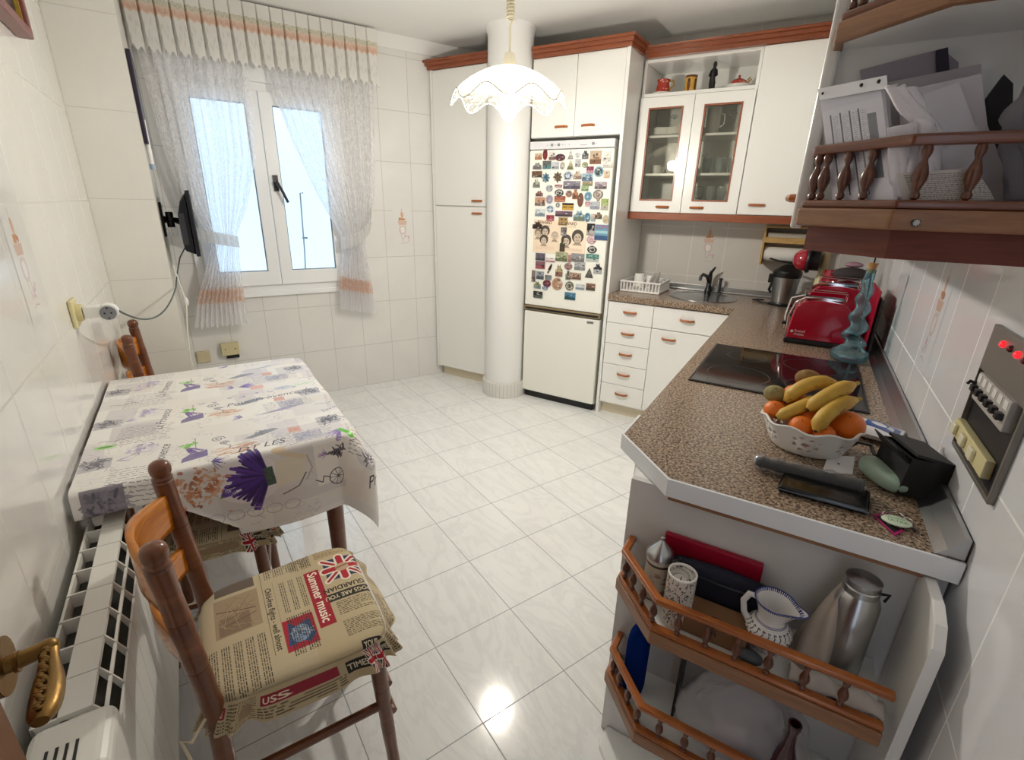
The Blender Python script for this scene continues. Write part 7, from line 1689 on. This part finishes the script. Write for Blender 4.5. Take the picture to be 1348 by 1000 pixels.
# stool under the near end of the table
cs = L.w((-.085, 1.70, 0)); FS = Fr(AL + math.radians(-8), cs)
so_ = thing('stool', 'brown wooden stool pushed under the near end of the table', 'stool', F=FS, o=(0, 0, 0))
for sx_2 in (-1, 1):
    for sy_2 in (-1, 1):
        p, r = ringed((sx_2 * .155, sy_2 * .155, 0), (sx_2 * .14, sy_2 * .14, .43), .016, .020, 3); obj('leg', MB().tube(p, r, 14), M['chair'], so_)
obj('seat', MB().box(-.17, .17, -.17, .17, .425, .446), M['chair'], so_, flat=True, bevel=.006)
for s in (-1, 1): obj('stretcher', MB().tube([(-.15, s * .15, .22), (.15, s * .15, .22)], .011, 10), M['chair'], so_); obj('stretcher', MB().tube([(s * .15, -.15, .26), (s * .15, .15, .26)], .011, 10), M['chair'], so_)
make_cushion('newspaper print cushion on the stool under the tablecloth', Fr(AL + math.radians(-8) + PI, cs), .385, .40, .449, .035, False)

# ------------------------------------------------------------------ radiator
ru0, ru1, rz0, rz1 = UL + .024, UL + .130, .12, .655
RV0, RV1 = .85, 1.50
ra_ = thing('radiator', 'white aluminium sectional radiator on the left wall', 'radiator', F=L, o=(UL + .07, 1.25, .1))
al_ = mat('radiator enamel', 'e6e5df', .3)
nsec = 8; sw_ = (RV1 - RV0) / nsec
for i in range(nsec):
    v0 = RV0 + i * sw_; v1 = v0 + sw_ - .002
    b = MB(); A_ = (ru0 + .078, rz1); M_ = (ru0 + .091, rz1 - .024); B_ = (ru1, rz1 - .056)
    b.box(ru1 - .004, ru1, v0, v1, rz0, rz1 - .054)                      # front blade
    b.box(ru1 - .045, ru1 - .004, (v0 + v1) / 2 - .002, (v0 + v1) / 2 + .002, rz0, rz1 - .07)
    b.box(ru0 + .034, A_[0], v0, v1, rz1 - .010, rz1)                    # top deck between the open slots
    b.box(ru0, ru0 + .005, v0, v1, rz0, rz1 - .004)                      # rear rail
    b.box(ru0, ru0 + .034, v0, v0 + .004, rz1 - .07, rz1 - .002)         # rib behind
    for P_, Q_ in ((A_, M_), (M_, B_)):                                  # ribs over the two front slots
        st_ = len(b.v); b.prism([(P_[0] - .002, P_[1] - .004), (P_[0] - .001, P_[1] - .020), (Q_[0] - .004, Q_[1] - .020), Q_, P_], v0, v0 + .004)
        b.xf(Matrix(((1, 0, 0, 0), (0, 0, 1, 0), (0, 1, 0, 0), (0, 0, 0, 1))), st_)
    b.box(M_[0] - .003, M_[0] + .002, v0, v1, M_[1] - .006, M_[1])
    obj('section', b, al_, ra_, flat=True)
obj('slot_shade', MB().box(ru0 + .007, ru0 + .033, RV0, RV1 - .002, rz1 - .07, rz1 - .034).box(ru0 + .006, ru1 - .006, RV0, RV1 - .002, rz0, rz1 - .068), mat('radiator core', '34342f', .7), ra_, flat=True)  # dark filler added inside; its colour stands in for shade in the open slots
obj('header', MB().tube([((ru0 + ru1) / 2 - .01, RV0 - .005, rz1 - .06), ((ru0 + ru1) / 2 - .01, RV1 + .005, rz1 - .06)], .018, 16).tube([((ru0 + ru1) / 2 - .01, RV0 - .005, rz0 + .04), ((ru0 + ru1) / 2 - .01, RV1 + .005, rz0 + .04)], .018, 16), al_, ra_)
# electric control end cover nearest the camera
ec = obj('end_cover', MB().box(ru0, ru1 + .006, RV0 - .13, RV0 - .003, rz0 - .01, rz1 + .002), al_, ra_, flat=True, bevel=.02, seg=4)
for i in range(4): obj('vent_slot', MB().box(ru0 + .030 + i * .012, ru0 + .034 + i * .012, RV0 - .098, RV0 - .060, rz1 + .0015, rz1 + .0030), M['black'], ec, flat=True)

# ------------------------------------------------------------------ left wall things
q = Lu(95, 412, UL)
sk_ = thing('wall_socket', 'cream wall socket on the left wall above the table', 'socket', F=L, o=(UL, q.y, q.z))
obj('plate', MB().box(UL + .001, UL + .012, q.y - .045, q.y + .045, q.z - .045, q.z + .045), M['creamp'], sk_, flat=True, bevel=.004)
obj('insert', MB().lathe([(.028, 0), (.028, .018), (0, .018)], (UL + .010, q.y, q.z), 28, axis='x'), M['creamp'], sk_)
ad = thing('plug_adaptor', 'white round multi-plug adaptor with grey face sticking out of the wall socket', 'adaptor', F=L, o=(UL + .06, q.y, q.z))
obj('plug_body', MB().box(UL + .029, UL + .075, q.y - .018, q.y + .018, q.z - .020, q.z + .020), M['whitep'], ad, flat=True, bevel=.005)
FAd = Vector((UL + .095, q.y, q.z - .004))
obj('socket_drum', MB().lathe([(.0, -.024), (.028, -.024), (.028, .018), (.022, .022)], tuple(FAd), 28, axis='y'), M['whitep'], ad)
obj('grey_face', MB().lathe([(.0, -.0255), (.023, -.0255), (.023, -.024)], tuple(FAd), 28, axis='y'), M['grey'], ad)
for (dx, dz) in ((-.009, 0), (.009, 0), (0, .017), (0, -.017)): obj('pin_hole', MB().lathe([(0, -.0262), (.003, -.0262), (.003, -.0252)], (FAd.x + dx, FAd.y, FAd.z + dz), 10, axis='y'), M['black'], ad)
# cable from the adaptor to the television: hangs in two curves
def cat_(P0, P1, sag, n=20): return [P0.lerp(P1, i / n) - Vector((0, 0, sag * 4 * (i / n) * (1 - i / n))) for i in range(n + 1)]
A0 = Vector((FAd.x + .028, FAd.y, FAd.z)); B0 = Vector((UP + .010, VP - .01, 1.00)); 
tag(obj('power_cable', MB().tube(cat_(A0, B0, .085) + [Vector((UP + .02, VP + .1, 1.04)), Vector((UP + .05, VP + .2, 1.13)), Vector((UP + .09, VP + .25, 1.19))], .0035, 8), mat('dark green cable', '4c5a52', .5), F=L, o=tuple(A0)), 'thin dark cable sagging from the adaptor to the television', 'cable')
A1 = Vector((UP + .012, VP + .22, 1.22)); 
wc = [A1, Vector((UP + .01, VP + .14, 1.02)), Lv(228, 350, VP + .10), Lv(238, 378, VP + .10), Lv(245, 398, VP + .08), Lv(247, 440, VP + .05), Vector((UP + .008, VP + .03, .62)), Vector((UP + .012, VP + .05, .50)), Vector((UP + .03, VP + .2, .30)), Vector((UP + .10, VP + .5, .12))]
tag(obj('power_cable', MB().tube(wc, .0042, 8), mat('white cable', 'e9e8df', .5), F=L, o=tuple(A1)), 'white cable with inline switch running down beside the pier edge', 'cable')
p_ = Lv(245, 397, VP + .08)
tag(obj('inline_switch', MB().ell(tuple(p_), (.012, .012, .026), 16, 10), M['whitep'], F=L, o=tuple(p_)), 'small white inline switch on the white cable', 'switch')
# junction boxes low on the window wall
q = Lv(303, 460, VW)
jb = thing('junction_box', 'cream junction box on the window wall behind the table', 'junction box', F=L, o=(q.x, VW, q.z))
obj('cover', MB().box(q.x - .055, q.x + .055, VW - .045, VW - .001, q.z - .03, q.z + .055), mat('aged cream plastic', 'cfc49a', .5), jb, flat=True, bevel=.004)
obj('cable_entry', MB().box(q.x - .03, q.x + .05, VW - .03, VW - .002, q.z - .055, q.z - .030), M['black'], jb, flat=True)
for s in (-1, 1): obj('screw', MB().lathe([(0, -.002), (.004, -.002), (.004, 0)], (q.x + s * .03, VW - .045, q.z + .015), 10, axis='y'), M['steeld'], jb)
q = Lv(268, 468, VW)
jb2 = thing('wall_socket', 'small beige socket low on the window wall left of the junction box', 'socket', F=L, o=(q.x, VW, q.z))
obj('plate', MB().box(q.x - .04, q.x + .04, VW - .018, VW - .001, q.z - .045, q.z + .035), mat('beige plastic', 'c9bd9c', .5), jb2, flat=True, bevel=.004)
# framed picture at the upper left
q = Lu(31, 56, UL); PZ0 = q.z - .03
pf = thing('framed_picture', 'reddish wooden framed picture hung high on the left wall, cut by the photo edge', 'picture', F=L, o=(UL, q.y - .2, PZ0))
fv1 = q.y - .09; fv0 = fv1 - .42; fz0 = 1.925; fz1 = 2.36
tX = Matrix(((0, 0, 1, UL + .001), (1, 0, 0, 0), (0, 1, 0, 0), (0, 0, 0, 1)))
obj('frame', MB().prism([(fv0, fz0), (fv1, fz0), (fv1, fz1), (fv0, fz1)], 0, .042, holes=[[(fv0 + .03, fz0 + .03), (fv1 - .03, fz0 + .03), (fv1 - .03, fz1 - .03), (fv0 + .03, fz1 - .03)]]).xf(tX), mat('mauve brown frame', '7c4c48', .4), pf, flat=True, bevel=.005)
obj('gilt_slip', MB().prism([(fv0 + .028, fz0 + .028), (fv1 - .028, fz0 + .028), (fv1 - .028, fz1 - .028), (fv0 + .028, fz1 - .028)], 0, .030, holes=[[(fv0 + .036, fz0 + .036), (fv1 - .036, fz0 + .036), (fv1 - .036, fz1 - .036), (fv0 + .036, fz1 - .036)]]).xf(tX), mat('gilt slip', 'c0a040', .4), pf, flat=True)
obj('picture_panel', MB().box(UL + .004, UL + .020, fv0 + .03, fv1 - .03, fz0 + .03, fz1 - .03), mat('dark picture', '24202c', .3), pf, flat=True)

# ------------------------------------------------------------------ television on its wall arm (mounted on the pier's return)
tv = thing('television', 'small black flat television seen edge-on, on a wall arm by the window', 'television', F=L, o=(.03, 3.42, 1.3))
TU = .042; tz0, tz1, tv0_, tv1_ = 1.148, 1.482, 3.17, 3.66
obj('screen_bezel', MB().box(TU - .012, TU + .008, tv0_, tv1_, tz0, tz1), mat('tv black', '14141e', .3), tv, flat=True, bevel=.004)
obj('screen', MB().box(TU + .008, TU + .0095, tv0_ + .02, tv1_ - .02, tz0 + .02, tz1 - .02), M['blackg'], tv, flat=True)
bk2 = MB(); pts = [(0, 0), (-.045, .02), (-.050, .06), (-.050, .20), (-.030, .27), (0, .315)]
bk2.prism([(TU - .012 + a, tz0 + .008 + b) for a, b in pts][::-1], tv0_ + .03, tv1_ - .03); bk2.xf(Matrix(((1, 0, 0, 0), (0, 0, 1, 0), (0, 1, 0, 0), (0, 0, 0, 1))))
obj('back_housing', bk2, mat('tv black', '14141e', .3), tv, bevel=.006)
obj('port_strip', MB().box(TU - .0605, TU - .035, tv0_ + .028, tv0_ + .0305, tz0 + .06, tz0 + .22), M['steeld'], tv, flat=True)
ar = thing('wall_bracket', 'black jointed wall bracket holding the television', 'bracket', F=L, o=(UP, 3.42, 1.3))
obj('wall_plate', MB().box(UP + .001, UP + .012, 3.36, 3.44, 1.24, 1.42), M['black'], ar, flat=True, bevel=.003)
obj('arm', MB().tube([(UP + .012, 3.40, 1.33), (UP + .05, 3.38, 1.33), (TU - .062, 3.41, 1.32)], [.02, .014, .018], 12), M['black'], ar)
obj('joint', MB().lathe([(.018, 1.29), (.018, 1.37), (0, 1.372)], (UP + .04, 3.385, 0), 16), M['black'], ar)
for z in (1.28, 1.40): obj('bolt', MB().lathe([(0, .006), (.007, .006), (.007, 0)], (UP + .012, 3.40, z), 10, axis='x'), M['steel'], ar)
# narrow frame hung on the return, seen edge-on
q0 = Lv(170, 62, VP + .02); q1 = Lv(190, 176, VP + .02)
na_ = thing('narrow_frame', 'dark violet framed board on the pier return beside the curtain, seen edge-on', 'framed board', F=L, o=(UP, VP + .2, 1.7))
obj('board', MB().box(UP + .001, UP + .020, VP + .06, VP + .40, 1.69, 2.09), mat('violet black', '2a2034', .35), na_, flat=True, bevel=.003)
rl = thing('roller_chart', 'white rolled tube hanging below the dark framed board', 'tube', F=L, o=(UP + .02, VP + .1, 1.6))
obj('tube', MB().tube([(UP + .014, VP + .10, 1.60), (UP + .014, VP + .10, 1.80)], .010, 12), M['whitep'], rl); obj('end_cap', MB().tube([(UP + .014, VP + .10, 1.575), (UP + .014, VP + .10, 1.60)], .0115, 12), mat('blue grey cap', '9ab0c4', .4), rl)
# ------------------------------------------------------------------ curtains
def sheer(name, thr, col='f6f6f8', band=None, lace=True, dens=.5, bandcol='e2a684'):
    t = NT(name); tc = t.n('TexCoord'); sp = t.n('SeparateXYZ'); t.l(tc.outputs['Generated'], sp.inputs['Vector'])
    ob = t.n('SeparateXYZ'); t.l(tc.outputs['Object'], ob.inputs['Vector'])
    tr = t.n('BsdfTransparent'); df = t.n('BsdfDiffuse'); tl = t.n('BsdfTranslucent'); a1 = t.n('MixShader'); a1.inputs[0].default_value = .68
    uv = t.n('UVMap'); suv = t.n('SeparateXYZ'); t.l(uv.outputs['UV'], suv.inputs['Vector'])
    base = lin(hx(col)); c = t.mix(0.0, base, base); fac = None
    v = t.n('TexVoronoi'); v.inputs['Scale'].default_value = 46; t.l(uv.outputs['UV'], v.inputs['Vector'])
    n_ = t.noise(uv.outputs['UV'], 64, 4, .6, 1.2)
    lf = t.n('MapRange'); lf.inputs['From Min'].default_value = .46; lf.inputs['From Max'].default_value = .54; t.l(n_, lf.inputs['Value'])
    sx_u = suv.outputs['X']
    w1 = t.math('SINE', t.math('MULTIPLY', sx_u, 92.0)); w2 = t.math('SINE', t.math('MULTIPLY', sx_u, 211.0)); w3 = t.math('SINE', t.math('MULTIPLY', sx_u, 37.0))
    gath = t.math('ADD', t.math('MULTIPLY', w1, .13), t.math('ADD', t.math('MULTIPLY', w2, .06), t.math('MULTIPLY', w3, .06)))
    al = t.math('ADD', t.math('ADD', dens, gath), t.math('MULTIPLY', lf.outputs['Result'], thr))
    if band:
        z0, z1 = band
        inb = t.math('MULTIPLY', t.math('GREATER_THAN', suv.outputs['Y'], z0), t.math('LESS_THAN', suv.outputs['Y'], z1))
        br = t.n('TexBrick'); br.inputs['Scale'].default_value = 28; br.inputs['Mortar Size'].default_value = .03; br.offset = .5; t.l(uv.outputs['UV'], br.inputs['Vector'])
        nn = t.noise(uv.outputs['UV'], 60, 2, .5); pat = t.math('MULTIPLY', inb, t.math('GREATER_THAN', nn, .42))
        c = t.mix(pat, base, lin(hx(bandcol))); al = t.math('MAXIMUM', al, t.math('MULTIPLY', inb, .75))
        # cloth below the band is plain and denser
        low = t.math('LESS_THAN', suv.outputs['Y'], z0); al = t.math('MAXIMUM', al, t.math('MULTIPLY', low, .72))
    t.l(c, df.inputs['Color']); t.l(c, tl.inputs['Color']); t.l(df.outputs[0], a1.inputs[1]); t.l(tl.outputs[0], a1.inputs[2])
    mx = t.n('MixShader'); t.l(al, mx.inputs[0]); t.l(tr.outputs[0], mx.inputs[1]); t.l(a1.outputs[0], mx.inputs[2]); t.l(mx.outputs[0], t.out.inputs['Surface'])
    return t.m
VC = VW - .105
m_cur = sheer('sheer lace curtain', .13, 'fafafc', (.085, .135), dens=.50, bandcol='f4dccc')
def lerpk(ks, z):
    # ks: list of (z, a, b) from the top down
    for (z0, a0, b0), (z1, a1, b1) in zip(ks[:-1], ks[1:]):
        if z >= z1:
            t_ = (z - z0) / (z1 - z0); t_ = t_ * t_ * (3 - 2 * t_) if False else t_; return a0 + (a1 - a0) * t_, b0 + (b1 - b0) * t_
    return ks[-1][1:]
def panel(ks, z0f, nf, amp, ph):
    ztop = ks[0][0]
    def f(u, v):
        z_b = z0f(u); z = ztop + (z_b - ztop) * (1 - v) ** 1.0 if False else z_b + (ztop - z_b) * v
        a, b = lerpk(ks, z); w = b - a; k = min(1, (ks[0][2] - ks[0][1]) / max(w, .05) / 2.2)
        am = amp * (.35 + .65 * k) * (.5 if z > ztop - .1 else 1)
        uu = a + w * (u + .012 * math.sin(u * nf * 2 * PI + .8)); return (uu, VC + am * math.sin(u * nf * 2 * PI + ph + .5 * math.sin(z * 3)), z)
    return f
LK = [(2.46, -.085, .50), (2.10, -.06, .475), (1.70, -.03, .45), (1.40, .03, .36), (1.22, .12, .275), (1.16, .125, .275), (1.05, .08, .27), (.80, -.02, .262), (.60, -.07, .27)]
RK = [(2.46, .56, 1.262), (2.10, .60, 1.25), (1.80, .685, 1.235), (1.50, .80, 1.21), (1.30, .90, 1.17), (1.20, .945, 1.12), (1.14, .95, 1.11), (1.0, .92, 1.13), (.80, .90, 1.15), (.60, .885, 1.16)]
def hemL(u): return .628 + .012 * abs(math.sin(u * PI * 7)) 
def hemR(u): return .672 - .06 * u + .010 * abs(math.sin(u * PI * 6))
cuL = obj('lace_curtain', MB().grid(panel(LK, hemL, 11, .030, 0), 260, 120, uvfn=lambda u, v: (u * .9, v)), m_cur, F=L, o=(.1, VC, 1.5), ang=180)
tag(cuL, 'left sheer lace curtain gathered by a tieback, orange band near its hem', 'curtain')
cuR = obj('lace_curtain', MB().grid(panel(RK, hemR, 12, .030, 1), 280, 120, uvfn=lambda u, v: (u * .9, v)), m_cur, F=L, o=(1.05, VC, 1.5), ang=180)
tag(cuR, 'right sheer lace curtain gathered by a tieback, orange band near its hem', 'curtain')
m_tie = sheer('tieback cloth', .2, 'ecebe8', dens=.75)
def band(pts, w, n=30):
    P_ = [Vector(p) for p in pts]
    def f(u, v):
        x = u * (len(P_) - 1); i = min(int(x), len(P_) - 2); p = P_[i].lerp(P_[i + 1], x - i); return (p.x, p.y, p.z + (v - .5) * w)
    return MB().grid(f, n, 4, uvfn=lambda u, v: (u, v * .2 + .5))
tl_ = obj('tieback', band([(.285, VC - .01, 1.175), (.27, VC - .045, 1.185), (.12, VC - .050, 1.215), (.0, VC - .02, 1.245), (UP + .01, VC + .04, 1.26)], .075), m_tie, F=L, o=(.1, VC, 1.2), ang=180)
tag(tl_, 'wide pale tieback band around the left curtain', 'tieback')
tr_ = obj('tieback', band([(.93, VC - .03, 1.16), (.99, VC - .060, 1.175), (1.08, VC - .060, 1.21), (1.14, VC - .045, 1.27), (1.18, VC + .02, 1.345), (1.197, VC + .09, 1.385)], .085), m_tie, F=L, o=(1.1, VC, 1.2), ang=180)
tag(tr_, 'pale tieback band around the right curtain, hooked to the wall', 'tieback')
hk = obj('tieback_hook', MB().tube([(1.195, VW, 1.37), (1.195, VW - .03, 1.37), (1.20, VW - .035, 1.40)], .0035, 8), M['steeld'], F=L, o=(1.195, VW, 1.37)); tag(hk, 'small metal hook on the window wall holding the right tieback', 'hook')
# pleated valance with patterned band and scalloped hem
c = Cv(1024, 256, 'efeeea'); R_ = random.Random(17)
c.rect(512, 226, 1024, 60, 'f3f2ee')
c.rect(512, 186, 1024, 22, 'dfdccd')
for k in range(150): c.ell(k * 7, 186 + R_.uniform(-9, 9), 4, 3, R_.choice(['c2bc9c', 'cfc8a8', 'b8b08c']), .7)
c.rect(512, 156, 1024, 38, 'ecd6c6')
for k in range(70): c.path([(k * 15, 142), (k * 15 + 6, 166), (k * 15 + 11, 146), (k * 15 + 4, 154)], 3, R_.choice(['dca286', 'e0b096', 'd0967a']), .8)
for k in range(120): c.path([(R_.uniform(0, 1024), y := R_.uniform(10, 130)), (R_.uniform(0, 3) + k * 8.5, y)], 1, 'e2e0da', .0)
for k in range(60):
    x = k * 17 + 8; y = R_.uniform(30, 110); c.path([(x + 9 * (1 - t_ / 14) * math.cos(t_), y + 14 * (1 - t_ / 14) * math.sin(t_)) for t_ in range(12)], 2, 'd6d4cc', .9)
vm_ = c.mat('valance print', .85)
nt_ = vm_.node_tree; b_ = nt_.nodes['Principled BSDF']; out_ = nt_.nodes['Material Output']; tl2 = nt_.nodes.new('ShaderNodeBsdfTranslucent'); mx2 = nt_.nodes.new('ShaderNodeMixShader'); mx2.inputs[0].default_value = .30
im_ = [n for n in nt_.nodes if n.type == 'TEX_IMAGE'][0]; nt_.links.new(im_.outputs['Color'], tl2.inputs['Color']); nt_.links.new(b_.outputs[0], mx2.inputs[1]); nt_.links.new(tl2.outputs[0], mx2.inputs[2]); nt_.links.new(mx2.outputs[0], out_.inputs['Surface'])
VV = VW - .145; vu0, vu1 = -.092, 1.285; NP = 19
def valf(u, v):
    k = u * NP; fr = k - math.floor(k); z1 = 2.525; zb = 2.205 - .012 * math.cos(u * NP * 4 * PI) - .014 * (fr - .5)
    z = zb + (z1 - zb) * v; dn = 1 - v
    # box pleats: flat fronts with a sharp inverted fold that opens towards the hem
    d = max(0, 1 - abs(fr - .0) / (.06 + .16 * dn)) + max(0, 1 - abs(fr - 1.0) / (.03 + .05 * dn))
    return (vu0 + (vu1 - vu0) * u, VV + .036 * d * min(1, .25 + dn * 1.3), z)
va = obj('valance', MB().grid(valf, NP * 26, 26, uvfn=lambda u, v: ((u * 3) % 1.0 if u < 1 else 1.0, v)), vm_, F=L, o=(.6, VV, 2.4), ang=50)
tag(va, 'pleated cream valance with an orange patterned band above the window', 'valance')
rd = obj('curtain_rail', MB().box(vu0 + .01, vu1 - .01, VV + .012, VW - .02, 2.500, 2.522), M['whitep'], F=L, o=(.6, VW, 2.51), flat=True, bevel=.004); tag(rd, 'white curtain rail behind the valance', 'curtain rail')

# ------------------------------------------------------------------ pendant lamp
lp = thing('pendant_lamp', 'glowing fluted white glass pendant lamp on a coiled cord in front of the column', 'lamp', o=(lampP.x, lampP.y, 1.95))
gl_ = NT('opal glass'); tb2 = gl_.n('BsdfTransparent'); tb2.inputs['Color'].default_value = (1, .99, .97, 1); tL = gl_.n('BsdfTranslucent'); tL.inputs['Color'].default_value = (.36, .34, .28, 1); gG = gl_.n('BsdfGlossy'); gG.inputs['Roughness'].default_value = .05
dD = gl_.n('BsdfDiffuse'); dD.inputs['Color'].default_value = (.40, .385, .33, 1)
tc = gl_.n('TexCoord'); sp = gl_.n('SeparateXYZ'); gl_.l(tc.outputs['Object'], sp.inputs['Vector'])
x2 = gl_.math('MULTIPLY', sp.outputs['X'], sp.outputs['X']); y2 = gl_.math('MULTIPLY', sp.outputs['Y'], sp.outputs['Y']); rr = gl_.math('SQRT', gl_.math('ADD', x2, y2))
mr = gl_.n('MapRange'); mr.inputs['From Min'].default_value = .13; mr.inputs['From Max'].default_value = .21; mr.inputs['To Min'].default_value = .34; mr.inputs['To Max'].default_value = .92; gl_.l(rr, mr.inputs['Value'])
nn = gl_.noise(tc.outputs['Object'], 30, 3, .6, 2); f_ = gl_.n('MapRange'); f_.inputs['From Min'].default_value = .5; f_.inputs['From Max'].default_value = .56; f_.inputs['To Min'].default_value = 1; f_.inputs['To Max'].default_value = .35; gl_.l(nn, f_.inputs['Value'])
al = gl_.math('MULTIPLY', mr.outputs['Result'], f_.outputs['Result'])
m0 = gl_.n('MixShader'); m0.inputs[0].default_value = .35; gl_.l(tL.outputs[0], m0.inputs[1]); gl_.l(dD.outputs[0], m0.inputs[2])
m1 = gl_.n('MixShader'); gl_.l(al, m1.inputs[0]); gl_.l(m0.outputs[0], m1.inputs[1]); gl_.l(tb2.outputs[0], m1.inputs[2])
m2 = gl_.n('MixShader'); m2.inputs[0].default_value = .06; gl_.l(m1.outputs[0], m2.inputs[1]); gl_.l(gG.outputs[0], m2.inputs[2]); gl_.l(m2.outputs[0], gl_.out.inputs['Surface'])
def shf(u, v):
    a = 2 * PI * u - 2.12; t_ = v; r = .026 + .218 * t_; zc = 2.005 - 1.95 * r * r
    w = max(0, (t_ - .35) / .65) ** 1.6; ph_ = 8 * (a + 2.12); r += .008 * w * math.cos(ph_); zc += -.012 * w - .024 * w * math.cos(ph_)
    return (lampP.x + r * math.cos(a + 2.12 - 1.02), lampP.y + r * math.sin(a + 2.12 - 1.02), zc)
obj('glass_shade', MB().grid(shf, 288, 40), gl_.m, lp, ang=180)
rimp = [shf(i / 192, 1.0) for i in range(192)]
obj('shade_rim', MB().tube(rimp, .0020, 6, closed=True), mat('clear rim', 'c8c6b4', .1), lp)
obj('lamp_holder', MB().lathe([(.0, 2.055), (.020, 2.052), (.026, 2.03), (.030, 2.006), (.030, 1.99), (.018, 1.985), (.018, 1.93)], (lampP.x, lampP.y, 0), 24), mat('cream metal', 'efe9d8', .3), lp)
em = NT('bulb glow'); e_ = em.n('Emission'); e_.inputs['Color'].default_value = (1, .90, .68, 1); e_.inputs['Strength'].default_value = 9
tt = em.n('BsdfTransparent'); mm = em.n('MixShader'); mm.inputs[0].default_value = .5; em.l(e_.outputs[0], mm.inputs[1]); em.l(tt.outputs[0], mm.inputs[2]); em.l(mm.outputs[0], em.out.inputs['Surface'])
obj('bulb', MB().lathe([(.014, 1.935), (.018, 1.92), (.034, 1.895), (.040, 1.865), (.038, 1.835), (.028, 1.810), (.012, 1.797), (0, 1.795)], (lampP.x, lampP.y, 0), 28), em.m, lp)
coil = []
for i in range(26 * 16):
    a = i / 16 * 2 * PI; coil.append((lampP.x + .015 * math.cos(a), lampP.y + .015 * math.sin(a), 2.17 + i / (26 * 16) * .30))
coil = [(lampP.x, lampP.y, 2.05), (lampP.x, lampP.y, 2.15)] + coil + [(lampP.x, lampP.y, 2.48), (lampP.x, lampP.y, ZC - .02)]
obj('coiled_cord', MB().tube(coil, .0042, 7), mat('cream cord', 'e9e2cc', .4), lp)
obj('ceiling_rose', MB().lathe([(0, ZC - .045), (.03, ZC - .042), (.055, ZC - .02), (.06, ZC - .002)], (lampP.x, lampP.y, 0), 32), mat('cream metal', 'efe9d8', .3), lp)
for o in list(COL.objects):
    if '_o' in o.keys(): del o['_o']
